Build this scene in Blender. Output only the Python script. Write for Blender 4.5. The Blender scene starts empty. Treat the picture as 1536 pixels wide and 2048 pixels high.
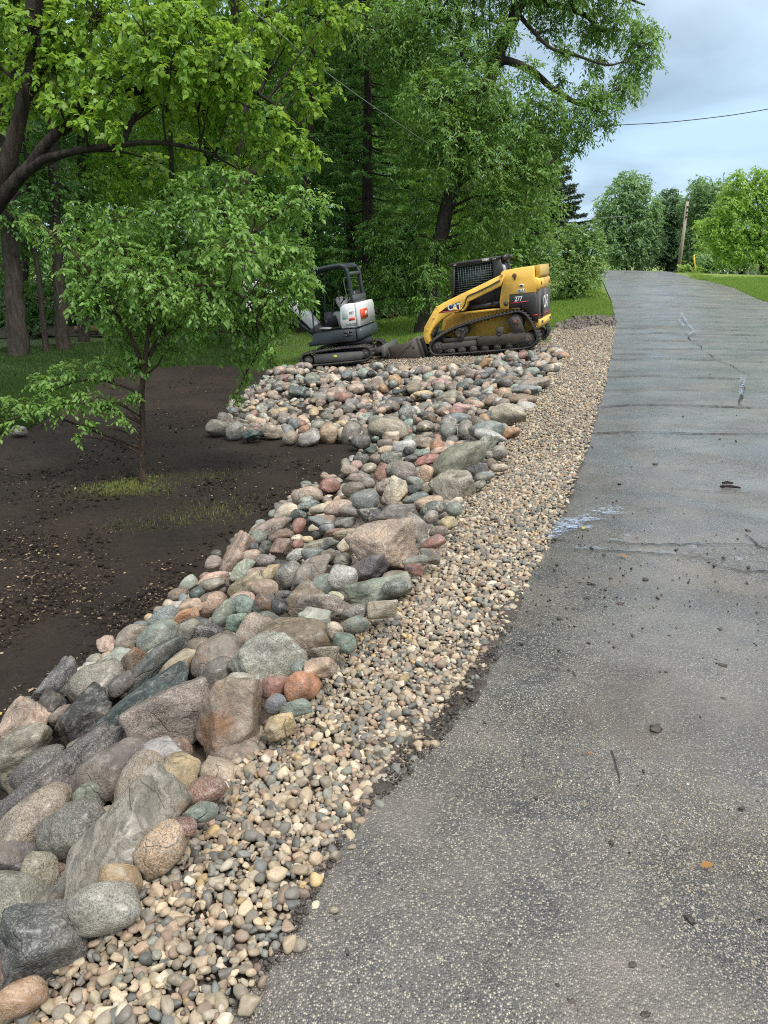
import bpy, math, random
import numpy as np
from mathutils import Vector, Matrix, Euler
from mathutils.geometry import delaunay_2d_cdt

random.seed(7)
RNG = np.random.default_rng(7)
sc = bpy.context.scene
R = math.radians

# ------------------------------------------------------------------ camera
F_PX, W_PX, H_PX = 1500.0, 1536, 2048
CAM_H = 1.6
PITCH = math.atan((1024 - 500) / F_PX)
cam_d = bpy.data.cameras.new('camera')
cam = bpy.data.objects.new('camera', cam_d)
sc.collection.objects.link(cam)
cam_d.sensor_fit = 'VERTICAL'
cam_d.sensor_height = 24.0
cam_d.lens = 24.0 * F_PX / H_PX
cam_d.clip_start = 0.05
cam_d.clip_end = 2000
cam.location = (0, 0, CAM_H)
cam.rotation_euler = (math.pi / 2 - PITCH, 0, 0)
sc.camera = cam
sc.render.resolution_x, sc.render.resolution_y = 768, 1024

# ------------------------------------------------------------------ light
SUN_EL, SUN_AZ = R(58), R(140)          # azimuth measured clockwise from +Y
w = bpy.data.worlds.new('World'); sc.world = w; w.use_nodes = True
nt = w.node_tree; N = nt.nodes; L = nt.links
for n in list(N): N.remove(n)
out = N.new('ShaderNodeOutputWorld'); bg = N.new('ShaderNodeBackground')
sky = N.new('ShaderNodeTexSky'); sky.sky_type = 'NISHITA'; sky.sun_disc = False
sky.sun_elevation = SUN_EL; sky.sun_rotation = SUN_AZ; sky.air_density = 1.4; sky.dust_density = 2.0
tc = N.new('ShaderNodeTexCoord')
sep = N.new('ShaderNodeSeparateXYZ'); L.new(tc.outputs['Generated'], sep.inputs[0])
# cloud layer: project the direction on a high flat deck so that clouds flatten towards the horizon
mz = N.new('ShaderNodeMath'); mz.operation = 'MAXIMUM'; mz.inputs[1].default_value = 0.0; L.new(sep.outputs['Z'], mz.inputs[0])
az = N.new('ShaderNodeMath'); az.operation = 'ADD'; az.inputs[1].default_value = 0.22; L.new(mz.outputs[0], az.inputs[0])
dv = N.new('ShaderNodeVectorMath'); dv.operation = 'DIVIDE'
cmb = N.new('ShaderNodeCombineXYZ')
for i in range(3): L.new(az.outputs[0], cmb.inputs[i])
L.new(tc.outputs['Generated'], dv.inputs[0]); L.new(cmb.outputs[0], dv.inputs[1])
nz = N.new('ShaderNodeTexNoise'); nz.inputs['Scale'].default_value = 1.15; nz.inputs['Detail'].default_value = 6
nz.inputs['Roughness'].default_value = 0.5; nz.inputs['Distortion'].default_value = 0.3
L.new(dv.outputs[0], nz.inputs['Vector'])
cr = N.new('ShaderNodeValToRGB'); L.new(nz.outputs['Fac'], cr.inputs[0])
cr.color_ramp.elements[0].position = 0.36; cr.color_ramp.elements[0].color = (0.185, 0.265, 0.355, 1)
cr.color_ramp.elements[1].position = 0.66; cr.color_ramp.elements[1].color = (0.37, 0.52, 0.665, 1)
# overcast luminance: brighter and whiter overhead than at the horizon
gr = N.new('ShaderNodeValToRGB'); L.new(sep.outputs['Z'], gr.inputs[0])
gr.color_ramp.elements[0].position = 0.0; gr.color_ramp.elements[0].color = (1.1, 1.06, 1.02, 1)
gr.color_ramp.elements[1].position = 1.0; gr.color_ramp.elements[1].color = (3.8, 2.65, 2.05, 1)
for pos, col in ((0.12, (0.84, 0.86, 0.88, 1)), (0.38, (1.35, 1.12, 0.97, 1)), (0.6, (2.7, 1.95, 1.5, 1))):
    e = gr.color_ramp.elements.new(pos); e.color = col
mu = N.new('ShaderNodeMix'); mu.data_type = 'RGBA'; mu.blend_type = 'MULTIPLY'; mu.inputs['Factor'].default_value = 1
L.new(cr.outputs[0], mu.inputs['A']); L.new(gr.outputs[0], mu.inputs['B'])
sc1 = N.new('ShaderNodeMix'); sc1.data_type = 'RGBA'; sc1.blend_type = 'MULTIPLY'; sc1.inputs['Factor'].default_value = 1
sc1.inputs['B'].default_value = (0.09, 0.09, 0.09, 1); L.new(sky.outputs[0], sc1.inputs['A'])
mx = N.new('ShaderNodeMix'); mx.data_type = 'RGBA'; mx.inputs['Factor'].default_value = 0.9
L.new(sc1.outputs['Result'], mx.inputs['A']); L.new(mu.outputs['Result'], mx.inputs['B'])
L.new(mx.outputs['Result'], bg.inputs['Color']); bg.inputs['Strength'].default_value = 1.0
L.new(bg.outputs[0], out.inputs[0])

sun_d = bpy.data.lights.new('sun', 'SUN'); sun = bpy.data.objects.new('sun', sun_d); sc.collection.objects.link(sun)
sun_d.energy = 1.5; sun_d.angle = R(10); sun_d.color = (1.0, 0.97, 0.92)
sdir = Vector((math.sin(SUN_AZ) * math.cos(SUN_EL), math.cos(SUN_AZ) * math.cos(SUN_EL), math.sin(SUN_EL)))
sun.rotation_euler = sdir.to_track_quat('Z', 'Y').to_euler()
sun.location = (0, 0, 30)

sc.view_settings.view_transform = 'Standard'; sc.view_settings.look = 'None'
sc.view_settings.exposure = 0.98; sc.view_settings.gamma = 1
sc.cycles.use_denoising = False
sc.cycles.pixel_filter_type = 'BLACKMAN_HARRIS'; sc.cycles.filter_width = 1.05
try:
    sc.cycles.denoiser = 'OPENIMAGEDENOISE'; sc.cycles.denoising_input_passes = 'RGB_ALBEDO_NORMAL'
except Exception: pass
sc.cycles.max_bounces = 7; sc.cycles.diffuse_bounces = 4; sc.cycles.glossy_bounces = 2
sc.cycles.transmission_bounces = 4; sc.cycles.transparent_max_bounces = 8
sc.cycles.caustics_reflective = False; sc.cycles.caustics_refractive = False
sc.cycles.sample_clamp_indirect = 4
sc.render.film_transparent = False

# ------------------------------------------------------------------ projection helpers
CP, SP = math.cos(PITCH), math.sin(PITCH)
def ray(px, py):
    xn = (px - 768) / F_PX; yn = (py - 1024) / F_PX
    return np.array([xn, CP - yn * SP, -SP - yn * CP])
def on_plane(px, py, z):
    d = ray(px, py); t = (z - CAM_H) / d[2]
    return np.array([d[0] * t, d[1] * t, z])
def at(px, py, Y):
    d = ray(px, py); t = Y / d[1]
    return np.array([d[0] * t, Y, CAM_H + d[2] * t])
def depth_of(p):
    return p[1] * CP - (p[2] - CAM_H) * SP
def project(P):
    P = np.atleast_2d(P)
    x = P[:, 0]; y = P[:, 1]; z = P[:, 2] - CAM_H
    dep = y * CP - z * SP; up = y * SP + z * CP
    dep = np.where(dep < 0.05, 0.05, dep)
    return 768 + F_PX * x / dep, 1024 - F_PX * up / dep
def in_poly(px, py, poly):
    px = np.asarray(px); py = np.asarray(py); ins = np.zeros(px.shape, bool)
    n = len(poly); j = n - 1
    for i in range(n):
        xi, yi = poly[i]; xj, yj = poly[j]
        c = ((yi > py) != (yj > py)) & (px < (xj - xi) * (py - yi) / ((yj - yi) if yj != yi else 1e-9) + xi)
        ins ^= c; j = i
    return ins

# ------------------------------------------------------------------ terrain height (thin plate spline)
CTRL_PX = [(450, 2048, 0), (1000, 2048, .01), (1536, 2048, .02), (900, 1440, -.02), (1536, 1440, .03), (1130, 1000, -.13), (1536, 1000, -.08),
    (1210, 760, -.31), (1536, 760, -.24), (1228, 680, -.38), (1536, 680, -.33), (1222, 610, -.3), (1536, 610, -.22), (1200, 560, .05), (1450, 562, .1),
    (1197, 541, .3), (1330, 544, .27), (1450, 548, .22),
    (200, 1850, -.03), (560, 1500, -.06), (760, 1230, -.11), (900, 1060, -.17), (1040, 860, -.32), (1100, 760, -.38), (1150, 700, -.38),
    (0, 1440, -.55), (240, 1275, -.62), (450, 1095, -.68), (600, 985, -.72), (700, 905, -.76), (600, 890, -.82), (415, 870, -.87),
    (0, 1900, -.22), (0, 1650, -.42), (300, 1450, -.28), (500, 1250, -.36), (700, 1080, -.42), (850, 930, -.46), (930, 830, -.55),
    (285, 965, -.75), (0, 1200, -.7), (0, 1000, -.78), (0, 850, -.86), (480, 770, -.93), (300, 725, -.98), (610, 740, -.88), (760, 728, -.72), (900, 714, -.56), (1000, 708, -.47),
    (760, 800, -.84), (650, 800, -.9), (615, 727, -.88), (760, 703, -.75), (870, 703, -.56), (1090, 684, -.30), (1180, 655, -.33),
    (20, 725, -.98), (110, 712, -1.0), (780, 650, -.8), (1150, 620, -.42), (1110, 588, -.25), (1195, 562, -.03)]
CTRL_W = [(-2, -4, -.1), (3, -4, 0), (9, -4, .05), (-8, -4, -.6), (-12, 6, -.8), (-20, 20, -.9), (-10, 30, -1.0), (0, 32, -.85), (-25, 45, -.8), (0, 50, -.6),
    (14, 60, .1), (20, 75, -.7), (0, 90, -.5), (40, 95, -.9), (-60, 90, -.8), (22, 41, .12), (30, 50, .05), (45, 45, 0), (20, 25, .0), (16, 12, .02), (35, 15, .1),
    (60, 120, -1.2), (-90, 150, -1), (0, 220, -2), (130, 220, -2), (120, 60, 0), (-120, 40, -1), (100, -10, 0), (-60, -10, -.8)]
_c = [on_plane(*c) for c in CTRL_PX] + [np.array(c, float) for c in CTRL_W]
_C = np.array(_c)
def _phi(r2): return np.where(r2 > 1e-12, r2 * np.log(np.maximum(r2, 1e-12)) * 0.5, 0.0)
def _fit():
    # coordinates warped (asinh) so that near and far points are evenly spaced
    U = _warp(_C[:, 0], _C[:, 1]); n = len(U)
    d2 = ((U[:, None, :] - U[None]) ** 2).sum(-1)
    K = _phi(d2) + np.eye(n) * 0.0015
    Pm = np.hstack([np.ones((n, 1)), U])
    A = np.vstack([np.hstack([K, Pm]), np.hstack([Pm.T, np.zeros((3, 3))])])
    return U, np.linalg.solve(A, np.concatenate([_C[:, 2], np.zeros(3)]))
def _warp(x, y):
    return np.stack([np.arcsinh(np.asarray(x) / 4.0) * 4, np.arcsinh((np.asarray(y)) / 5.0) * 5], -1)
_U, _W = _fit()
def tz(x, y):
    x = np.asarray(x, float); y = np.asarray(y, float); sh = x.shape
    Q = _warp(x.ravel(), y.ravel()); res = np.empty(len(Q))
    for i in range(0, len(Q), 20000):
        q = Q[i:i + 20000]
        d2 = ((q[:, None, :] - _U[None]) ** 2).sum(-1)
        res[i:i + 20000] = _phi(d2) @ _W[:-3] + _W[-3] + q @ _W[-2:]
    return res.reshape(sh)
def hit(px, py, lift=0.0):
    """where the sight line through a photo pixel meets the terrain raised by lift"""
    d = ray(px, py)
    ts = np.concatenate([np.linspace(0.6, 12, 300), np.linspace(12.05, 40, 200), np.linspace(40.2, 120, 150)])
    P = ts[:, None] * d[None]; P[:, 2] += CAM_H
    g = P[:, 2] - tz(P[:, 0], P[:, 1]) - lift
    k = np.argmax(g < 0)
    if g[k] >= 0: k = len(ts) - 1
    if k == 0: return P[0]
    a = g[k - 1] / (g[k - 1] - g[k] + 1e-12)
    p = P[k - 1] * (1 - a) + P[k] * a
    return p

# ------------------------------------------------------------------ object helpers
C = sc.collection
def tag(o, label=None, cat=None, group=None, kind=None):
    if label: o['label'] = label
    if cat: o['category'] = cat
    if group: o['group'] = group
    if kind: o['kind'] = kind
    return o
def empty(name, loc=(0, 0, 0), rot=(0, 0, 0)):
    o = bpy.data.objects.new(name, None); C.objects.link(o); o.location = loc; o.rotation_euler = rot
    o.empty_display_size = 0.2
    return o
def mesh_obj(name, V, Fs, mat=None, parent=None, smooth=False, loc=None):
    """V (n,3) float, Fs (m,k) int array, or a list of such arrays"""
    me = bpy.data.meshes.new(name)
    V = np.ascontiguousarray(V, np.float32)
    if not isinstance(Fs, list): Fs = [Fs]
    Fs = [np.asarray(f, np.int32) for f in Fs if len(f)]
    me.vertices.add(len(V)); me.vertices.foreach_set('co', V.ravel())
    idx = np.concatenate([f.ravel() for f in Fs]); tot = np.concatenate([np.full(len(f), f.shape[1], np.int32) for f in Fs])
    st = np.concatenate([[0], np.cumsum(tot)[:-1]]).astype(np.int32)
    me.loops.add(len(idx)); me.loops.foreach_set('vertex_index', idx)
    me.polygons.add(len(tot)); me.polygons.foreach_set('loop_start', st)
    if smooth: me.polygons.foreach_set('use_smooth', np.ones(len(tot), bool))
    me.update(calc_edges=True); me.validate()
    if mat: me.materials.append(mat)
    o = bpy.data.objects.new(name, me); C.objects.link(o)
    if parent: o.parent = parent
    if loc is not None: o.location = loc
    return o
class MB:
    """collects shapes into one mesh"""
    def __init__(s): s.V = []; s.F = {3: [], 4: []}; s.n = 0; s.ng = []
    def add(s, V, faces):
        V = np.asarray(V, float)
        for f in faces:
            f = [i + s.n for i in f]
            if len(f) in (3, 4): s.F[len(f)].append(f)
            else: s.ng.append(f)
        s.V.append(V); s.n += len(V)
    def addq(s, V, Q):
        s.V.append(V); s.F[4].extend((np.asarray(Q) + s.n).tolist()); s.n += len(V)
    def box(s, x0, x1, y0, y1, z0, z1, M=None):
        V = np.array([(x, y, z) for x in (x0, x1) for y in (y0, y1) for z in (z0, z1)], float)
        if M is not None: V = xf(V, M)
        s.add(V, [(0, 1, 3, 2), (4, 6, 7, 5), (0, 4, 5, 1), (2, 3, 7, 6), (0, 2, 6, 4), (1, 5, 7, 3)])
    def prism(s, poly, y0, y1, bev=0.0):
        """poly of (x,z) extruded along y, with bevelled rims"""
        P = np.array(poly, float); n = len(P)
        ar = 0.5 * np.sum(P[:, 0] * np.roll(P[:, 1], -1) - np.roll(P[:, 0], -1) * P[:, 1])
        if ar < 0: P = P[::-1]
        rings = []
        if bev > 0:
            e = np.roll(P, -1, 0) - P; e /= np.maximum(np.linalg.norm(e, axis=1, keepdims=True), 1e-9)
            nrm = np.stack([-e[:, 1], e[:, 0]], 1); pn = np.roll(nrm, 1, 0)
            q = nrm + pn; q /= np.maximum(np.linalg.norm(q, axis=1, keepdims=True), 1e-6)
            I = P + q * bev
            sg = 1 if y1 > y0 else -1
            rings = [(I, y0), (P, y0 + sg * bev), (P, y1 - sg * bev), (I, y1)]
        else: rings = [(P, y0), (P, y1)]
        V = np.vstack([np.stack([r[:, 0], np.full(n, y), r[:, 1]], 1) for r, y in rings])
        fs = []
        for k in range(len(rings) - 1):
            for i in range(n):
                j = (i + 1) % n; fs.append((k * n + i, k * n + j, (k + 1) * n + j, (k + 1) * n + i))
        fs.append(tuple(range(n))[::-1]); fs.append(tuple((len(rings) - 1) * n + i for i in range(n)))
        s.add(V, fs)
    def cyl(s, c, axis, r, h, n=24, r2=None, bev=0.0):
        """cylinder centred at c along axis (unit), half bevelled rims"""
        a = np.array(axis, float); a /= np.linalg.norm(a)
        u = np.cross(a, [0, 0, 1.0]); u = u if np.linalg.norm(u) > .1 else np.cross(a, [1.0, 0, 0]); u /= np.linalg.norm(u); v = np.cross(a, u)
        t = np.linspace(0, 2 * np.pi, n, endpoint=False); ring = np.cos(t)[:, None] * u + np.sin(t)[:, None] * v
        r2 = r if r2 is None else r2
        prof = [(-h / 2, r - bev), (-h / 2 + bev, r), (h / 2 - bev, r2), (h / 2, r2 - bev)] if bev > 0 else [(-h / 2, r), (h / 2, r2)]
        V = np.vstack([np.array(c) + a * z + ring * rr for z, rr in prof]); fs = []
        for k in range(len(prof) - 1):
            for i in range(n):
                j = (i + 1) % n; fs.append((k * n + i, k * n + j, (k + 1) * n + j, (k + 1) * n + i))
        fs.append(tuple(range(n))[::-1]); fs.append(tuple((len(prof) - 1) * n + i for i in range(n)))
        s.add(V, fs)
    def tube(s, pts, rad, n=6, cap=True):
        V, Q = tube(pts, rad, n); b = s.n; s.addq(V, Q)
        if cap:
            s.ng.append([b + i for i in range(n)][::-1]); s.ng.append([b + len(V) - n + i for i in range(n)])
    def build(s, name, mat=None, parent=None, smooth=False, loc=None):
        V = np.vstack(s.V)
        Fs = [np.array(s.F[3]).reshape(-1, 3), np.array(s.F[4]).reshape(-1, 4)]
        byn = {}
        for f in s.ng: byn.setdefault(len(f), []).append(f)
        Fs += [np.array(v) for v in byn.values()]
        return mesh_obj(name, V, Fs, mat, parent, smooth, loc)
def xf(V, M):
    M = np.array(M); return V @ M[:3, :3].T + M[:3, 3]
def tube(pts, rad, n=6, twist=0.0, wob=0.0):
    P = np.array(pts, float); m = len(P); rad = np.broadcast_to(np.array(rad, float), (m,))
    T = np.gradient(P, axis=0); T /= np.maximum(np.linalg.norm(T, axis=1, keepdims=True), 1e-9)
    ref = np.array([0, 1.0, 0]) if abs(T[:, 2]).mean() > .6 else np.array([0, 0, 1.0])
    U = np.cross(T, ref); U /= np.maximum(np.linalg.norm(U, axis=1, keepdims=True), 1e-9); Vv = np.cross(T, U)
    t = np.linspace(0, 2 * np.pi, n, endpoint=False)
    rr = rad[:, None] * (1 + (wob * (np.sin(t * 3 + np.arange(m)[:, None] * .7) + .6 * np.sin(t * 5 + np.arange(m)[:, None] * 1.3)) if wob else 0))
    ring = P[:, None, :] + rr[..., None] * (np.cos(t)[None, :, None] * U[:, None, :] + np.sin(t)[None, :, None] * Vv[:, None, :])
    Vt = ring.reshape(-1, 3); i = np.arange(m - 1)[:, None] * n; j = np.arange(n)[None]; k = (j + 1) % n
    Q = np.stack([i + j, i + k, i + n + k, i + n + j], -1).reshape(-1, 4)
    return Vt, Q
def smooth_path(pts, k=6):
    P = np.array(pts, float); m = len(P)
    if m < 3:
        return np.linspace(P[0], P[-1], k + 1)
    Q = np.vstack([2 * P[0] - P[1], P, 2 * P[-1] - P[-2]]); o = []
    for i in range(1, m):
        p0, p1, p2, p3 = Q[i - 1], Q[i], Q[i + 1], Q[i + 2]
        for t in np.linspace(0, 1, k, endpoint=False):
            o.append(.5 * ((2 * p1) + (-p0 + p2) * t + (2 * p0 - 5 * p1 + 4 * p2 - p3) * t * t + (-p0 + 3 * p1 - 3 * p2 + p3) * t ** 3))
    o.append(P[-1]); return np.array(o)
def waves(P, seed, freq, n=7):
    """cheap smooth 3D noise, about -1..1"""
    g = np.random.default_rng(seed); k = g.normal(size=(n, 3)); k /= np.linalg.norm(k, axis=1, keepdims=True)
    k *= freq * g.uniform(.6, 1.5, (n, 1)); ph = g.uniform(0, 6.28, n)
    return np.sin(P @ k.T + ph).sum(1) / n ** .5

# ------------------------------------------------------------------ material helpers
def mat_new(name):
    m = bpy.data.materials.new(name); m.use_nodes = True; nt = m.node_tree
    for n in list(nt.nodes): nt.nodes.remove(n)
    o = nt.nodes.new('ShaderNodeOutputMaterial'); b = nt.nodes.new('ShaderNodeBsdfPrincipled'); nt.links.new(b.outputs[0], o.inputs[0])
    return m, nt, b, o
class NT:
    """short-hand for building node trees"""
    def __init__(s, nt): s.nt = nt
    def n(s, typ, **kw):
        x = s.nt.nodes.new('ShaderNode' + typ)
        for k, v in kw.items():
            if k in x.inputs: s.set(x.inputs[k], v)
            else: setattr(x, k, v)
        return x
    def set(s, inp, v):
        if isinstance(v, bpy.types.NodeSocket): s.nt.links.new(v, inp)
        elif isinstance(v, (tuple, list)) and len(v) == 3 and inp.type == 'RGBA': inp.default_value = (*v, 1)
        else: inp.default_value = v
    def noise(s, vec, scale, detail=3, rough=.5, dist=0):
        x = s.n('TexNoise'); s.set(x.inputs['Vector'], vec); x.inputs['Scale'].default_value = scale
        x.inputs['Detail'].default_value = detail; x.inputs['Roughness'].default_value = rough; x.inputs['Distortion'].default_value = dist
        return x.outputs['Fac']
    def vor(s, vec, scale, out='Distance', feature='F1', rnd=1):
        x = s.n('TexVoronoi'); x.feature = feature; s.set(x.inputs['Vector'], vec); x.inputs['Scale'].default_value = scale; x.inputs['Randomness'].default_value = rnd
        return x.outputs[out]
    def ramp(s, fac, stops, interp='LINEAR'):
        x = s.n('ValToRGB'); s.nt.links.new(fac, x.inputs[0]); cr = x.color_ramp; cr.interpolation = interp
        def c4(c): return (c, c, c, 1) if not isinstance(c, (tuple, list)) else (*c, 1) if len(c) == 3 else c
        cr.elements[0].position = stops[0][0]; cr.elements[0].color = c4(stops[0][1])
        cr.elements[1].position = stops[-1][0]; cr.elements[1].color = c4(stops[-1][1])
        for p, c in stops[1:-1]: e = cr.elements.new(p); e.color = c4(c)
        return x.outputs[0]
    def mix(s, fac, a, b, blend='MIX'):
        x = s.n('Mix'); x.data_type = 'RGBA'; x.blend_type = blend
        s.set(x.inputs['Factor'], fac); s.set(x.inputs['A'], a); s.set(x.inputs['B'], b); return x.outputs['Result']
    def math(s, op, a, b=0.0, clamp=False):
        x = s.n('Math'); x.operation = op; x.use_clamp = clamp; s.set(x.inputs[0], a); s.set(x.inputs[1], b); return x.outputs[0]
    def bump(s, h, strength=.5, dist=.01, normal=None):
        x = s.n('Bump'); s.nt.links.new(h, x.inputs['Height']); x.inputs['Strength'].default_value = strength; x.inputs['Distance'].default_value = dist
        if normal is not None: s.nt.links.new(normal, x.inputs['Normal'])
        return x.outputs[0]
    def objvec(s, kind='Object'): return s.n('TexCoord').outputs[kind]
    def worldpos(s): return s.n('NewGeometry').outputs['Position']
def simple(name, col, rough=.5, metal=0, noise=.15, scale=6, dirt=None, dirt_amt=.5, bump=0.0):
    m, nt, b, o = mat_new(name); q = NT(nt); v = q.objvec()
    f = q.noise(v, scale, 5, .6)
    c = q.mix(q.ramp(f, [(.3, 0), (.7, 1)]), tuple(x * (1 - noise) for x in col), tuple(min(1, x * (1 + noise)) for x in col))
    if dirt:
        g = q.noise(v, scale * .45, 6, .65, .4)
        c = q.mix(q.ramp(g, [(.48, 0), (.72, dirt_amt)]), c, dirt)
    nt.links.new(c, b.inputs['Base Color'])
    rr = q.math('ADD', q.math('MULTIPLY', f, .25), rough - .12); nt.links.new(rr, b.inputs['Roughness'])
    b.inputs['Metallic'].default_value = metal
    if bump: nt.links.new(q.bump(q.noise(v, scale * 8, 4), .4, bump), b.inputs['Normal'])
    return m
# ------------------------------------------------------------------ setting: ground, soil, road, gravel base
ROAD_L = [(300, 2300), (450, 2048), (505, 1950), (550, 1895), (610, 1780), (650, 1700), (735, 1600), (800, 1545), (880, 1475), (945, 1390), (985, 1320), (1015, 1260), (1050, 1180), (1085, 1110), (1110, 1050), (1140, 985), (1168, 905), (1190, 830), (1208, 765), (1222, 700), (1231, 655),
          (1229, 630), (1222, 600), (1212, 578), (1203, 560), (1197, 541.5)]
def w_on(px, py):
    p = hit(px, py); return (p[0], p[1])
def sheet(name, poly, off, mat, seg=.03, relief=None, kind='structure', holes=None, edge_noise=0.0, rmin=.06, rgrow=.035, parent=None):
    """terrain-following sheet inside a world polygon; finer near the camera"""
    poly = [Vector(p) for p in poly]
    pts = []
    n = len(poly)
    for i in range(n):
        a, b = poly[i], poly[(i + 1) % n]; mid = (a + b) / 2
        st = max(rmin, rgrow * mid.length); k = max(1, int((b - a).length / st))
        for j in range(k):
            p = a.lerp(b, j / k)
            if edge_noise:
                d = (b - a).normalized(); nn = Vector((-d.y, d.x))
                p = p + nn * edge_noise * (math.sin(p.x * 9 + p.y * 7) + math.sin(p.x * 23 - p.y * 31) * .6 + random.uniform(-.5, .5)) * .5
            pts.append(p)
    nb = len(pts); edges = [(i, (i + 1) % nb) for i in range(nb)]
    P = np.array([tuple(p) for p in pts]); x0, y0 = P.min(0); x1, y1 = P.max(0)
    r = rmin * 8; cand = []
    rmax = max(math.hypot(x, y) for x in (x0, x1) for y in (y0, y1))
    r = .3
    while r < rmax:
        st = max(rmin, rgrow * r); k = int(2 * math.pi * r / st); t = np.arange(k) / k * 2 * math.pi + random.random()
        cand.append(np.stack([np.cos(t) * r, np.sin(t) * r], 1)); r += st * .9
    cand = np.vstack(cand); cand = cand[(cand[:, 0] > x0) & (cand[:, 0] < x1) & (cand[:, 1] > y0) & (cand[:, 1] < y1)]
    cand += RNG.normal(0, .15, cand.shape) * np.maximum(rmin, rgrow * np.linalg.norm(cand, axis=1, keepdims=True)) * .5
    ins = in_poly(cand[:, 0], cand[:, 1], P.tolist())
    cand = cand[ins]
    allp = pts + [Vector(c) for c in cand.tolist()]
    vo, _, fo, *_ = delaunay_2d_cdt(allp, edges, [], 0, 1e-5)
    # keep triangles inside
    V2 = np.array([tuple(v) for v in vo]); T = np.array([f for f in fo if len(f) == 3])
    cen = V2[T].mean(1); T = T[in_poly(cen[:, 0], cen[:, 1], P.tolist())]
    z = tz(V2[:, 0], V2[:, 1]) + off
    if relief is not None: z = z + relief(V2[:, 0], V2[:, 1])
    a = V2[T[:, 1]] - V2[T[:, 0]]; b = V2[T[:, 2]] - V2[T[:, 0]]
    fl = (a[:, 0] * b[:, 1] - a[:, 1] * b[:, 0]) < 0; T[fl] = T[fl][:, ::-1]
    o = mesh_obj(name, np.column_stack([V2, z]), T, mat, parent, smooth=True)
    o['kind'] = kind
    return o

# ground material: mown grass with litter and bare patches
def grass_mat():
    m, nt, b, o = mat_new('mown_grass'); q = NT(nt); v = q.worldpos()
    n1 = q.noise(v, .35, 4, .6); n2 = q.noise(v, 5, 5, .65); n3 = q.noise(v, 60, 3, .7)
    c = q.mix(q.ramp(n1, [(.35, 0), (.65, 1)]), (.13, .21, .035), (.21, .28, .06))
    c = q.mix(q.ramp(n2, [(.35, 0), (.75, .8)]), c, (.26, .30, .09))
    c = q.mix(q.ramp(n3, [(.3, 0), (.8, .55)]), c, (.09, .16, .03))
    c = q.mix(q.ramp(q.noise(v, 1.1, 5, .7, .4), [(.62, 0), (.75, .55)]), c, (.20, .17, .09))
    nt.links.new(c, b.inputs['Base Color']); b.inputs['Roughness'].default_value = .8; b.inputs['Specular IOR Level'].default_value = .2
    nt.links.new(q.bump(n3, .8, .04), b.inputs['Normal']); return m
M_GRASSG = grass_mat()
def soil_mat():
    m, nt, b, o = mat_new('black_topsoil'); q = NT(nt); v = q.worldpos()
    n1 = q.noise(v, 1.3, 5, .6); n2 = q.noise(v, 18, 6, .7); n3 = q.noise(v, 90, 4, .7); n4 = q.noise(v, .7, 4, .6, .5)
    c = q.mix(q.ramp(n1, [(.35, 0), (.65, 1)]), (.015, .0098, .007), (.032, .0215, .0145))
    c = q.mix(q.ramp(n2, [(.45, 0), (.7, .8)]), c, (.036, .027, .020))
    c = q.mix(q.ramp(n4, [(.55, 0), (.7, .6)]), c, (.038, .029, .021))
    ch = q.vor(v, 55, 'Distance'); chm = q.math('MULTIPLY', q.ramp(ch, [(.10, 1), (.16, 0)]), q.ramp(q.noise(v, 2.3, 4, .7), [(.5, 0), (.68, 1)]))
    c = q.mix(chm, c, (.19, .13, .075))
    nt.links.new(c, b.inputs['Base Color'])
    b.inputs['Roughness'].default_value = .82; b.inputs['Specular IOR Level'].default_value = .3
    h = q.math('ADD', q.math('MULTIPLY', n2, 1.0), q.math('MULTIPLY', n3, .5))
    nt.links.new(q.bump(h, .9, .035), b.inputs['Normal']); return m
M_SOIL = soil_mat()
def dirt_mat(name='wet_dirt', a=(.045, .034, .027), bb=(.085, .068, .052), rough=.55):
    m, nt, b, o = mat_new(name); q = NT(nt); v = q.worldpos()
    n1 = q.noise(v, 6, 6, .65); n2 = q.noise(v, 70, 4, .7)
    c = q.mix(q.ramp(n1, [(.3, 0), (.7, 1)]), a, bb); c = q.mix(q.ramp(n2, [(.5, 0), (.75, .6)]), c, tuple(x * 1.8 for x in bb))
    nt.links.new(c, b.inputs['Base Color'])
    nt.links.new(q.ramp(n1, [(.3, rough - .2), (.7, rough + .2)]), b.inputs['Roughness'])
    nt.links.new(q.bump(q.math('ADD', n1, q.math('MULTIPLY', n2, .5)), .8, .015), b.inputs['Normal']); return m
M_DIRT = dirt_mat()
M_MUD = dirt_mat('mud', (.035, .028, .023), (.07, .057, .047), .45)

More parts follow.
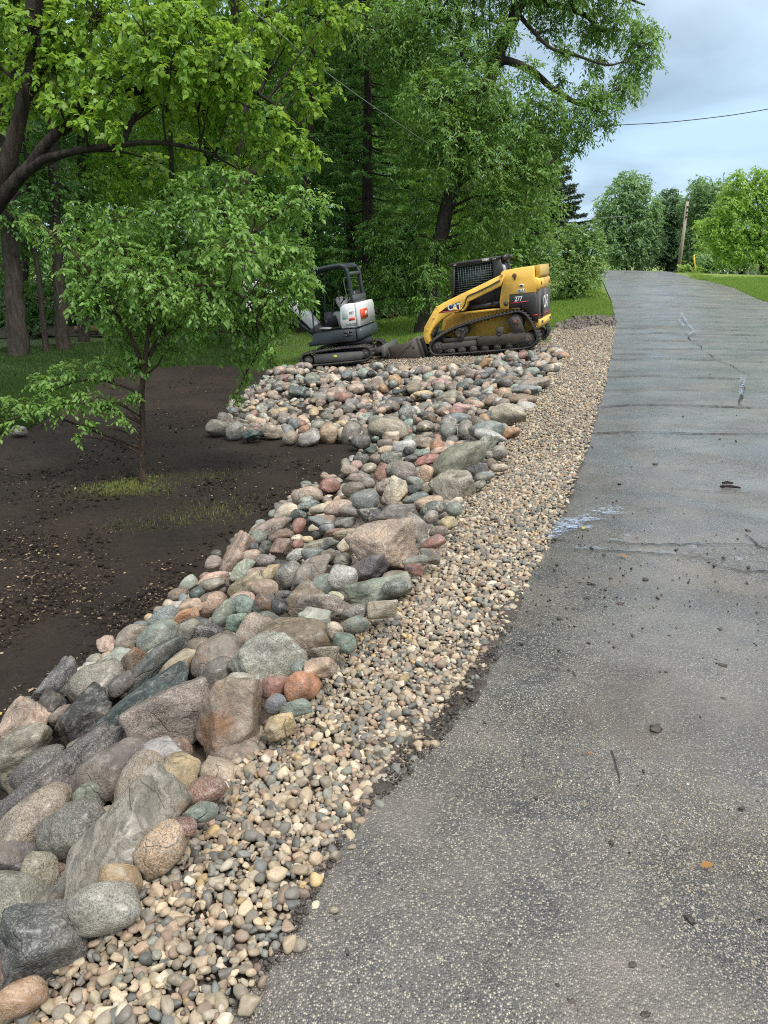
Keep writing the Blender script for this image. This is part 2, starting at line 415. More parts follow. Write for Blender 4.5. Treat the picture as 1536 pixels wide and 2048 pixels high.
def asphalt_mat():
    m, nt, b, o = mat_new('wet_chip_seal_asphalt'); q = NT(nt); v = q.worldpos()
    vc = q.n('TexVoronoi'); nt.links.new(v, vc.inputs['Vector']); vc.inputs['Scale'].default_value = 190
    sepc = q.n('SeparateColor'); nt.links.new(vc.outputs['Color'], sepc.inputs[0])
    rnd = sepc.outputs[0]; rnd2 = sepc.outputs[1]
    n_big = q.noise(v, .55, 4, .6, .6); n_mid = q.noise(v, 2.6, 5, .65, .3); n_fine = q.noise(v, 30, 4, .7)
    chip = q.ramp(rnd, [(0, (.038, .037, .035)), (.20, (.075, .073, .069)), (.45, (.13, .125, .114)), (.66, (.235, .22, .188)), (.84, (.43, .385, .29)), (1, (.80, .76, .66))], 'CONSTANT')
    hide = q.math('GREATER_THAN', rnd2, .22)
    dark = (.028, .027, .026)
    c = q.mix(hide, dark, chip)
    edge = q.ramp(vc.outputs['Distance'], [(.38, 0), (.62, .8)])
    c = q.mix(edge, c, dark)
    # mud film and dry grey film, with shapes of their own
    film = q.ramp(n_mid, [(.42, .0), (.72, .55)])
    c = q.mix(film, c, (.23, .20, .165))
    mud = q.ramp(q.noise(v, 1.4, 6, .7, .8), [(.50, 0), (.66, .7)])
    c = q.mix(mud, c, (.10, .080, .063))
    c = q.mix(q.ramp(n_big, [(.36, .4), (.55, 0)]), c, (.05, .05, .052))
    tint = q.ramp(q.noise(v, .9, 3, .5), [(.5, 0), (.7, .3)]); c = q.mix(tint, c, (.26, .225, .18))
    nt.links.new(c, b.inputs['Base Color'])
    r = q.ramp(q.noise(v, .8, 6, .68, .7), [(.36, .18), (.5, .32), (.68, .52)])
    nt.links.new(r, b.inputs['Roughness']); b.inputs['Specular IOR Level'].default_value = .55
    nt.links.new(q.ramp(q.noise(v, 1.1, 5, .65, .6), [(.38, .12), (.60, .7)]), b.inputs['Coat Weight']); b.inputs['Coat Roughness'].default_value = .24
    # streaked, faintly rutted surface
    h = q.math('ADD', q.math('MULTIPLY', q.ramp(vc.outputs['Distance'], [(0, 1), (.7, 0)]), .6), q.math('MULTIPLY', n_fine, .9))
    bn = q.bump(h, .9, .004); bn = q.bump(q.noise(v, 7, 5, .6), .35, .03, bn)
    nt.links.new(bn, b.inputs['Normal']); return m
M_ROAD = asphalt_mat()

# world outlines
road_l = [w_on(*p) for p in ROAD_L[1:]]
# extend behind the camera and beyond the crest
dx = Vector(road_l[0]) - Vector(road_l[1])
road_l = [(road_l[0][0] + dx.x * 14, road_l[0][1] + dx.y * 14)] + road_l
e0 = Vector(road_l[-1]); road_l += [(e0.x + 2.6, e0.y + 9), (e0.x + 8, e0.y + 22), (e0.x + 20, e0.y + 45)]
right_px = [(1536, 603), (1500, 588), (1470, 577), (1430, 566), (1400, 559), (1370, 552), (1345, 546)]
road_r = [w_on(*p) for p in right_px]
r0 = Vector(road_r[0])
near_r = [(3.2, -5.0), (5.2, .0), (6.9, 4.0), (8.6, 9.0), (10.4, 15.0), (12.2, 21.5)]
road_r = near_r + road_r
e1 = Vector(road_r[-1]); road_r += [(e1.x + 3.5, e1.y + 9), (e1.x + 9, e1.y + 20), (e1.x + 22, e1.y + 40)]
road_poly = road_l + road_r[::-1]

# one ground sheet out to the horizon
gx = np.sinh(np.linspace(-4.4, 4.4, 230)) * 9.0; gy = np.concatenate([-np.sinh(np.linspace(2.2, .1, 12)) * 6, np.sinh(np.linspace(0, 5.0, 230)) * 9.0 ])
gy = np.unique(np.round(gy, 4)); GX, GY = np.meshgrid(gx, gy)
GZ = tz(np.clip(GX, -150, 150), np.clip(GY, -15, 250)); GZ = np.clip(GZ, -3, 2)
nx, ny = len(gx), len(gy); ii = (np.arange(ny - 1)[:, None] * nx + np.arange(nx - 1)[None]).ravel()
ground = mesh_obj('ground', np.stack([GX.ravel(), GY.ravel(), GZ.ravel() - .03], 1), np.stack([ii, ii + 1, ii + nx + 1, ii + nx], 1), M_GRASSG, smooth=True)
ground['kind'] = 'structure'; ground['label'] = 'mown lawn ground reaching under the trees'

def road_relief(x, y): return .006 * np.sin(x * 2.1 + y * .7) * np.sin(y * 1.3 + x) - 0.0
road = sheet('road', road_poly, .015, M_ROAD, relief=road_relief, rmin=.06, rgrow=.018)
road['label'] = 'wet cracked asphalt road climbing to a crest'

# black topsoil bed
soil_px = [(-420, 2048), (-250, 1500), (-200, 900), (-60, 872), (40, 868), (110, 830), (200, 765), (300, 738), (400, 730), (500, 733), (560, 742), (612, 742), (700, 728), (800, 718), (700, 800), (760, 880), (720, 960), (640, 1080), (520, 1230), (350, 1420), (200, 1600), (60, 1760), (0, 1900), (-100, 2048)]
def soil_relief(x, y):
    P = np.stack([x, y, x * 0], 1)
    return .010 * waves(P, 3, 5) + .005 * waves(P, 4, 22) + .003 * waves(P, 5, 70)
soil = sheet('soil_bed', [(-1.0, -1.5), (-7.5, -2.5), (-11, 4), (-9.5, 8.5)] + [w_on(*p) for p in soil_px[3:]], .012, M_SOIL, relief=soil_relief, rmin=.045, rgrow=.014)
soil['label'] = 'freshly graded black topsoil bed'

# dirt under gravel and rocks
base_px = [(-150, 2200), (-120, 2048), (-60, 1900), (60, 1760), (230, 1580), (380, 1380), (520, 1200), (660, 1060), (730, 960), (740, 890), (560, 862), (420, 850), (500, 790), (570, 742), (612, 738), (620, 722), (700, 704), (800, 694), (1000, 668), (1100, 655), (1140, 640), (1190, 628), (1232, 632)]
gb = [w_on(*p) for p in base_px]
rl = [w_on(*p) for p in ROAD_L[1:21]]
gb_poly = [w_on(-400, 2300)] + gb[1:] + [(x + .04, y) for x, y in rl[::-1]] + [w_on(330, 2350)]
sheet('gravel_bed', gb_poly, .006, M_DIRT, relief=lambda x, y: .006 * waves(np.stack([x, y, x * 0], 1), 9, 25), rmin=.06, rgrow=.03)['label'] = 'dark dirt bed under the stones'

# mud smeared along the asphalt edge
mud_px = [(520, 1960), (560, 1890), (640, 1730), (740, 1600), (800, 1500), (880, 1440), (905, 1395), (950, 1330), (985, 1265), (1010, 1215), (1035, 1180), (1048, 1195), (1030, 1250), (1000, 1310), (975, 1370), (945, 1410), (915, 1450), (880, 1490), (830, 1550), (790, 1585), (740, 1625), (690, 1690), (640, 1790), (600, 1870), (545, 1950)]
mudsh = sheet('mud_edge', [w_on(*p) for p in mud_px], .0195, M_MUD, relief=lambda x, y: -.0055 + .010 * waves(np.stack([x, y, x * 0], 1), 19, 11) + .002 * waves(np.stack([x, y, x * 0], 1), 18, 60), edge_noise=.02, rmin=.02, rgrow=.01)
mudsh['label'] = 'strip of wet mud along the asphalt edge'
# brown spoil by the lawn
sp_px = [(1112, 652), (1150, 636), (1200, 633), (1229, 640), (1228, 655), (1180, 656), (1120, 664)]
spl = sheet('dirt_patch', [w_on(*p) for p in sp_px], .012, dirt_mat('brown_spoil', (.06, .042, .028), (.12, .088, .06), .75), relief=lambda x, y: .0 + .03 * waves(np.stack([x, y, x * 0], 1), 29, 4) + .015 * waves(np.stack([x, y, x * 0], 1), 30, 17), edge_noise=.22, rmin=.08, rgrow=.006)
spl['label'] = 'low ridge of brown dirt between the lawn and the gravel'

# ---- cracks, seams and spray paint, parts of the road
M_CRACK = dirt_mat('dark_crack', (.012, .011, .011), (.030, .027, .025), .7)  # near-black colour of the flat crack ribbons
def crack_mb(mb, path, w0, seed, gap=.0):
    g = np.random.default_rng(seed); P = np.array(path, float); d = np.linalg.norm(np.diff(P, axis=0), axis=1); L_ = d.sum()
    st = max(.03, .006 * P[:, 1].mean() * .6); n = max(4, int(L_ / st)); s_ = np.linspace(0, L_, n); cum = np.concatenate([[0], np.cumsum(d)])
    x = np.interp(s_, cum, P[:, 0]); y = np.interp(s_, cum, P[:, 1])
    wander = np.cumsum(g.normal(0, 1, n)); wander = (wander - np.linspace(wander[0], wander[-1], n)) * st * .18
    t = np.gradient(np.stack([x, y], 1), axis=0); t /= np.linalg.norm(t, axis=1, keepdims=True); nn = np.stack([-t[:, 1], t[:, 0]], 1)
    c = np.stack([x, y], 1) + nn * (wander + g.normal(0, .12, n) * st)[:, None]
    wd = w0 * np.clip(g.uniform(.35, 1.1, n) * (1 + .55 * np.sin(np.arange(n) * .21 + seed)) - gap * .6, 0.0, 2)
    a = c + nn * wd[:, None] / 2; b2 = c - nn * wd[:, None] / 2
    V = np.vstack([np.column_stack([a, tz(a[:, 0], a[:, 1]) + road_relief(a[:, 0], a[:, 1]) + .0185 + .0009 * a[:, 1]]), np.column_stack([b2, tz(b2[:, 0], b2[:, 1]) + road_relief(b2[:, 0], b2[:, 1]) + .0185 + .0009 * b2[:, 1]])])
    i = np.arange(n - 1); Q = np.stack([i, i + n, i + n + 1, i + 1], 1); mb.addq(V, Q)
cm = MB()
cracks = [([(1100, 1084), (1180, 1086), (1280, 1092), (1400, 1095), (1490, 1098), (1536, 1106)], .018), ([(1075, 1100), (1200, 1108), (1330, 1115), (1430, 1125), (1536, 1132)], .012),
    ([(1200, 817), (1290, 813), (1400, 815), (1480, 818), (1536, 818)], .035), ([(1215, 757), (1300, 754), (1380, 758), (1536, 762)], .03), ([(1185, 871), (1280, 868), (1400, 870), (1536, 872)], .02),
    ([(1222, 721), (1300, 718), (1400, 722), (1536, 727)], .03), ([(1225, 698), (1400, 700), (1536, 703)], .03), ([(1227, 684), (1350, 682), (1536, 686)], .035), ([(1230, 671), (1330, 668), (1440, 670), (1536, 673)], .04),
    ([(1230, 659), (1300, 657), (1420, 660), (1536, 664)], .035), ([(1229, 645), (1330, 643), (1420, 646), (1536, 650)], .03), ([(1226, 617), (1350, 614), (1536, 621)], .05), ([(1221, 592), (1330, 592), (1440, 596), (1520, 600)], .05),
    ([(1240, 985), (1350, 983), (1450, 990), (1536, 992)], .010), ([(1330, 905), (1440, 892), (1536, 893)], .008), ([(1410, 1128), (1440, 1138), (1480, 1148), (1536, 1150)], .014), ([(1280, 1024), (1330, 1023)], .008), ([(1490, 1078), (1510, 1098), (1536, 1106)], .015),
    ([(1484, 762), (1481, 790), (1478, 812), (1500, 820)], .02), ([(1370, 668), (1400, 700), (1440, 728), (1480, 745), (1500, 752)], .012), ([(1228, 640), (1400, 637), (1536, 640)], .03), ([(1229, 652), (1536, 655)], .03), ([(1226, 709), (1536, 712)], .02), ([(1216, 744), (1400, 741), (1536, 746)], .016), ([(1205, 784), (1340, 781), (1536, 788)], .012), ([(1224, 605), (1536, 609)], .03),
    ([(1222, 1510), (1232, 1545), (1240, 1578)], .012), ([(1042, 1500), (1046, 1545)], .005), ([(1100, 1345), (1140, 1350), (1150, 1362)], .006)]
for i, (pp, wd) in enumerate(cracks): crack_mb(cm, [w_on(*p) for p in pp], wd * (1.5 if pp[0][1] < 900 else .8), i + 3, .12 if wd < .02 else .0)
ck = cm.build('cracks', M_CRACK, road); ck['label'] = 'dark cracks running across the road'
def paint_mat(name, col, dens, scale=40):
    m, nt, b, o = mat_new(name); q = NT(nt); v = q.worldpos()
    uv = q.n('Attribute', attribute_name='cover').outputs['Fac']
    n = q.math('ADD', q.math('MULTIPLY', q.noise(v, scale, 5, .75), .8), q.math('MULTIPLY', q.noise(v, 6, 4, .6), .45))
    a = q.math('MULTIPLY', q.math('MULTIPLY', q.math('SUBTRACT', n, .63 - dens), 7, True), uv, True)
    tr = q.n('BsdfTransparent'); mx = q.n('MixShader'); nt.links.new(a, mx.inputs[0]); nt.links.new(tr.outputs[0], mx.inputs[1]); nt.links.new(b.outputs[0], mx.inputs[2]); nt.links.new(mx.outputs[0], o.inputs[0])
    b.inputs['Base Color'].default_value = (*col, 1); b.inputs['Roughness'].default_value = .5; return m
M_PAINTB = paint_mat('blue_chalk_paint', (.34, .42, .55), .02); M_PAINTW = paint_mat('pale_crack_filler', (.24, .29, .32), .0, 25)
def blobs(mb_list, name, mat, label):
    """soft-edged paint: fans with a cover attribute that falls to 0 at the rim"""
    V = []; T = []; cov = []
    for (cx, cy, rx, ry, ang) in mb_list:
        b0 = len(V); V.append((cx, cy)); cov.append(1.0)
        for ring, cc in ((.45, .95), (.75, .6), (1.0, 0)):
            for k in range(20):
                t = k / 20 * 2 * math.pi; wob = 1 + .12 * math.sin(3 * t + cx * 7) + .08 * math.sin(5 * t)
                x, y = math.cos(t) * rx * ring * wob, math.sin(t) * ry * ring * wob
                V.append((cx + x * math.cos(ang) - y * math.sin(ang), cy + x * math.sin(ang) + y * math.cos(ang))); cov.append(cc)
        for k in range(20):
            j = (k + 1) % 20; T.append((b0, b0 + 1 + k, b0 + 1 + j))
            for r_ in range(2):
                p = b0 + 1 + r_ * 20; T += [(p + k, p + 20 + k, p + 20 + j), (p + k, p + 20 + j, p + j)]
    V = np.array(V); z = tz(V[:, 0], V[:, 1]) + road_relief(V[:, 0], V[:, 1]) + .022 + .001 * V[:, 1] + np.repeat(np.arange(len(mb_list)) * .0007, 61)
    o = mesh_obj(name, np.column_stack([V, z]), np.array(T), mat, road, smooth=True)
    at_ = o.data.attributes.new('cover', 'FLOAT', 'POINT'); at_.data.foreach_set('value', np.array(cov, np.float32)); o['label'] = label
def line_blobs(pp, r, wx=.9):
    P = [Vector(w_on(*p)) for p in pp]; o = []
    for a, b_ in zip(P[:-1], P[1:]):
        d = b_ - a; L_ = d.length; n = max(1, int(L_ / (r * 1.6)))
        for i in range(n):
            c = a.lerp(b_, (i + .5) / n); o.append((c.x, c.y, r * 1.5, r * wx * random.uniform(.6, 1.1), math.atan2(d.y, d.x)))
    return o
bl = []
for (px, py, r) in ((1210, 1028, .17), (1180, 1042, .12), (1130, 1050, .15), (1115, 1065, .13), (1150, 1062, .10), (1105, 1080, .07)):
    p = w_on(px, py); bl.append((p[0], p[1], r * 1.25, r * .8, .2))
bl += line_blobs([(1363, 628), (1372, 648), (1388, 668), (1376, 676)], .07) + line_blobs([(1362, 632), (1358, 650), (1368, 660)], .06) + line_blobs([(1484, 765), (1481, 790), (1479, 810)], .05)
blobs(bl, 'spray_paint', M_PAINTB, 'faded blue-white marking paint sprayed on the asphalt')
fl = line_blobs([(1220, 1085), (1300, 1094), (1400, 1098), (1490, 1104)], .035, .8) + line_blobs([(1150, 1104), (1260, 1110), (1340, 1117), (1430, 1128), (1536, 1136)], .05, .8) + line_blobs([(1380, 1100), (1392, 1118)], .05) + line_blobs([(1200, 871), (1400, 871), (1536, 873)], .04, .6) + line_blobs([(1255, 1090), (1262, 1098)], .07)
blobs(fl, 'crack_filler', M_PAINTW, 'pale dried silt lying in the cracks')
# leaf-littered floor of the wood
M_FLOOR = dirt_mat('forest_floor_litter', (.020, .016, .010), (.05, .04, .025), .85)
ff = sheet('forest_floor', [(-70, 24.5), (-16, 23.0), (-9, 24.2), (-5, 25.2), (-2.5, 27.5), (1.5, 30.5), (4.5, 33), (5.5, 38), (4, 48), (0, 60), (-70, 70)], .02, M_FLOOR, relief=lambda x, y: .03 + .03 * waves(np.stack([x, y, x * 0], 1), 41, 2.5), edge_noise=.5, rmin=.25, rgrow=.02)
ff['label'] = 'dim leaf-littered floor of the wood'

def shade_mat():  # sparse lawn with soil patches; the tree shade is painted in as darker green
    m, nt, b, o = mat_new('sparse_lawn_painted_shade'); q = NT(nt); v = q.worldpos()
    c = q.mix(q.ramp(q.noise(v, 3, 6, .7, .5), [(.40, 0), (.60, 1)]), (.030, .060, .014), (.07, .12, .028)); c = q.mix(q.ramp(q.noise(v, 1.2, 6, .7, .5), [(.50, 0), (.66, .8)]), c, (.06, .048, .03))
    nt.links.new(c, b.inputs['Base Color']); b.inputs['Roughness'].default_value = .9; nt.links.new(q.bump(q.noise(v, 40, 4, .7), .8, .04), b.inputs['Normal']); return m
sl = sheet('painted_shade_lawn', [w_on(*p) for p in ((-500, 905), (-200, 890), (-40, 872), (40, 862), (110, 824), (200, 760), (300, 733), (400, 725), (500, 728), (560, 738), (612, 738))] + [(-1.2, 22.0), (-.5, 27.8), (-2.5, 28.2), (-5, 25.8), (-9, 24.8), (-16, 23.6), (-40, 23.0)], .004, shade_mat(), relief=lambda x, y: .012 * waves(np.stack([x, y, x * 0], 1), 43, 3), rmin=.15, rgrow=.012)
sl['label'] = 'thin lawn with shade painted into its green between the soil bed and the wood'
# ------------------------------------------------------------------ stones
COLS = {'sg': ('slate-grey', (.085, .092, .098)), 'dg': ('dark grey', (.075, .075, .078)), 'bk': ('near-black', (.022, .022, .024)), 'lg': ('light grey', (.34, .34, .32)), 'mg': ('grey', (.20, .20, .19)),
 'ol': ('olive-grey', (.22, .21, .165)), 'gn': ('grey-green', (.16, .21, .18)), 'dt': ('dark teal', (.035, .07, .068)), 'tq': ('turquoise-green', (.17, .29, .25)), 'bl': ('blue-grey', (.15, .19, .205)),
 'pk': ('pink', (.43, .28, .215)), 'rd': ('brick-red', (.30, .12, .085)), 'sm': ('salmon', (.46, .31, .20)), 'or': ('rust-orange', (.42, .21, .075)), 'tn': ('tan', (.34, .27, .19)), 'br': ('brown', (.19, .135, .095)),
 'mv': ('mauve', (.27, .205, .17)), 'cr': ('cream', (.50, .43, .31)), 'ye': ('ochre-yellow', (.47, .34, .15)), 'wh': ('off-white', (.46, .46, .43)), 'pu': ('purple-grey', (.13, .115, .113)), 'lb': ('pale green', (.29, .34, .29))}
for _k in COLS:
    _n, _c = COLS[_k]; _l = sum(_c) / 3; COLS[_k] = (_n, tuple((_l + (x - _l) * .68) * 1.15 * t_ for x, t_ in zip(_c, (1.05, 1.0, .92))))
RUST = (.30, .13, .045)
def rock_mat(kind, attr=False):
    m, nt, b, o = mat_new('stone_' + {'s': 'speckled', 'p': 'plain', 'b': 'banded', 'u': 'stained'}[kind] + ('_small' if attr else '')); q = NT(nt)
    if attr:
        base = q.n('Attribute', attribute_name='stone').outputs['Color']; v = q.worldpos(); off = None
        P = v
    else:
        oi = q.n('ObjectInfo'); base = oi.outputs['Color']; v = q.objvec()
        sc_ = q.math('MULTIPLY', oi.outputs['Random'], 37.0); cb = q.n('CombineXYZ'); 
        for i in range(3): nt.links.new(sc_, cb.inputs[i])
        vm = q.n('VectorMath'); vm.operation = 'ADD'; nt.links.new(v, vm.inputs[0]); nt.links.new(cb.outputs[0], vm.inputs[1]); P = vm.outputs[0]
    def mul(c, k): return q.mix(1.0, c, (k, k, k), 'MULTIPLY')
    blot = q.noise(P, 11, 5, .65, .5); fine = q.noise(P, 130, 3, .75)
    c = q.mix(q.ramp(blot, [(.30, 0), (.70, 1)]), mul(base, .38), mul(base, 1.6))
    c = q.mix(q.ramp(q.noise(P, 4.5, 6, .7, .9), [(.50, 0), (.66, .5)]), c, (.27, .20, .135))
    c = q.mix(q.ramp(q.noise(P, 8, 6, .72, .4), [(.30, .4), (.46, 0)]), c, (.24, .25, .23))
    if kind == 's':
        vr = q.n('TexVoronoi'); nt.links.new(P, vr.inputs['Vector']); vr.inputs['Scale'].default_value = 290; sp = q.n('SeparateColor'); nt.links.new(vr.outputs['Color'], sp.inputs[0])
        g = q.noise(P, 60, 4, .8)
        c = q.mix(q.ramp(sp.outputs[0], [(.0, 0), (.60, .0), (.68, .34)], 'LINEAR'), c, (.60, .57, .52))
        c = q.mix(q.ramp(sp.outputs[1], [(.0, .62), (.22, .5), (.28, 0)], 'LINEAR'), c, (.035, .035, .035))
        c = q.mix(q.ramp(g, [(.45, 0), (.7, .5)]), c, mul(base, .45))
    if kind == 'b':
        mp = q.n('Mapping'); nt.links.new(P, mp.inputs['Vector']); mp.inputs['Rotation'].default_value = (.6, .5, .9)
        wv = q.n('TexWave'); nt.links.new(mp.outputs[0], wv.inputs['Vector']); wv.inputs['Scale'].default_value = 5; wv.inputs['Distortion'].default_value = 7; wv.inputs['Detail'].default_value = 4; wv.inputs['Detail Scale'].default_value = 2.2; wv.inputs['Detail Roughness'].default_value = .7
        c = q.mix(q.ramp(wv.outputs['Fac'], [(.35, 0), (.5, .75), (.66, 0)]), c, mul(base, .42)); c = q.mix(q.ramp(wv.outputs['Fac'], [(.74, 0), (.92, .6)]), c, (.46, .42, .33))
        c = q.mix(q.ramp(q.noise(P, 7, 5, .7), [(.58, 0), (.72, .6)]), c, (.30, .18, .10))
    if kind == 'u':
        c = q.mix(q.ramp(q.noise(P, 6.5, 6, .7, .8), [(.50, 0), (.66, .85)]), c, RUST)
        c = q.mix(q.ramp(q.noise(P, 9, 5, .7, .3), [(.60, 0), (.75, .6)]), c, (.09, .08, .07))
    if kind == 'p':
        c = q.mix(q.ramp(q.noise(P, 22, 6, .75, 1.2), [(.56, 0), (.64, .35), (.70, 0)]), c, (.46, .47, .43))
    c = q.mix(q.ramp(fine, [(.35, .35), (.62, 0)]), c, mul(base, .5))
    # fine veins
    ve = q.noise(P, 5, 6, .6, 2.0); c = q.mix(q.ramp(ve, [(.485, 0), (.5, .65), (.515, 0)]), c, mul(base, .35))
    # fracture lines and pale dry dust
    dn = q.n('VectorMath'); dn.operation = 'ADD'; nt.links.new(P, dn.inputs[0]); nn_ = q.n('TexNoise'); nt.links.new(P, nn_.inputs['Vector']); nn_.inputs['Scale'].default_value = 9; sc2 = q.n('VectorMath'); sc2.operation = 'SCALE'; nt.links.new(nn_.outputs['Color'], sc2.inputs[0]); sc2.inputs['Scale'].default_value = .12; nt.links.new(sc2.outputs[0], dn.inputs[1])
    fr_ = q.vor(dn.outputs[0], 6.5, 'Distance', 'DISTANCE_TO_EDGE'); frm = q.math('MULTIPLY', q.ramp(fr_, [(.0, 1), (.022, 0)]), q.ramp(q.noise(P, 5, 3, .6), [(.52, 0), (.62, 1)]))
    c = q.mix(q.math('MULTIPLY', frm, .25), c, mul(base, .35))
    c = q.mix(q.ramp(q.noise(P, 15, 7, .78, .3), [(.52, 0), (.70, .5)]), c, (.52, .49, .43))
    nt.links.new(c, b.inputs['Base Color'])
    nt.links.new(q.ramp(blot, [(.3, .34), (.7, .58)]), b.inputs['Roughness']); b.inputs['Specular IOR Level'].default_value = .5; b.inputs['Coat Weight'].default_value = .3; b.inputs['Coat Roughness'].default_value = .3
    h = q.math('ADD', q.math('ADD', q.math('MULTIPLY', q.noise(P, 26, 7, .75), 1.2), q.math('MULTIPLY', fine, .25)), q.math('MULTIPLY', frm, -.4))
    nt.links.new(q.bump(h, 1.0, .016), b.inputs['Normal']); return m
M_ROCK = {k: rock_mat(k) for k in 'spbu'}
M_ROCKA = rock_mat('p', True)

_ico = {}
def ico(sub):
    if sub not in _ico:
        import bmesh
        bm = bmesh.new(); bmesh.ops.create_icosphere(bm, subdivisions=sub, radius=1)
        V = np.array([v.co[:] for v in bm.verts]); Fc = np.array([[v.index for v in f.verts] for f in bm.faces]); bm.free(); _ico[sub] = (V, Fc)
    return _ico[sub]
def rock_shape(sub, kind, seed):
    """unit stone: radial function of a softened random polytope plus lumps; fills the box -1..1"""
    g = np.random.default_rng(seed); D, Fc = ico(sub)
    nf, p, fl = {'r': (13, 7.0, .0), 'a': (9, 30.0, .0), 'f': (10, 12.0, 0)}[kind]
    n = g.normal(size=(nf * 6, 3)); n /= np.linalg.norm(n, axis=1, keepdims=True)
    ch = [n[0]]
    for c in n[1:]:                       # spread plane normals
        if len(ch) >= nf: break
        if max(c @ k for k in ch) < (.55 if kind != 'r' else .7): ch.append(c)
    n = np.array(ch + [[1, 0, 0], [-1, 0, 0], [0, 1, 0], [0, -1, 0], [0, 0, 1], [0, 0, -1]]); d = np.concatenate([g.uniform(.62, 1.0, len(ch)), np.full(6, 1.0)])
    q = np.maximum(0, D @ n.T) / d
    r = (q ** p).sum(1) ** (-1 / p)
    if kind == 'r': r = .8 * r / r.mean() + .2
    V = D * r[:, None]
    amp = {'r': .04, 'a': .05, 'f': .04}[kind]
    V = V * (1 + amp * waves(D, seed + 1, 3.2) + amp * .55 * waves(D, seed + 2, 8) + amp * (.45 if kind != 'r' else .2) * waves(D, seed + 3, 20))[:, None]
    mn, mxx = V.min(0), V.max(0); V = (V - (mn + mxx) / 2) / ((mxx - mn) / 2)
    return V, Fc

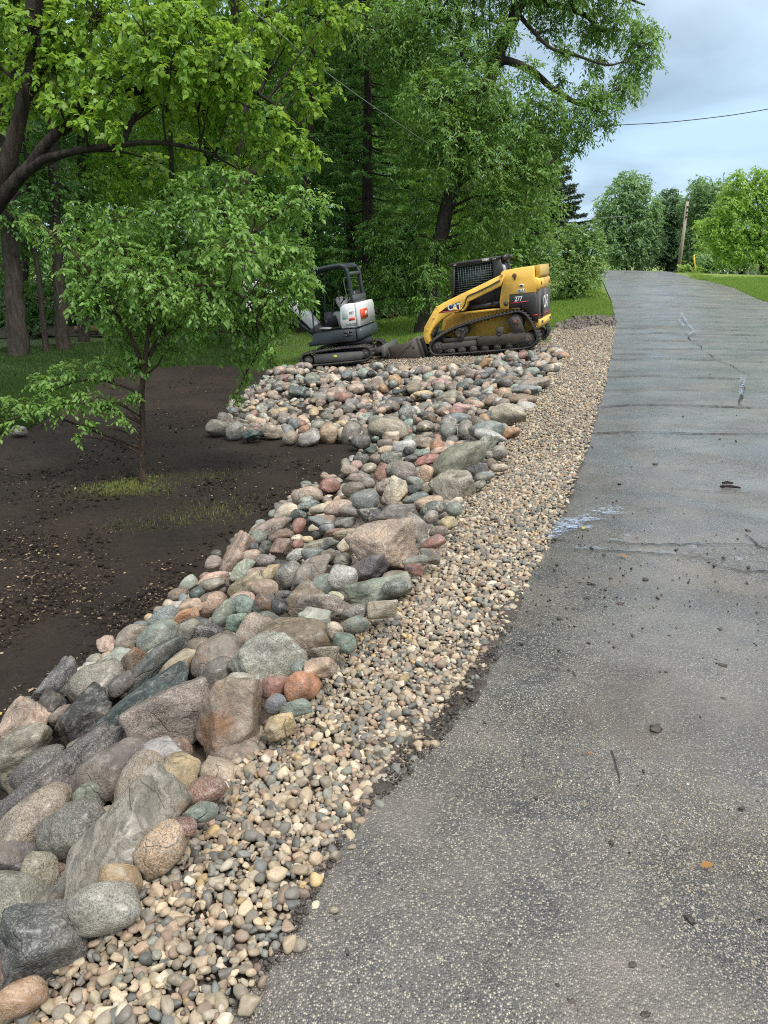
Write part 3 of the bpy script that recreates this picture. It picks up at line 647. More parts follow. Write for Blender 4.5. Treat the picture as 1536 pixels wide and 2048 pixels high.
ROCKS = """
88 1884 168 156 -12 a s sg;202 1817 150 98 -5 r s lg;105 1798 88 48 12 r p sg;80 1753 92 80 62 r s tn;18 1806 150 118 -42 r s ol;15 1722 118 76 -25 a p pu;0 1950 120 100 -30 r s br;36 1997 112 66 -5 r u sm;242 1760 88 62 -15 r u ye
322 1697 122 92 55 r s ye;240 1680 316 128 37 a b ol;148 1663 136 112 20 r s mg;60 1652 200 102 27 r s tn;180 1594 70 62 -10 r p ol;224 1542 176 104 38 r p pu;112 1568 322 92 27 a s dg;354 1555 100 76 52 r p ye;277 1565 132 80 52 r s tn
410 1582 88 60 10 r s rd;367 1653 54 40 -22 r s rd;402 1625 72 42 5 r p gn;325 1505 90 66 0 a p lb;345 1440 178 124 18 a s mv;462 1437 186 128 55 a u mv;288 1415 232 84 33 a p dt;170 1440 142 84 40 a p bk;315 1335 156 66 40 a p sg
356 1335 100 48 32 r p tn;195 1370 116 90 20 r s ol;242 1369 62 40 30 r p pu;118 1372 118 62 42 a s sg;103 1420 68 64 50 a p bk;124 1428 56 30 12 r p br;35 1460 126 84 42 a p pk;45 1507 134 100 32 a b mv;78 1535 116 64 32 r s dg;165 1495 62 42 0 r s ol;135 1518 30 22 0 r p pk
234 1320 80 46 20 f p lb;273 1323 58 52 40 a u br;268 1278 84 60 25 r p tn;318 1272 96 58 25 r p gn;328 1237 70 44 15 r s bl;370 1237 62 36 15 f p or;380 1214 50 34 5 r p sm;376 1260 54 40 45 r p ol;406 1262 80 62 5 a s bk;425 1211 66 46 20 r s sm;489 1214 58 50 -25 r p tq
476 1246 50 38 5 a p tq;449 1226 66 38 55 r p gn;394 1188 32 27 0 r p dt;425 1197 52 28 10 r p br;529 1176 56 38 -8 r p pk;529 1209 48 46 0 a u sg;558 1212 33 38 10 r p bk;567 1189 34 18 5 r p dg;399 1293 48 38 10 r p br;436 1317 116 90 28 r u ol;443 1353 90 76 28 r p pu
530 1328 148 116 38 a s lg;484 1361 60 34 -22 r b wh;553 1373 68 46 8 r u rd;603 1373 78 62 22 r u or;550 1409 46 44 0 r p bl;598 1338 33 33 30 r p bl;642 1335 70 42 -3 a p sm;590 1417 66 34 12 f p gn;560 1453 64 50 15 a p ye;651 1309 62 34 8 a s mv;689 1286 50 42 -10 r p gn
509 1271 92 72 58 r s tn;595 1278 156 88 -10 r p br;599 1290 48 60 0 a s ye;608 1206 90 68 42 a p br;647 1221 112 68 -8 a s mv;630 1235 68 40 -14 a p lb;672 1196 34 26 -10 r p cr;710 1226 55 36 8 r s mg;765 1219 66 36 5 f p tn;710 1250 60 36 10 r u gn;670 1262 42 34 -45 r b cr
757 1182 138 54 13 a p gn;790 1175 54 30 10 r s gn;734 1139 92 50 14 a p sg;766 1100 144 120 8 a s sm;829 1067 72 66 -35 a s mv;686 1158 62 56 -10 r s wh;622 1147 104 56 38 a u ol;577 1151 58 60 0 r s mg;829 1140 40 28 12 a p rd;866 1086 54 27 26 r p rd;859 1112 46 32 -10 f u mg;898 1047 36 27 12 a p ye
799 1032 102 54 12 a p mg;867 1018 56 34 8 r b sg;861 1034 34 27 20 r b mg;908 1019 36 30 8 r p gn;729 1003 62 47 22 r s bl;740 1032 50 36 10 a b dg;791 985 62 46 68 a u cr;829 979 33 19 0 f p sg;904 972 94 70 15 a b ol;919 920 126 66 32 r p ol;956 941 44 32 5 a p dg;969 954 42 22 8 r p bl;999 936 36 18 15 r p tn
809 945 58 46 -15 r p mv;795 938 50 34 20 r p mg;850 949 40 30 70 r p sm;765 945 38 29 60 a p rd;739 936 32 22 20 r p tn;783 918 46 32 10 a b gn;723 921 36 27 0 r s dg;752 919 28 24 0 r p br;808 897 52 34 32 r p wh;843 887 42 30 -5 a p mv;874 892 30 33 0 r p or;882 903 44 20 18 r p pk;856 919 50 22 12 a p rd
972 889 56 34 58 a b gn;974 862 74 42 12 r p bl;981 873 70 26 -14 r p lg;1016 829 72 50 14 a p tn;1023 865 36 22 12 a u or;930 859 42 31 72 r s mv;897 862 38 34 -50 r s mg;956 844 34 24 0 r p br;912 838 54 26 6 r p bl;776 861 86 50 -8 r b tn;782 874 36 23 0 a p cr;722 884 40 30 4 r s dg;700 868 54 40 48 r p ol
436 857 50 36 -12 r s ol;470 863 42 34 45 r p mg;503 871 44 25 5 a p dt;546 864 48 30 -4 r p sm;580 876 32 29 20 r b tn;618 877 46 30 28 r p lg;656 870 48 40 62 r u sm;607 862 26 20 20 r p or;636 851 34 20 5 r s lb;570 836 30 29 0 a p mv;588 850 26 24 -30 r p bl;640 796 32 26 -15 r p ol;674 788 41 30 10 r p tn
598 785 42 26 -12 a p dt;572 773 26 19 0 r p br;623 761 33 26 -10 a p mg;603 733 29 19 -8 r p mv;560 743 27 23 -20 r p sm;570 757 28 18 0 a p rd;595 744 28 16 5 r p gn;666 760 33 24 -15 a p cr;644 757 25 24 0 r p pu;694 752 25 24 0 r p bl;727 747 29 25 15 r p tq;750 734 27 20 0 r p sg;711 778 37 22 8 r p tn;790 762 29 26 -40 r p or
758 771 33 28 -30 a p br;801 750 27 20 -20 r p mg;829 775 33 30 30 r p tn;846 789 41 18 0 r p ye;880 768 35 26 0 a p pk;850 742 31 19 15 r p tn;897 797 50 30 22 r p ol;945 791 37 22 5 a s mv;815 827 38 36 -25 a b bl;849 835 48 26 5 a p dg;926 820 50 26 -6 a p pk;950 809 41 18 -12 r p sm;867 816 36 19 10 a p ol;881 821 28 20 20 r p dt
769 816 34 20 8 r p dg;752 840 35 20 5 r p gn;795 804 45 24 12 r p dg;707 811 36 30 -10 a p mg;848 853 35 22 8 r s mv;732 859 25 22 10 r p pk;799 784 30 14 3 f p dt;903 775 27 18 5 r p br;1026 715 31 27 0 r p ol;1108 701 29 21 -12 r p sg;1123 711 31 17 -4 r p or;1087 714 29 18 -10 r p sm;1095 723 25 15 -15 r p or;1074 730 31 16 4 r p lb
1101 738 34 21 10 r p mg;1000 729 33 18 -8 r p gn;1026 744 31 20 8 r p ol;1061 746 38 22 16 r p gn;1021 761 42 22 4 r p br;1069 767 64 26 8 r p mv;1049 781 56 24 6 r s bl;1008 790 33 30 -15 r p sm;1044 799 60 24 -3 r u br;1029 778 21 21 0 r p tq;969 728 40 17 36 a u or;980 745 25 20 10 r p bl;962 750 24 22 25 r p mv;945 750 30 24 -15 r p tn
926 746 29 20 25 r p br;907 737 22 22 0 r p sm;959 766 26 17 18 r p dt;937 766 24 21 -20 r p bl;922 775 22 21 10 r p dt;972 776 24 22 50 a p pk;976 784 28 17 24 r p lb;966 799 22 22 20 r p sg;997 753 25 14 -15 r p rd;984 801 30 26 50 r u tn;614 992 64 38 6 r p pk;659 971 44 32 14 r p rd;707 981 47 36 8 r s br;715 957 42 22 -5 r p mv;736 966 31 24 -8 r p mg
677 1017 60 36 26 r s sm;613 1001 28 16 12 f p lb;617 1012 46 22 16 r b gn;640 1018 45 21 10 r p cr;572 1026 54 38 22 r p cr;596 1032 34 28 -8 a p dt;597 1053 38 27 65 r p rd;646 1044 62 34 -12 a u bl;656 1057 37 20 -5 r p bl;691 1047 47 24 14 r p gn;697 1024 40 26 -25 r p ol;542 1057 92 36 20 r p mv;517 1074 33 30 -30 r p gn;562 1073 53 30 8 r u br;562 1096 48 42 20 a p br
530 1097 36 26 52 a p dt;594 1076 26 14 8 r p cr;614 1079 26 15 -8 r p ye;596 1090 25 20 0 r p rd;595 1110 48 27 14 r p lb;628 1110 50 30 6 r p bl;660 1113 40 33 -30 a p br;636 1091 68 24 12 a b tn;661 1090 42 26 0 a p sg;699 1090 48 38 40 a b cr;673 1065 44 18 10 r p rd;693 1067 56 20 14 r p tn;527 1122 46 30 16 r p mg;503 1112 37 26 10 r p pk;473 1112 102 46 56 a p sm
481 1142 68 30 48 f b lb;516 1145 50 22 6 r p mv;426 1158 68 28 14 a p pk;424 1170 54 28 6 r p ol;491 1171 78 40 28 a p tn;486 1197 54 30 -8 r p pk;541 1146 46 30 62 a u ye;505 1094 26 21 -15 r p sg;958 970 30 18 15 r p ol;855 976 30 24 10 a s pk;833 998 52 25 22 r p bl;857 1007 62 32 6 r p sm;773 974 44 36 12 a b mv;999 905 34 26 30 r p ol;977 910 24 18 0 r p mg;829 965 38 24 -20 r p gn
876 1063 40 24 10 r p br;832 1123 56 25 8 r p mg;686 1121 38 32 8 r p ol;770 888 32 21 10 r p mv;773 902 36 23 18 r p sm;818 902 24 18 -20 r p bk;842 908 40 19 18 r p gn;820 918 30 17 14 r p dg;741 900 26 16 15 a p dt;712 931 26 22 30 r p pk;36 862 34 24 10 a s wh;700 940 34 20 12 r p tn;750 1055 40 26 10 r p or;912 1003 30 18 8 r p cr
"""
SHAPE_NM = {'r': ('rounded', 'smooth'), 'a': ('angular', 'jagged'), 'f': ('flat', 'flattish')}
TEX_NM = {'s': 'speckled', 'p': '', 'b': 'banded', 'u': 'rust-stained'}
rocks = []
for tok in ROCKS.replace('\n', ';').split(';'):
    t = tok.split()
    if len(t) != 8: continue
    rocks.append(dict(x=float(t[0]), y=float(t[1]), w=float(t[2]), h=float(t[3]), a=float(t[4]), s=t[5], t=t[6], c=t[7]))

# height map of everything piled so far (1.5 cm cells), used to rest smaller stones
HM0x, HM0y, HMs = -4.5, .4, .02
HMn = (int(11.5 / HMs), int(22.0 / HMs))
_hx = HM0x + np.arange(HMn[0]) * HMs; _hy = HM0y + np.arange(HMn[1]) * HMs
_HX, _HY = np.meshgrid(_hx, _hy, indexing='ij')
HM = tz(_HX, _HY)
def stamp(V):
    """raise the height map under a stone's vertices (upper hull, coarse)"""
    i = ((V[:, 0] - HM0x) / HMs).astype(int); j = ((V[:, 1] - HM0y) / HMs).astype(int)
    ok = (i >= 0) & (j >= 0) & (i < HMn[0]) & (j < HMn[1])
    np.maximum.at(HM, (i[ok], j[ok]), V[ok, 2])

def size_word(r):
    a = math.sqrt(r['w'] * r['h'])
    m = a * r['dep'] / F_PX
    return 'large' if m > .26 else 'mid-sized' if m > .17 else 'small'
def noun(r):
    m = math.sqrt(r['w'] * r['h']) * r['dep'] / F_PX
    return 'boulder' if m > .21 else 'stone'
def zone(r):
    x, y = r['x'], r['y']
    if y > 1690: return 'in the lowest left corner of the stones'
    if y > 1470: return 'in the lower rows of the near bank'
    if y > 1280: return 'in the broad near bank of stones'
    if y > 1130: return 'in the middle of the stone swale'
    if y > 1000: return 'in the narrowing part of the swale'
    if y > 895: return 'in the neck of the stone swale'
    if x > 985 and y < 800: return 'in the tail of stones below the yellow loader'
    if x > 880: return 'in the right half of the far pile'
    if x < 600: return 'at the left end of the far pile'
    if y < 770: return 'along the upper edge of the far pile'
    return 'in the middle of the far pile'
for i, r in enumerate(rocks):
    r['i'] = i
    p = hit(r['x'], r['y'], 0.0); dep = depth_of(p)
    sz = min(r['w'], r['h']) * dep / F_PX
    lift = .16 * sz + .03 + (0.05 if r['y'] > 760 else .02)
    if r['y'] > 1000 and min(r['w'], r['h']) < 46: lift += .05     # small ones ride on top
    p = hit(r['x'], r['y'], lift); dep = depth_of(p); r['p'] = p; r['dep'] = dep
    r['ax'] = r['w'] / 2 * dep / F_PX; r['ay'] = r['h'] / 2 * dep / F_PX
# labels that single each stone out: look first, then neighbours
def basic(r): return ' '.join(x for x in (size_word(r), TEX_NM[r['t']], COLS[r['c']][0], SHAPE_NM[r['s']][0], noun(r)) if x)
def short(r): return (COLS[r['c']][0] + ' ' + (TEX_NM[r['t']] + ' ' if r['t'] != 'p' else '') + noun(r))
def rel(r, o):
    dx, dy = o['x'] - r['x'], o['y'] - r['y']
    if abs(dx) > abs(dy): return 'left of the' if dx > 0 else 'right of the'
    return 'above the' if dy > 0 else 'below the'
cnt = {}
labs = {}
for r in rocks:
    nb = sorted((o for o in rocks if o is not r), key=lambda o: math.hypot(o['x'] - r['x'], o['y'] - r['y']) - .45 * math.sqrt(o['w'] * o['h']))[:7]
    cands = [basic(r) + ' ' + rel(r, n) + ' ' + short(n) + ' ' + zone(r) for n in nb]
    cands += [basic(r) + ' ' + rel(r, n) + ' ' + short(n) + ' and ' + rel(r, m_).replace(' the', '') + ' the ' + short(m_) for n in nb for m_ in nb if n is not m_]
    for c in cands:
        if len(c.split()) <= 16 and c not in labs: break
    if len(c.split()) > 16: c = next((k for k in cands if len(k.split()) <= 16), basic(r) + ' ' + zone(r).replace('in the ', 'in '))
    labs[c] = 1; r['label'] = ' '.join(c.split()[:16])
    r['w'] *= 1.05; r['h'] *= 1.07
    if r['x'] == 36 and r['y'] == 862: r['label'] = 'off-white rock lying in the leaves at the left edge of the lawn'
e1 = np.array([1.0, 0, 0])
for r in rocks:
    p = r['p']; sub = 5 if r['w'] > 110 else 4 if r['w'] > 44 else 3
    V, Fc = rock_shape(sub, r['s'], 100 + r['i'])
    v = p - np.array([0, 0, CAM_H]); v /= np.linalg.norm(v)
    u = np.cross(v, [0, 0, 1.0]); u /= np.linalg.norm(u); up = np.cross(u, v)
    a = R(r['a']); A1 = u * math.cos(a) + up * math.sin(a); A2 = -u * math.sin(a) + up * math.cos(a)
    az_ = .5 * (r['ax'] + r['ay']) * .95
    az_ = min(az_, r['ay'] * 1.5)
    # the sight plane is tipped towards the ground so that stones lie, not stand
    Vw = V[:, :1] * r['ax'] * A1 + V[:, 1:2] * r['ay'] * A2 + V[:, 2:] * az_ * v
    o = mesh_obj('boulder' if noun(r) == 'boulder' else 'stone', Vw, Fc, M_ROCK[r['t']], None, smooth=True, loc=p)
    base = np.array(COLS[r['c']][1]); g = np.random.default_rng(r['i']); base = base * g.uniform(.9, 1.12) * (1 + g.normal(0, .04, 3))
    o.color = (*[float(x) for x in np.clip(base * 1.0, .01, .8)], 1)
    tag(o, r['label'], 'stone' if o.name.startswith('stone') else 'boulder', 'boulders and stones of the rock swale')
    Vs = Vw + p; stamp(Vs)
# ---- smaller fill stones between and under them: one mass
def stone_cloud(name, P, S, rotseed, cols, mat, sub, protos, kinds='rra', asp=(1.0, .78, .6), tilt=.35):
    """P (n,3) centres, S (n,) half length; merged mesh with a colour per stone"""
    g = np.random.default_rng(rotseed)
    shapes = [rock_shape(sub, kinds[k % len(kinds)], 5000 + k + rotseed * 50) for k in range(protos)]
    nV = len(shapes[0][0]); n = len(P); Fc = shapes[0][1]
    V = np.empty((n, nV, 3), np.float32); which = g.integers(0, protos, n)
    th = g.uniform(0, 2 * np.pi, n); tx = g.normal(0, tilt, n); ty = g.normal(0, tilt, n)
    A = np.array(asp)[None] * g.uniform(.8, 1.2, (n, 3))
    for k in range(protos):
        m_ = np.where(which == k)[0]
        if not len(m_): continue
        v = shapes[k][0][None] * (A[m_] * S[m_, None])[:, None, :]
        cx, sx = np.cos(tx[m_]), np.sin(tx[m_]); y = v[..., 1] * cx[:, None] - v[..., 2] * sx[:, None]; z = v[..., 1] * sx[:, None] + v[..., 2] * cx[:, None]
        cy, sy = np.cos(ty[m_]), np.sin(ty[m_]); x = v[..., 0] * cy[:, None] + z * sy[:, None]; z2 = -v[..., 0] * sy[:, None] + z * cy[:, None]
        ct, st = np.cos(th[m_]), np.sin(th[m_]); X = x * ct[:, None] - y * st[:, None]; Y = x * st[:, None] + y * ct[:, None]
        V[m_, :, 0] = X; V[m_, :, 1] = Y; V[m_, :, 2] = z2
    V += P[:, None, :]
    F_ = (Fc[None] + (np.arange(n) * nV)[:, None, None]).reshape(-1, 3)
    o = mesh_obj(name, V.reshape(-1, 3), F_, mat, smooth=True)
    ca = o.data.color_attributes.new('stone', 'FLOAT_COLOR', 'POINT')
    cc = np.repeat(np.column_stack([cols, np.ones(n)]), nV, 0).astype(np.float32); ca.data.foreach_set('color', cc.ravel())
    return o
def rest(P, S, sink=.35, cap=None):
    """rest stones one after another on the height map, return z; keeps piles from interpenetrating"""
    z = np.empty(len(P)); 
    for k in range(len(P)):
        r_ = S[k] * .8; n = max(1, int(r_ / HMs)); i = int((P[k, 0] - HM0x) / HMs); j = int((P[k, 1] - HM0y) / HMs)
        if i - n < 0 or j - n < 0 or i + n + 1 > HMn[0] or j + n + 1 > HMn[1]: z[k] = float(tz(P[k, 0], P[k, 1])) + S[k] * .3; continue
        w_ = HM[i - n:i + n + 1, j - n:j + n + 1]
        h = .5 * w_.max() + .5 * w_.mean(); 
        if cap is not None: h = min(h, cap[k])
        z[k] = h + S[k] * sink
        a, b_ = np.ogrid[-n:n + 1, -n:n + 1]; d = 1 - (a * a + b_ * b_) / (n + .7) ** 2
        top = z[k] + S[k] * .55 * np.sqrt(np.clip(d, 0, 1)); w_[...] = np.where(d > 0, np.maximum(w_, top), w_)
    return z
ROCK_PX = [(-300, 2048), (-200, 1800), (-60, 1600), (0, 1445), (75, 1412), (150, 1345), (240, 1275), (320, 1215), (400, 1155), (440, 1095), (520, 1050), (560, 1010), (600, 975), (650, 955), (700, 930), (715, 905), (700, 892), (610, 885), (500, 878), (425, 868), (445, 835), (470, 800), (520, 765), (545, 738), (600, 735), (700, 742), (800, 736), (880, 735), (940, 730), (980, 722), (1020, 706), (1120, 700), (1125, 722),
    (1105, 745), (1085, 780), (1050, 830), (1030, 862), (1000, 905), (980, 950), (935, 985), (920, 1030), (880, 1060), (865, 1100), (835, 1150), (760, 1215), (715, 1260), (670, 1310), (620, 1390), (585, 1440), (520, 1480), (470, 1560), (430, 1640), (380, 1700), (300, 1770), (240, 1820), (150, 1900), (60, 2000), (-40, 2048)]
g = np.random.default_rng(11)
cand = []
n_try = 26000
X = g.uniform(-4, 5, n_try); Y = g.uniform(.9, 19.5, n_try); px, py = project(np.column_stack([X, Y, tz(X, Y)]))
ok = in_poly(px, py, ROCK_PX); X, Y, px, py = X[ok], Y[ok], px[ok], py[ok]
S = np.where(Y > 9.2, g.uniform(.05, .125, len(X)), g.uniform(.045, .10, len(X)))
keep = []; grid = {}
for k in range(len(X)):                     # blue-noise
    c = (int(X[k] / .2), int(Y[k] / .2)); bad = False
    for a in (-1, 0, 1):
        for b_ in (-1, 0, 1):
            for q_ in grid.get((c[0] + a, c[1] + b_), ()):
                if (X[q_] - X[k]) ** 2 + (Y[q_] - Y[k]) ** 2 < (.80 * (S[q_] + S[k])) ** 2: bad = True; break
            if bad: break
        if bad: break
    if not bad: keep.append(k); grid.setdefault(c, []).append(k)
X, Y, S = X[keep], Y[keep], S[keep]
base = tz(X, Y); P = np.column_stack([X, Y, base])
P[:, 2] = rest(P, S, .12, cap=base + np.where(Y > 9.2, .08, .0))
pal = list(COLS); wts = {'mg': 5, 'sg': 3, 'dg': 2, 'lg': 3, 'ol': 4, 'gn': 4, 'bl': 4, 'tn': 5, 'br': 4, 'mv': 5, 'sm': 4, 'pk': 3, 'cr': 3, 'wh': 1, 'rd': 2, 'lb': 2, 'dt': 1, 'tq': 1, 'ye': 2, 'or': 1, 'pu': 2, 'bk': 1}
wv = np.array([wts[k] for k in pal], float); wv /= wv.sum()
ci = g.choice(len(pal), len(X), p=wv); cols = np.array([COLS[k][1] for k in pal])[ci] * g.uniform(.8, 1.2, (len(X), 1))
fill = stone_cloud('fill_stones', P, S, 1, cols, M_ROCKA, 3, 24, 'rrra', (1, .8, .68), .4)
tag(fill, 'mixed smaller stones filling the gaps between the boulders', 'stones', kind='stuff')

# ---- river gravel
GRAV_PX = [(-160, 2300), (-40, 2048), (60, 2000), (130, 1925), (150, 1900), (250, 1800), (300, 1765), (375, 1700), (430, 1640), (470, 1560), (510, 1485), (580, 1440), (620, 1395), (670, 1310), (715, 1260), (765, 1205), (830, 1150), (865, 1095), (880, 1060), (920, 1025), (940, 980), (985, 945), (1005, 900), (1030, 858), (1055, 825), (1085, 780), (1105, 745), (1130, 715), (1120, 698), (1020, 703), (980, 720), (940, 730), (800, 742), (700, 745), (640, 738), (560, 740),
    (606, 728), (640, 722), (760, 705), (800, 706), (870, 698), (1000, 690), (1075, 683), (1110, 662), (1150, 655), (1229, 655), (1222, 700), (1208, 765), (1190, 830), (1168, 905), (1138, 985), (1108, 1050), (1083, 1110), (1048, 1180), (1005, 1255), (960, 1320), (925, 1385), (880, 1440), (840, 1500), (780, 1545), (745, 1620), (680, 1670), (640, 1760), (560, 1850), (555, 1900), (520, 1930), (505, 1990), (445, 2048), (330, 2300)]
n_try = 1100000
X = g.uniform(-1.6, 7.2, n_try); Y = .8 + 19.7 * g.uniform(0, 1, n_try) ** 1.5
px, py = project(np.column_stack([X, Y, tz(X, Y)])); jit = 26 / np.maximum(Y, .8)
ok = in_poly(px + g.normal(0, 1, n_try) * jit, py, GRAV_PX); X, Y = X[ok], Y[ok]
order = g.permutation(len(X)); X, Y = X[order], Y[order]
S = g.gamma(7, .0148 / 7, len(X)).clip(.007, .024)
far_ = Y > 9; S[far_] *= 1.15
keep = []; grid = {}; cs = .06
lim = np.where(Y < 7, .44, .60)
for k in range(len(X)):
    c = (int(X[k] / cs), int(Y[k] / cs)); bad = False; d_ = lim[k]
    for a in (-1, 0, 1):
        for b_ in (-1, 0, 1):
            for q_ in grid.get((c[0] + a, c[1] + b_), ()):
                if (X[q_] - X[k]) ** 2 + (Y[q_] - Y[k]) ** 2 < (d_ * (S[q_] + S[k])) ** 2: bad = True; break
            if bad: break
        if bad: break
    if not bad: keep.append(k); grid.setdefault(c, []).append(k)
X, Y, S = X[keep], Y[keep], S[keep]
HMs_old = HMs
base = tz(X, Y); P = np.column_stack([X, Y, base]); 
# small stones lie on the bed and on one another; a low random heave keeps the bed lively
P[:, 2] = base + S * .42 + .010 + .018 * np.clip(waves(np.column_stack([X, Y, X * 0]), 77, 5), -1, 1) + g.uniform(0, .016, len(X))
gp = np.array([(.46, .385, .28), (.52, .45, .34), (.40, .325, .235), (.34, .30, .24), (.27, .245, .21), (.22, .21, .19), (.17, .175, .17), (.29, .225, .175), (.45, .34, .25), (.58, .53, .44), (.22, .23, .20), (.36, .26, .20), (.48, .36, .19), (.18, .195, .19)])
gw = np.array([5, 5, 5, 5, 4, 4, 3, 4, 2, 3, 2, 2, 1, 2], float); gw /= gw.sum()
cols = gp[g.choice(len(gp), len(X), p=gw)] * .93 * (1.04, 1.0, .93) * g.uniform(.6, 1.2, (len(X), 1))
near = Y < 4.6
M_GRAV = None
def gravel_mat():
    m, nt, b, o = mat_new('river_gravel'); q = NT(nt); base = q.n('Attribute', attribute_name='stone').outputs['Color']; P_ = q.worldpos()
    n1 = q.noise(P_, 70, 4, .7, .5); c = q.mix(q.ramp(n1, [(.3, .45), (.6, 0)]), base, q.mix(1.0, base, (.45, .42, .38), 'MULTIPLY'))
    c = q.mix(q.ramp(q.noise(P_, 160, 3, .7), [(.56, 0), (.72, .5)]), c, (.10, .085, .07))
    nt.links.new(c, b.inputs['Base Color']); b.inputs['Roughness'].default_value = .55; nt.links.new(q.bump(q.noise(P_, 220, 3, .7), .4, .002), b.inputs['Normal']); return m
M_GRAV = gravel_mat()
n_grav = len(X)
o1 = stone_cloud('river_gravel', P[near], S[near], 2, cols[near], M_GRAV, 3, 30, 'rrraf', (1, .76, .56), .45)
o2 = stone_cloud('far_gravel', P[~near], S[~near], 3, cols[~near], M_GRAV, 2, 24, 'rrraf', (1, .76, .56), .45)
tag(o1, 'tan and grey river gravel strip beside the asphalt', 'gravel', kind='stuff'); tag(o2, 'tan and grey river gravel running up to the machines', 'gravel', kind='stuff')
print('rocks', len(rocks), 'gravel', n_grav)
# ------------------------------------------------------------------ vegetation
def leaf_mat(name, c1, c2, ctrans, trans=.35, rough=.45, spec=.4):
    m, nt, b, o = mat_new(name); q = NT(nt)
    rnd = q.n('NewGeometry').outputs['Random Per Island']
    big = q.noise(q.worldpos(), .9, 3, .6)
    f = q.math('ADD', q.math('MULTIPLY', rnd, .6), q.math('MULTIPLY', big, .55), True)
    c = q.mix(q.ramp(f, [(.25, 0), (.85, 1)]), c1, c2)
    nt.links.new(c, b.inputs['Base Color']); b.inputs['Roughness'].default_value = rough; b.inputs['Specular IOR Level'].default_value = spec
    t = q.n('BsdfTranslucent'); nt.links.new(q.mix(q.ramp(f, [(.2, 0), (.9, 1)]), tuple(x * .7 for x in ctrans), ctrans), t.inputs['Color'])
    mx = q.n('MixShader'); mx.inputs[0].default_value = trans; nt.links.new(b.outputs[0], mx.inputs[1]); nt.links.new(t.outputs[0], mx.inputs[2]); nt.links.new(mx.outputs[0], o.inputs[0])
    return m
ML_crab = leaf_mat('crabapple_leaves', (.09, .195, .035), (.26, .43, .11), (.36, .60, .09), .40, .42, .4)
ML_lind = leaf_mat('linden_leaves', (.07, .17, .025), (.27, .43, .05), (.46, .68, .08), .43, .42, .4)
ML_ash = leaf_mat('ash_leaves', (.075, .165, .04), (.22, .37, .10), (.34, .56, .08), .38, .42, .4)
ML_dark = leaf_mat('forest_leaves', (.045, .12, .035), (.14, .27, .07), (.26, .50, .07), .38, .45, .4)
ML_mid = leaf_mat('woodland_leaves', (.10, .22, .03), (.24, .40, .06), (.50, .76, .08), .48, .45, .35)
ML_lilac = leaf_mat('shrub_leaves', (.10, .20, .055), (.24, .38, .12), (.34, .54, .09), .34, .38, .45)
ML_elm = leaf_mat('haze_tinted_leaves', (.15, .27, .12), (.28, .43, .19), (.34, .52, .16), .38, .5, .3)  # distance haze put into the leaf colour: paler and bluer
ML_lime = leaf_mat('lime_green_leaves', (.20, .37, .06), (.36, .55, .11), (.46, .68, .13), .44, .45, .35)
ML_far = leaf_mat('far_leaves', (.07, .135, .075), (.14, .24, .12), (.2, .34, .1), .33, .5, .3)
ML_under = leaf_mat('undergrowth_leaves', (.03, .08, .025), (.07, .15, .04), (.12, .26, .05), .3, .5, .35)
ML_needle = leaf_mat('spruce_needles', (.08, .12, .085), (.15, .19, .13), (.08, .12, .05), .12, .5, .3)
def bark_mat(name, a, b_, sc_=14):
    m, nt, b, o = mat_new(name); q = NT(nt); v = q.objvec(); mp = q.n('Mapping'); nt.links.new(v, mp.inputs['Vector']); mp.inputs['Scale'].default_value = (1, 1, .18)
    r = q.noise(mp.outputs[0], sc_, 6, .7, .6); r2 = q.noise(v, sc_ * 5, 4, .7)
    c = q.mix(q.ramp(r, [(.35, 0), (.65, 1)]), a, b_); c = q.mix(q.ramp(q.noise(v, 1.4, 4, .6), [(.55, 0), (.72, .5)]), c, (.07, .085, .05))
    nt.links.new(c, b.inputs['Base Color']); b.inputs['Roughness'].default_value = .9; b.inputs['Specular IOR Level'].default_value = .15
    nt.links.new(q.bump(q.math('ADD', r, q.math('MULTIPLY', r2, .3)), .9, .04), b.inputs['Normal']); return m
MB_grey = bark_mat('grey_furrowed_bark', (.032, .026, .022), (.085, .070, .058))
MB_dark = bark_mat('dark_bark', (.022, .017, .014), (.07, .055, .045))
MB_crab = bark_mat('brown_flaking_bark', (.045, .032, .024), (.13, .09, .065), 40)

TPL_BIG = (np.array([(0, 0, 0), (-.24, .30, .07), (.24, .30, .07), (0, .33, 0), (-.22, .66, .03), (.22, .66, .03), (0, .68, -.03), (0, 1.0, -.12)]),
           np.array([(0, 2, 3), (0, 3, 1), (3, 2, 5), (3, 5, 6), (1, 3, 6), (1, 6, 4), (6, 5, 7), (6, 7, 4)]))
TPL_HEART = (np.array([(0, 0.06, 0), (-.34, .02, .04), (.34, .02, .04), (-.46, .34, .05), (.46, .34, .05), (0, .38, -.03), (-.27, .70, .0), (.27, .70, .0), (0, 1.02, -.14)]),
             np.array([(0, 2, 5), (2, 4, 5), (0, 5, 1), (1, 5, 3), (5, 4, 7), (5, 3, 6)[::-1], (5, 7, 8), (5, 8, 6)]))
TPL_QUAD = (np.array([(0, 0, 0), (.27, .48, .05), (0, 1, -.06), (-.27, .48, .05)]), np.array([(0, 1, 2, 3)]))
TPL_NARROW = (np.array([(0, 0, 0), (.17, .45, .04), (0, 1, -.08), (-.17, .45, .04)]), np.array([(0, 1, 2, 3)]))
def unit(A): return A / np.maximum(np.linalg.norm(A, axis=-1, keepdims=True), 1e-9)
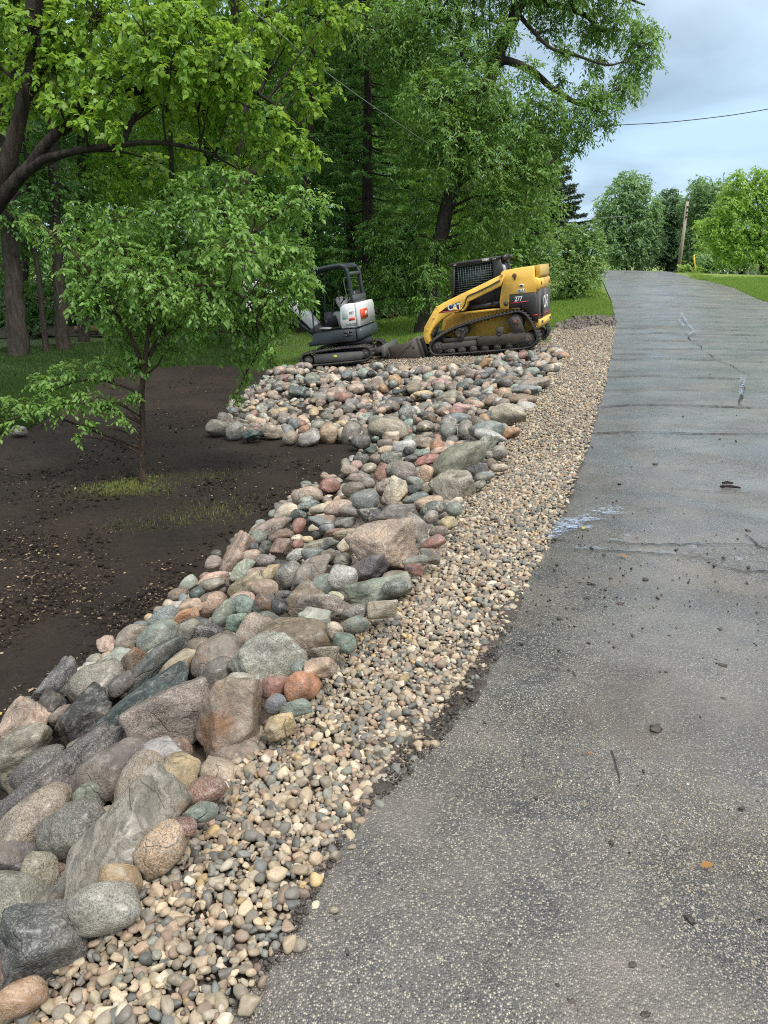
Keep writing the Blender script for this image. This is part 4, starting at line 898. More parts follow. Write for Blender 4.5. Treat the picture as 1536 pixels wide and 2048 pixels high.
def leaf_obj(name, P, D, Nn, S, tpl, mat, parent):
    D = unit(D); sd = unit(np.cross(D, Nn)); N2 = np.cross(sd, D); T, Fc = tpl
    V = P[:, None] + S[:, None, None] * (T[None, :, :1] * sd[:, None] + T[None, :, 1:2] * D[:, None] + T[None, :, 2:] * N2[:, None])
    F_ = (Fc[None] + (np.arange(len(P)) * len(T))[:, None, None]).reshape(-1, Fc.shape[1])
    return mesh_obj(name, V.reshape(-1, 3), F_, mat, parent)
def sprays(g, cen, rad, n_leaf, size, per=11, droop=.25, shell=.55, flat=.0, upn=.9, outw=.8):
    """leaf positions, directions, normals, sizes, and the twig lines, of one leafy clump"""
    n = max(1, n_leaf // per)
    d = unit(g.normal(size=(n, 3))); rr = g.uniform(0, 1, (n, 1)) ** (1 / 3.0); rr = shell + (1 - shell) * rr if shell else rr
    rr = np.where(g.uniform(size=(n, 1)) < .3, g.uniform(.15, 1, (n, 1)), rr)
    st = cen + d * rr * rad
    # lumpy outline
    dr = unit(d * outw + g.normal(0, .55, (n, 3)) + np.array([0, 0, -droop])); dr[:, 2] *= (1 - flat)
    ln = size * per * .33 * g.uniform(.5, 1.25, (n, 1))
    st = st - dr * ln * .5
    t = np.linspace(.08, 1, per)[None, :, None] + g.normal(0, .03, (n, per, 1))
    pos = st[:, None] + dr[:, None] * ln[:, None] * t + np.array([0, 0, -1.0]) * droop * (ln[:, None] * t * t) * .8
    sidev = unit(np.cross(dr, [0, 0, 1.0]) + 1e-6); alt = np.where(np.arange(per) % 2, 1.0, -1.0)[None, :, None]
    D = dr[:, None] * .6 + sidev[:, None] * alt * .9 + g.normal(0, .35, (n, per, 3)) + np.array([0, 0, -.25 - droop])
    Nn = np.array([0, 0, upn]) + g.normal(0, .45, (n, per, 3)) + d[:, None] * .35
    S = size * g.uniform(.65, 1.25, (n, per))
    return pos.reshape(-1, 3), D.reshape(-1, 3), Nn.reshape(-1, 3), S.ravel(), (st, st + dr * ln)
def pxclump(px, py, r, Y, ry=1.25, rz=.85):
    c = at(px, py, Y); k = depth_of(c) / F_PX; return c, np.array([r * k, r * k * ry, r * k * rz])
def tree(name, label, cat, trunks, clumps, size, mat, bark, group=None, tpl=TPL_QUAD, fill=2.4, droop=.25, seed=1, per=11, base=None, sides=8, twigs=.12, limb=.035, twr=.004, upn=.9, shell=.55, crown_name='crown'):
    """trunks: list of (points, radii) in world space; clumps: list of (centre, radii)"""
    g = np.random.default_rng(seed); b = np.array(base if base is not None else trunks[0][0][0], float)
    root = empty(name, b); tag(root, label, cat, group)
    Vs = []; Qs = []; nv = 0
    def addtube(p, r, n=sides, wob=0):
        nonlocal nv
        V, Q = tube(p, r, n, wob=wob); Vs.append(V - b); Qs.append(Q + nv); nv += len(V)
    TP = []; TR = []
    for pts, rad in trunks:
        sp = smooth_path(pts, 6); rr = np.interp(np.linspace(0, 1, len(sp)), np.linspace(0, 1, len(rad)), rad)
        sp[1:-1] += g.normal(0, .012, sp[1:-1].shape) * rr[1:-1, None] * 6
        addtube(sp, rr, max(sides, 10), .035); TP.append(sp); TR.append(rr)
    TP = np.vstack(TP); TR = np.concatenate(TR)
    P_, D_, N_, S_ = [], [], [], []
    for c, r in clumps:
        c = np.array(c); area = math.pi * r[0] * r[2]
        n = int(fill * area / ((.27 if tpl is TPL_QUAD else .17 if tpl is TPL_NARROW else .36) * size * size))
        pos, D, Nn, S, (t0, t1) = sprays(g, c, r, n, size, per, droop, shell, upn=upn)
        P_.append(pos - b); D_.append(D); N_.append(Nn); S_.append(S)
        # limb from the trunk to the clump
        d = np.linalg.norm(TP - c, axis=1) + np.maximum(0, TP[:, 2] - c[2] + .2) * 2.5 - TR * 1.5
        k = int(np.argmin(d)); a = TP[k]; L_ = np.linalg.norm(c - a)
        if L_ > .02:
            m1 = a * .6 + c * .4 + np.array([0, 0, .10 * L_]) + g.normal(0, .05, 3) * L_; m2 = a * .25 + c * .75 + np.array([0, 0, .08 * L_]) + g.normal(0, .05, 3) * L_
            r0 = min(TR[k] * .6, limb * (.4 + L_ * .35)); addtube(smooth_path([a, m1, m2, c + (c - a) * .1], 4), np.linspace(r0, r0 * .25, 13), 6)
        idx = g.choice(len(t0), int(max(2, len(t0) * twigs)), replace=len(t0) < 3)
        for i_ in idx:
            s_ = c + (t0[i_] - c) * .15; mid = (s_ + t0[i_]) / 2 + g.normal(0, .08, 3) * r
            addtube([s_, mid, t0[i_], t1[i_]], [twr * 1.8, twr * 1.4, twr, twr * .4], 3)
    if nv: mesh_obj('trunk', np.vstack(Vs), np.vstack(Qs), bark, root, smooth=True)
    cr_ = leaf_obj(crown_name, np.vstack(P_), np.vstack(D_), np.vstack(N_), np.concatenate(S_), tpl, mat, root)
    return root, cr_

leafcount = 0
# --- young crabapple in the soil bed
tb = hit(285, 966); Yt = tb[1]
def A(px, py, dy=0.0): return at(px, py, Yt + dy)
cr_cl = []
for (x, y, r, dy) in [(300, 560, 95, -.3), (185, 555, 70, .1), (240, 500, 70, 0), (410, 600, 80, -.3), (520, 600, 75, 0), (560, 510, 70, .1), (590, 560, 45, -.1), (470, 500, 75, -.4), (440, 430, 70, 0), (340, 440, 65, .3), (130, 480, 45, .2), (60, 445, 28, .2), (170, 420, 35, .3),
        (520, 420, 55, .1), (600, 395, 38, 0), (650, 400, 24, -.05), (380, 375, 48, .2), (480, 370, 42, .3), (240, 440, 45, .2), (350, 520, 85, .5), (300, 620, 75, .2), (210, 620, 55, -.1), (160, 600, 40, -.2), (390, 660, 55, .1), (480, 660, 50, .1), (500, 710, 30, .2), (490, 750, 26, .25), (470, 790, 22, .25), (530, 700, 28, -.1), (610, 600, 25, 0), (620, 560, 25, 0),
        (250, 680, 45, .3), (340, 700, 40, .3), (280, 735, 32, .1), (275, 790, 26, 0), (230, 640, 40, .2), (290, 500, 80, .6), (420, 520, 80, .6), (200, 500, 50, .5), (540, 660, 26, 0), (455, 715, 20, .1), (505, 640, 50, .3), (355, 630, 60, .4), (560, 620, 40, .1), (585, 510, 40, .2), (585, 555, 32, -.2), (595, 600, 30, -.1), (555, 650, 30, .1), (540, 560, 55, .4),
        (150, 745, 48, .1), (215, 735, 48, .1), (90, 765, 44, .0), (60, 810, 38, -.1), (120, 810, 44, -.1), (180, 800, 45, -.1), (230, 810, 36, -.1), (170, 850, 26, -.2), (150, 875, 16, -.2), (20, 850, 22, 0), (15, 800, 25, .1), (245, 840, 18, -.2), (270, 720, 40, .1), (600, 430, 25, .1), (430, 340, 25, .2)]:
    k = 1.0; cr_cl.append(pxclump(x, y, r * (1.0 if y < 560 else .78 if y > 730 else .90), Yt + dy, 1.1, .72))
trk = [([tb - np.array([0, 0, .06]), A(284, 930), A(286, 860), A(284, 790), A(290, 720), A(300, 650)], [.046, .034, .030, .028, .025, .022]),
       ([A(287, 740), A(310, 690, .1), A(360, 610, .2), A(430, 540, .1), A(500, 470), A(600, 400)], [.026, .022, .018, .014, .010, .004]),
       ([A(287, 735), A(260, 670, -.1), A(220, 600, -.1), A(160, 520), A(80, 450)], [.024, .020, .015, .010, .004]),
       ([A(300, 660), A(330, 590, -.2), A(420, 570, -.3), A(500, 610, -.2), A(515, 700, .1), A(490, 750, .2), A(470, 800, .2)], [.022, .018, .014, .010, .007, .005, .003]),
       ([A(284, 790), A(240, 770, 0), A(170, 760, .05), A(80, 790, 0)], [.018, .014, .010, .005])]
tree('crabapple_tree', 'small spreading crabapple tree standing alone in the black soil bed', 'tree', trk, cr_cl, .051, ML_crab, MB_crab, tpl=TPL_BIG, fill=3.7, droop=.38, seed=5, per=9, base=tb, limb=.02, twr=.0022, twigs=.3, shell=.35)

# --- linden reaching in from the left
Yl = 8.2
def B(px, py, dy=0.0): return at(px, py, Yl + dy)
lcl = []
for (x, y, r, dy) in [(20, 30, 90, .5), (90, 60, 80, 0), (190, 40, 90, .2), (290, 70, 85, -.3), (380, 60, 85, -.2), (470, 110, 70, -.3), (430, 150, 75, -.2), (340, 140, 85, -.4), (260, 130, 70, .2), (100, 140, 70, 0), (190, 150, 70, -.2), (40, 200, 45, .2), (130, 210, 55, -.3), (215, 190, 55, -.4), (40, 130, 50, .3),
        (240, 262, 30, -.6), (180, 245, 28, -.5), (470, 200, 65, 0), (530, 240, 50, 0), (590, 285, 42, 0), (640, 312, 24, 0), (500, 290, 45, .1), (560, 320, 36, .1), (400, 220, 60, .2), (440, 250, 50, .3), (620, 120, 45, 1), (560, 80, 55, .6), (520, 40, 60, .4), (640, 40, 60, 1), (690, 20, 40, 1.2), (600, 170, 42, .7), (660, 185, 28, .9), (620, 210, 28, .6), (15, 340, 24, .2), (20, 245, 40, .3),
        (330, 210, 55, .3), (350, 0, 90, .2), (150, -60, 120, .5), (400, -80, 110, .4), (0, -60, 120, .6), (600, -50, 80, 1), (-60, 120, 90, .4), (-70, 280, 60, .6), (470, 330, 30, .6), (300, 330, 40, 1.0), (380, 290, 35, .8)]:
    lcl.append(pxclump(x, y, r * .93, Yl + dy, 1.15, .66))
ltr = [([at(-230, 1010, Yl - .2) * np.array([1, 1, 0]) + np.array([0, 0, float(tz(*at(-230, 1010, Yl - .2)[:2])) - .1]), B(-150, 640), B(-70, 480), B(0, 355), B(35, 250), B(60, 100), B(60, -80)], [.20, .155, .12, .095, .07, .058, .04]),
       ([B(-60, 465), B(0, 400), B(55, 335, -.1), B(110, 270, -.2), B(170, 205, -.2), B(230, 170), B(300, 110)], [.085, .078, .06, .048, .038, .028, .012]),
       ([B(20, 375), B(80, 325, -.2), B(150, 302, -.3), B(230, 292, -.3), B(300, 285, -.2), B(400, 300, 0), B(480, 340, .2)], [.045, .042, .034, .028, .024, .016, .007]),
       ([B(120, 265, -.1), B(190, 220), B(280, 180, .2), B(380, 160, .3), B(500, 180, .4), B(600, 250, .3)], [.05, .045, .04, .032, .02, .008]),
       ([B(45, 200), B(85, 130, .2), B(75, 20, .3), B(80, -90, .3)], [.06, .055, .05, .03]), ([B(45, 210), B(30, 120, .4), B(33, 0, .4)], [.06, .05, .03]),
       ([B(60, 160), B(97, 100, .5), B(105, 0, .5)], [.05, .04, .03]),
       ([B(245, 290, -.2), B(262, 245, 0), B(290, 210, .1), B(330, 150)], [.035, .028, .02, .01])]
tree('linden_tree', 'bright yellow-green linden with heavy limbs reaching in from the left edge', 'tree', ltr, lcl, .055, ML_lind, MB_dark, tpl=TPL_HEART, fill=2.7, droop=.32, seed=8, per=8, limb=.03, twr=.0035, twigs=.3, shell=.4, upn=.8)

# --- big leaning ash behind the loader
Ya = 22.0
def D_(px, py, dy=0.0): return at(px, py, Ya + dy)
ab = hit(845, 668)
ab = np.array([D_(845, 668)[0], Ya, float(tz(D_(845, 668)[0], Ya)) - .1])
atr = [([ab, D_(858, 600), D_(868, 530), D_(884, 460), D_(898, 400), D_(915, 345), D_(940, 280), D_(965, 200), D_(1000, 100), D_(1030, 30), D_(1060, -60), D_(1090, -170)], [.27, .21, .20, .20, .20, .19, .18, .175, .17, .15, .12, .08]),
       ([D_(985, 140), D_(1010, 122), D_(1060, 140, -.2), D_(1110, 180, -.3), D_(1170, 210, -.3), D_(1230, 190, -.2)], [.11, .10, .09, .07, .05, .02]),
       ([D_(1035, 25), D_(1060, 55), D_(1100, 95, -.5), D_(1150, 110, -.6), D_(1220, 130, -.6), D_(1270, 110, -.5)], [.06, .05, .04, .035, .025, .01]),
       ([D_(1040, 0), D_(1110, 10, .4), D_(1170, 30, .5), D_(1200, 60, .5), D_(1250, 60, .4)], [.10, .08, .06, .04, .02]),
       ([D_(1070, -40), D_(1180, -30, .3), D_(1290, 10, .3)], [.09, .06, .02]),
       ([D_(930, 300), D_(890, 240, .5), D_(850, 170, .8), D_(820, 80, 1)], [.12, .10, .07, .04]),
       ([D_(905, 380), D_(960, 340, -.5), D_(1040, 330, -.8), D_(1100, 330, -.8)], [.08, .06, .04, .02])]
acl = []
for (x, y, r, dy) in [(1060, -20, 80, 0), (1150, -10, 80, 0), (1230, 45, 60, 0), (1282, 95, 42, -.2), (1270, 140, 45, 0), (1288, 60, 35, 0), (1240, 180, 45, -.3), (1195, 215, 48, -.4), (1140, 240, 55, -.5), (1085, 215, 60, -.6), (1110, 290, 36, -.4), (1160, 270, 30, -.4), (1070, 290, 60, -.6), (1010, 240, 75, -.8), (960, 180, 75, -1), (920, 120, 75, -.5), (870, 200, 85, -1), (900, 270, 80, -1.2), (980, 320, 70, -1),
        (1050, 350, 55, -.7), (1090, 350, 36, -.3), (1000, 400, 60, -.6), (1050, 410, 48, 0), (960, 440, 55, -.6), (890, 330, 60, -1.2), (830, 290, 60, 0), (820, 120, 80, .3), (780, 60, 90, .5), (870, 40, 90, 0), (950, 40, 60, .2), (850, 400, 50, .2), (820, 470, 70, .4), (770, 470, 60, .8), (800, 540, 60, .5), (850, 570, 48, .3), (880, 520, 42, .2), (940, 490, 50, .6), (820, 600, 34, .4), (780, 590, 40, .6), (740, 560, 50, 1), (715, 600, 34, 1), (1000, 460, 50, 1),
        (1190, 130, 30, 0), (1120, 160, 26, .2), (1190, 60, 45, .2), (1000, -60, 90, 0), (900, -60, 90, 0), (1120, -90, 90, 0), (1240, -50, 70, 0), (1210, 250, 22, -.3), (1150, 300, 18, -.3), (1310, 60, 22, 0), (1305, 120, 22, 0), (980, 110, 45, .8), (935, 385, 40, .8), (862, 545, 34, -.7), (850, 600, 30, -.7), (872, 490, 26, -.6), (925, 300, 34, -.8), (1010, 60, 40, -.6), (1060, 140, 34, -.6), (1130, 110, 30, -.5), (1180, 180, 34, -.5), (1100, 60, 34, .3)]:
    acl.append(pxclump(x, y, r * .88, Ya + dy, 1.2, .8))
tree('ash_tree', 'tall leaning ash tree rising behind the yellow loader and arching over the road', 'tree', atr, acl, .125, ML_ash, MB_grey, tpl=TPL_NARROW, fill=3.2, droop=.3, seed=11, per=11, base=ab, limb=.05, twr=.008, twigs=.14, shell=.3)
# --- forest behind
def gpt(px, Y, dz=0.0):
    x = at(px, 600, Y)[0]; return np.array([x, Y, float(tz(x, Y)) + dz])
def forest(px, Y, w_px, lean, top, clumps, label, mat, seed, size=.19, bark=MB_grey, fill=2.6, name='forest_tree', cat='tree', group='trees of the wood behind the soil bed', tpl=TPL_QUAD):
    b = gpt(px, Y, -.15); k = Y / F_PX; r0 = w_px * k / 2 * .8
    hpt = at(px + lean, top, Y)
    n = 6; pts = [b + (hpt - b) * t + np.array([RNG.normal(0, .05), RNG.normal(0, .05), 0]) * (0 < t < 1) * Y * .04 for t in np.linspace(0, 1, n)]
    rad = [r0 * 1.35, r0, r0 * .92, r0 * .8, r0 * .62, r0 * .35]
    cl = [pxclump(x, y, r, Y + dy, 1.1, .85) for (x, y, r, dy) in clumps]
    if Y < 40: cl += [pxclump(px + lean + a, b2, 150, Y + dd, 1.3, .6) for a, b2, dd in ((-90, -190, 1.5), (90, -230, -1.5), (0, -330, 0))]  # upper crown clumps out of view, added to shade the wood
    return tree(name, label, cat, [(pts, rad)], cl, size, mat, bark, group, tpl, fill=fill, droop=.3, seed=seed, base=b, limb=.06, twr=.012, twigs=.03, shell=.35, upn=.7)
F = [(18, 19.6, 40, -60, -250, [(-20, 520, 40, .5), (0, 420, 60, 0), (80, 380, 60, 1), (20, 300, 60, 1), (-40, 150, 120, 0), (60, 100, 90, 2)], 'thick trunked forest tree cut by the left edge of the picture', ML_dark, 21),
     (77, 20.5, 12, -35, 240, [(60, 470, 40, .5), (20, 480, 35, 0), (90, 410, 50, 1), (40, 350, 60, 1)], 'thin curved forest tree between the two thick left trunks', ML_dark, 22),
     (112, 21, 27, -40, -200, [(150, 380, 50, 1), (60, 300, 70, 1), (130, 250, 80, 2), (90, 120, 100, 2), (120, 470, 30, .5)], 'straight grey forest tree second from the left edge', ML_dark, 23),
     (155, 23, 22, 0, -200, [(190, 440, 50, 0), (210, 350, 70, 0), (230, 240, 80, 1), (160, 150, 90, 1), (170, 520, 30, 0)], 'straight grey forest tree whose trunk stands left of the crabapple trunk', ML_mid, 24),
     (45, 29, 18, 5, -100, [(60, 440, 60, 0), (0, 380, 70, 1), (70, 300, 90, 2)], 'dark forest tree deep in the shade at far left', ML_dark, 25),
     (345, 24, 14, -8, 100, [(340, 300, 60, 1), (300, 380, 60, 0), (380, 400, 60, 0), (330, 200, 80, 2), (290, 470, 60, 1)], 'forest tree directly behind the crabapple with light green crown', ML_mid, 26),
     (500, 20, 36, -40, -300, [(470, 560, 40, 1), (560, 500, 50, 1), (420, 350, 60, 2), (480, 220, 90, 3), (560, 330, 60, 2), (430, 100, 100, 3)], 'stout forest tree just left of the excavator boom', ML_dark, 27),
     (600, 25, 16, 40, -100, [(590, 470, 70, 0), (640, 520, 60, 0), (600, 580, 50, 0), (650, 400, 80, 1), (660, 280, 90, 1), (620, 180, 90, 2)], 'dark forest tree behind the excavator canopy', ML_dark, 28),
     (690, 27, 22, 30, -250, [(700, 500, 80, 0), (670, 580, 60, -1), (740, 590, 50, -1), (720, 340, 100, 0), (700, 200, 100, 0), (760, 100, 110, 0), (690, 60, 110, 1), (780, 250, 80, 1), (740, 430, 80, 0)], 'big dark leafy tree between the excavator and the leaning ash', ML_dark, 29),
     (780, 33, 20, 10, -150, [(800, 400, 90, 0), (820, 300, 90, 0), (850, 200, 100, 0), (790, 520, 70, 0), (880, 450, 80, 0), (860, 560, 60, 0), (930, 560, 60, 0), (960, 380, 80, 0), (820, 120, 110, 0)], 'sunlit lighter green tree glowing behind the ash trunk', ML_mid, 30),
     (970, 30, 20, 10, 100, [(960, 500, 60, 0), (1010, 520, 60, 0), (1040, 460, 60, 0), (1000, 400, 60, 0), (1060, 390, 55, 0), (1085, 330, 40, 0), (1090, 420, 45, 0), (950, 580, 50, 0)], 'green tree behind the loader cab in front of the spruce', ML_ash, 31),
     (240, 30, 24, -10, -150, [(230, 500, 70, 0), (260, 400, 80, 0), (180, 300, 100, 0), (280, 250, 100, 0), (230, 560, 50, 0)], 'dark forest tree hidden behind the left half of the crabapple', ML_dark, 32),
     (420, 31, 24, 0, -150, [(430, 520, 80, 0), (440, 420, 90, 0), (400, 300, 100, 0), (470, 250, 100, 0), (420, 580, 60, 0)], 'dark forest tree hidden behind the right half of the crabapple', ML_dark, 33),
     (545, 33, 20, -10, -150, [(540, 560, 60, 0), (560, 470, 90, 0), (540, 350, 100, 0), (600, 250, 110, 0), (510, 140, 130, 0), (640, 120, 130, 0)], 'deep green forest tree above the end of the excavator boom', ML_mid, 34)]
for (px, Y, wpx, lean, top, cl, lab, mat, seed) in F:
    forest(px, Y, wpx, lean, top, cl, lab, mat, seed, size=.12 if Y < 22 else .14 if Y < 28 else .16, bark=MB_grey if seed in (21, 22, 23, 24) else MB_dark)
# --- half-bare spruce trunk with arching twigs (dark, between)
def conifer(name, label, px, Y, top, base_r_px, seed, mat, y_low=620, dens=1.0, bare=.0, ls=.09, group=None):
    b = gpt(px, Y, -.1); hp = at(px, top, Y); H = hp[2] - b[2]; g = np.random.default_rng(seed); k = Y / F_PX
    root = empty(name, b); tag(root, label, 'tree', group); Vs, Qs, nv = [], [], 0
    def ad(p, r, n=6):
        nonlocal nv
        V, Q = tube(p, r, n); Vs.append(V - b); Qs.append(Q + nv); nv += len(V)
    ad([b, b + (hp - b) * .5, hp], [.02 * H, .013 * H, .01], 9)
    Pp, Dd, Nn, Ss = [], [], [], []
    z = 2.4; Rm = base_r_px * k
    while z < H * .985:
        t = z / H; n = int(g.integers(5, 8)); a0 = g.uniform(0, 6.28)
        for i in range(n):
            a = a0 + i * 2 * math.pi / n + g.normal(0, .15); Lb = Rm * (1 - t) ** .85 * g.uniform(.8, 1.15) + .1
            d = np.array([math.cos(a), math.sin(a), 0]); s0 = b + np.array([0, 0, z]) + (hp - b) * [1, 1, 0] * t
            tt = np.linspace(0, 1, 7); pth = s0 + d * Lb * tt[:, None] + np.array([0, 0, 1]) * (Lb * (-.32 * tt + .26 * tt ** 2.2))[:, None]
            ad(pth, np.linspace(.014 + .006 * Lb, .003, 7), 4)
            m = int(26 * Lb * dens / .9); u = g.uniform(.12 + bare, 1, m) if m else np.array([])
            sd = np.array([-d[1], d[0], 0])
            for s_ in (-1, 1):
                q_ = np.stack([np.interp(u, tt, pth[:, j]) for j in range(3)], 1); ln = (.16 + .34 * (1 - u) * Lb * .6) * g.uniform(.6, 1.2, m)
                # side twigs densely clothed with needles
                for w_ in np.linspace(.1, 1, 5):
                    Pp.append(q_ + (sd * s_ * .8 + d * .6 + np.array([0, 0, -.25])) * (ln * w_)[:, None] - b); Dd.append(np.tile(sd * s_ * .7 + d * .6, (m, 1)) + g.normal(0, .5, (m, 3)) + [0, 0, -.3]); Nn.append(g.normal(0, 1, (m, 3)) + [0, 0, .6]); Ss.append(ls * g.uniform(.6, 1.3, m))
        z += H * .026 + .05
    mesh_obj('trunk', np.vstack(Vs), np.vstack(Qs), MB_dark, root, smooth=True)
    leaf_obj('crown', np.vstack(Pp), np.vstack(Dd), np.vstack(Nn), np.concatenate(Ss), TPL_NARROW, mat, root)
conifer('spruce_tree', 'spruce with stiff level branches showing above the shrubs right of the ash', 1076, 38, 225, 140, 41, ML_needle, ls=.15, dens=1.7)
conifer('spruce_tree', 'gaunt dark spruce with bare arching twigs in the wood above the excavator', 735, 24, -160, 130, 42, ML_dark, bare=.45, dens=.55, ls=.10)
# --- lilac-like shrubs at the roadside
def shrub(label, px, Y, clumps, mat, seed, size=.1, name='shrub', group='shrubs behind the lawn', fill=2.4, stems=5):
    b = gpt(px, Y, -.05); g = np.random.default_rng(seed); cl = [pxclump(x, y, r, Y + dy, 1.15, .9) for (x, y, r, dy) in clumps]
    tr = [([b + np.array([g.normal(0, .25), g.normal(0, .25), 0]), b * .5 + c * .5 + g.normal(0, .1, 3), c], [.05, .03, .012]) for c, r in (cl[i % len(cl)] for i in range(stems))]
    return tree(name, label, 'shrub', tr, cl, size, mat, MB_dark, group, TPL_QUAD, fill=fill, droop=.15, seed=seed, base=b, limb=.02, twr=.006, twigs=.04, shell=.4)
shrub('large dense roadside shrub, its right flank touching the road edge', 1150, 32.5, [(1130, 520, 45, 0), (1165, 525, 42, 0), (1180, 490, 32, 0), (1193, 470, 18, 0), (1150, 485, 36, 0), (1110, 560, 34, -.5), (1145, 560, 34, -.5), (1178, 556, 28, -.4), (1195, 530, 20, 0), (1110, 490, 36, 0), (1120, 585, 14, -.6), (1160, 575, 18, -.6), (1200, 500, 20, 0), (1170, 465, 26, 0), (1140, 470, 26, 0), (1192, 445, 10, 0), (1200, 550, 14, -.2)], ML_lilac, 51, .11)
shrub('dense shrub with bright green leaves behind the loader engine', 1060, 31, [(1050, 500, 40, 0), (1080, 520, 40, 0), (1040, 540, 40, 0), (1075, 560, 40, 0), (1030, 480, 34, 0), (1095, 500, 32, 0), (1000, 540, 40, 0), (980, 570, 30, 0)], ML_lilac, 52, .11)
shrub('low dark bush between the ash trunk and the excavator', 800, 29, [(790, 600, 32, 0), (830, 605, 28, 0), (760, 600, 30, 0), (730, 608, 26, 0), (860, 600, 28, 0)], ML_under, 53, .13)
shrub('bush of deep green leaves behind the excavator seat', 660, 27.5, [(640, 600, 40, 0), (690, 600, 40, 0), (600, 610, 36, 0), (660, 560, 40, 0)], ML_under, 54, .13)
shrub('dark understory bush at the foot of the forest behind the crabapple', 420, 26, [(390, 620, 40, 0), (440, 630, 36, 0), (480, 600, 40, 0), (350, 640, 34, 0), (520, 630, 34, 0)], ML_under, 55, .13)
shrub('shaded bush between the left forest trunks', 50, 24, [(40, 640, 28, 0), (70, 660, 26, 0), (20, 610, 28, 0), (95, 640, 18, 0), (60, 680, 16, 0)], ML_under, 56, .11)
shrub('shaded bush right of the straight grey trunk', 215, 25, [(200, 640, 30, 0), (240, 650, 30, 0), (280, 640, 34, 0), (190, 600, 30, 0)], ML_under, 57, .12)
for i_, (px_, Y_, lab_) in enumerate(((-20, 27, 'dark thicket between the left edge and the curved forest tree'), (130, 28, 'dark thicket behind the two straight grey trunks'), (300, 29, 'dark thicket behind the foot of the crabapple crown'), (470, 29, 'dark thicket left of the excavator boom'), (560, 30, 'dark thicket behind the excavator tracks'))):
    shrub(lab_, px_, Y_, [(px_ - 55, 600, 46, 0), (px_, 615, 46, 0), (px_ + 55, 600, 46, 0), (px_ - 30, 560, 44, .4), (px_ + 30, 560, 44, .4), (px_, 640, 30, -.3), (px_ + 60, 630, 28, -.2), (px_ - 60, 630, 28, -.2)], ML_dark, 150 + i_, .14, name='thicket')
shrub('pale broad-leaved plant at the left edge of the soil bed', -20, 11.2, [(-10, 850, 20, 0), (25, 840, 12, 0), (-30, 820, 24, 0), (10, 875, 10, 0)], ML_crab, 58, .06, stems=3)

# --- far trees across the road
FT = [('elm_tree', 'tall haze-tinted green elm beyond the crest at the left end of the road', 1252, 78, 10, 4, 430, [(1255, 385, 34, 0), (1225, 410, 30, 0), (1285, 410, 30, 0), (1240, 440, 34, 0), (1270, 450, 34, 0), (1215, 455, 26, 0), (1300, 450, 26, 0), (1230, 490, 30, 0), (1265, 495, 36, 0), (1295, 490, 30, 0), (1210, 430, 18, 0), (1255, 360, 20, 0), (1280, 372, 20, 0), (1200, 470, 14, 0), (1240, 515, 22, 0), (1285, 515, 22, 0), (1310, 420, 16, 0)], ML_elm, 61, 1.7),
      ('elm_tree', 'dark many-stemmed tree just right of the tall elm', 1335, 82, 14, 0, 440, [(1335, 410, 26, 0), (1355, 430, 26, 0), (1325, 440, 26, 0), (1350, 465, 30, 0), (1325, 480, 26, 0), (1370, 475, 24, 0), (1345, 500, 26, 0), (1320, 510, 20, 0), (1365, 505, 22, 0), (1340, 390, 14, 0), (1350, 525, 18, 0)], ML_far, 62, 2.3),
      ('maple_tree', 'mid-green round tree behind the utility pole', 1410, 76, 12, 0, 380, [(1400, 390, 24, 0), (1425, 400, 24, 0), (1385, 410, 20, 0), (1410, 430, 30, 0), (1395, 465, 28, 0), (1430, 460, 30, 0), (1385, 500, 24, 0), (1420, 500, 28, 0), (1400, 370, 12, 0), (1440, 380, 16, 0), (1405, 525, 18, 0)], ML_elm, 63, 2.3),
      ('maple_tree', 'bright lime-green tree at the right edge of the picture', 1522, 52, 15, -2, 440, [(1475, 370, 24, 0), (1500, 400, 34, 0), (1530, 370, 30, 0), (1460, 410, 28, 0), (1440, 440, 26, 0), (1420, 455, 16, 0), (1480, 450, 36, 0), (1520, 450, 40, 0), (1460, 490, 30, 0), (1500, 500, 30, 0), (1430, 480, 18, 0), (1545, 490, 30, 0), (1560, 420, 40, 0), (1570, 360, 40, 0), (1520, 345, 16, 0), (1478, 350, 12, 0), (1530, 530, 14, 0), (1450, 520, 18, 0), (1400, 475, 8, 0)], ML_lime, 64, 1.9),
      ('maple_tree', 'low dark multi-stemmed tree on the far lawn right of the yellow marker', 1478, 60, 14, 0, 500, [(1450, 515, 20, 0), (1475, 520, 20, 0), (1500, 525, 16, 0), (1430, 525, 16, 0), (1465, 500, 18, 0), (1420, 535, 12, 0), (1410, 515, 14, 0)], ML_elm, 65, 2.2)]
FT += [('elm_tree', 'pale green tree top showing between the dark tree and the utility pole', 1372, 92, 10, 0, 430, [(1365, 420, 24, 0), (1385, 440, 26, 0), (1360, 460, 26, 0), (1385, 480, 26, 0), (1370, 510, 24, 0), (1345, 395, 14, 0)], ML_elm, 68, 1.7),
       ('maple_tree', 'pale green tree rising behind the lime-green one', 1450, 74, 12, 0, 400, [(1440, 380, 24, 0), (1460, 400, 26, 0), (1430, 420, 26, 0), (1450, 450, 28, 0), (1425, 480, 26, 0), (1450, 500, 26, 0), (1400, 362, 12, 0)], ML_elm, 69, 1.7),
       ('maple_tree', 'fresh green tree filling the lower left of the lime-green one', 1440, 66, 10, 0, 450, [(1425, 470, 24, 0), (1445, 490, 24, 0), (1415, 500, 22, 0), (1435, 520, 20, 0), (1410, 528, 14, 0), (1460, 525, 16, 0), (1405, 450, 16, 0)], ML_lime, 70, 1.5)]
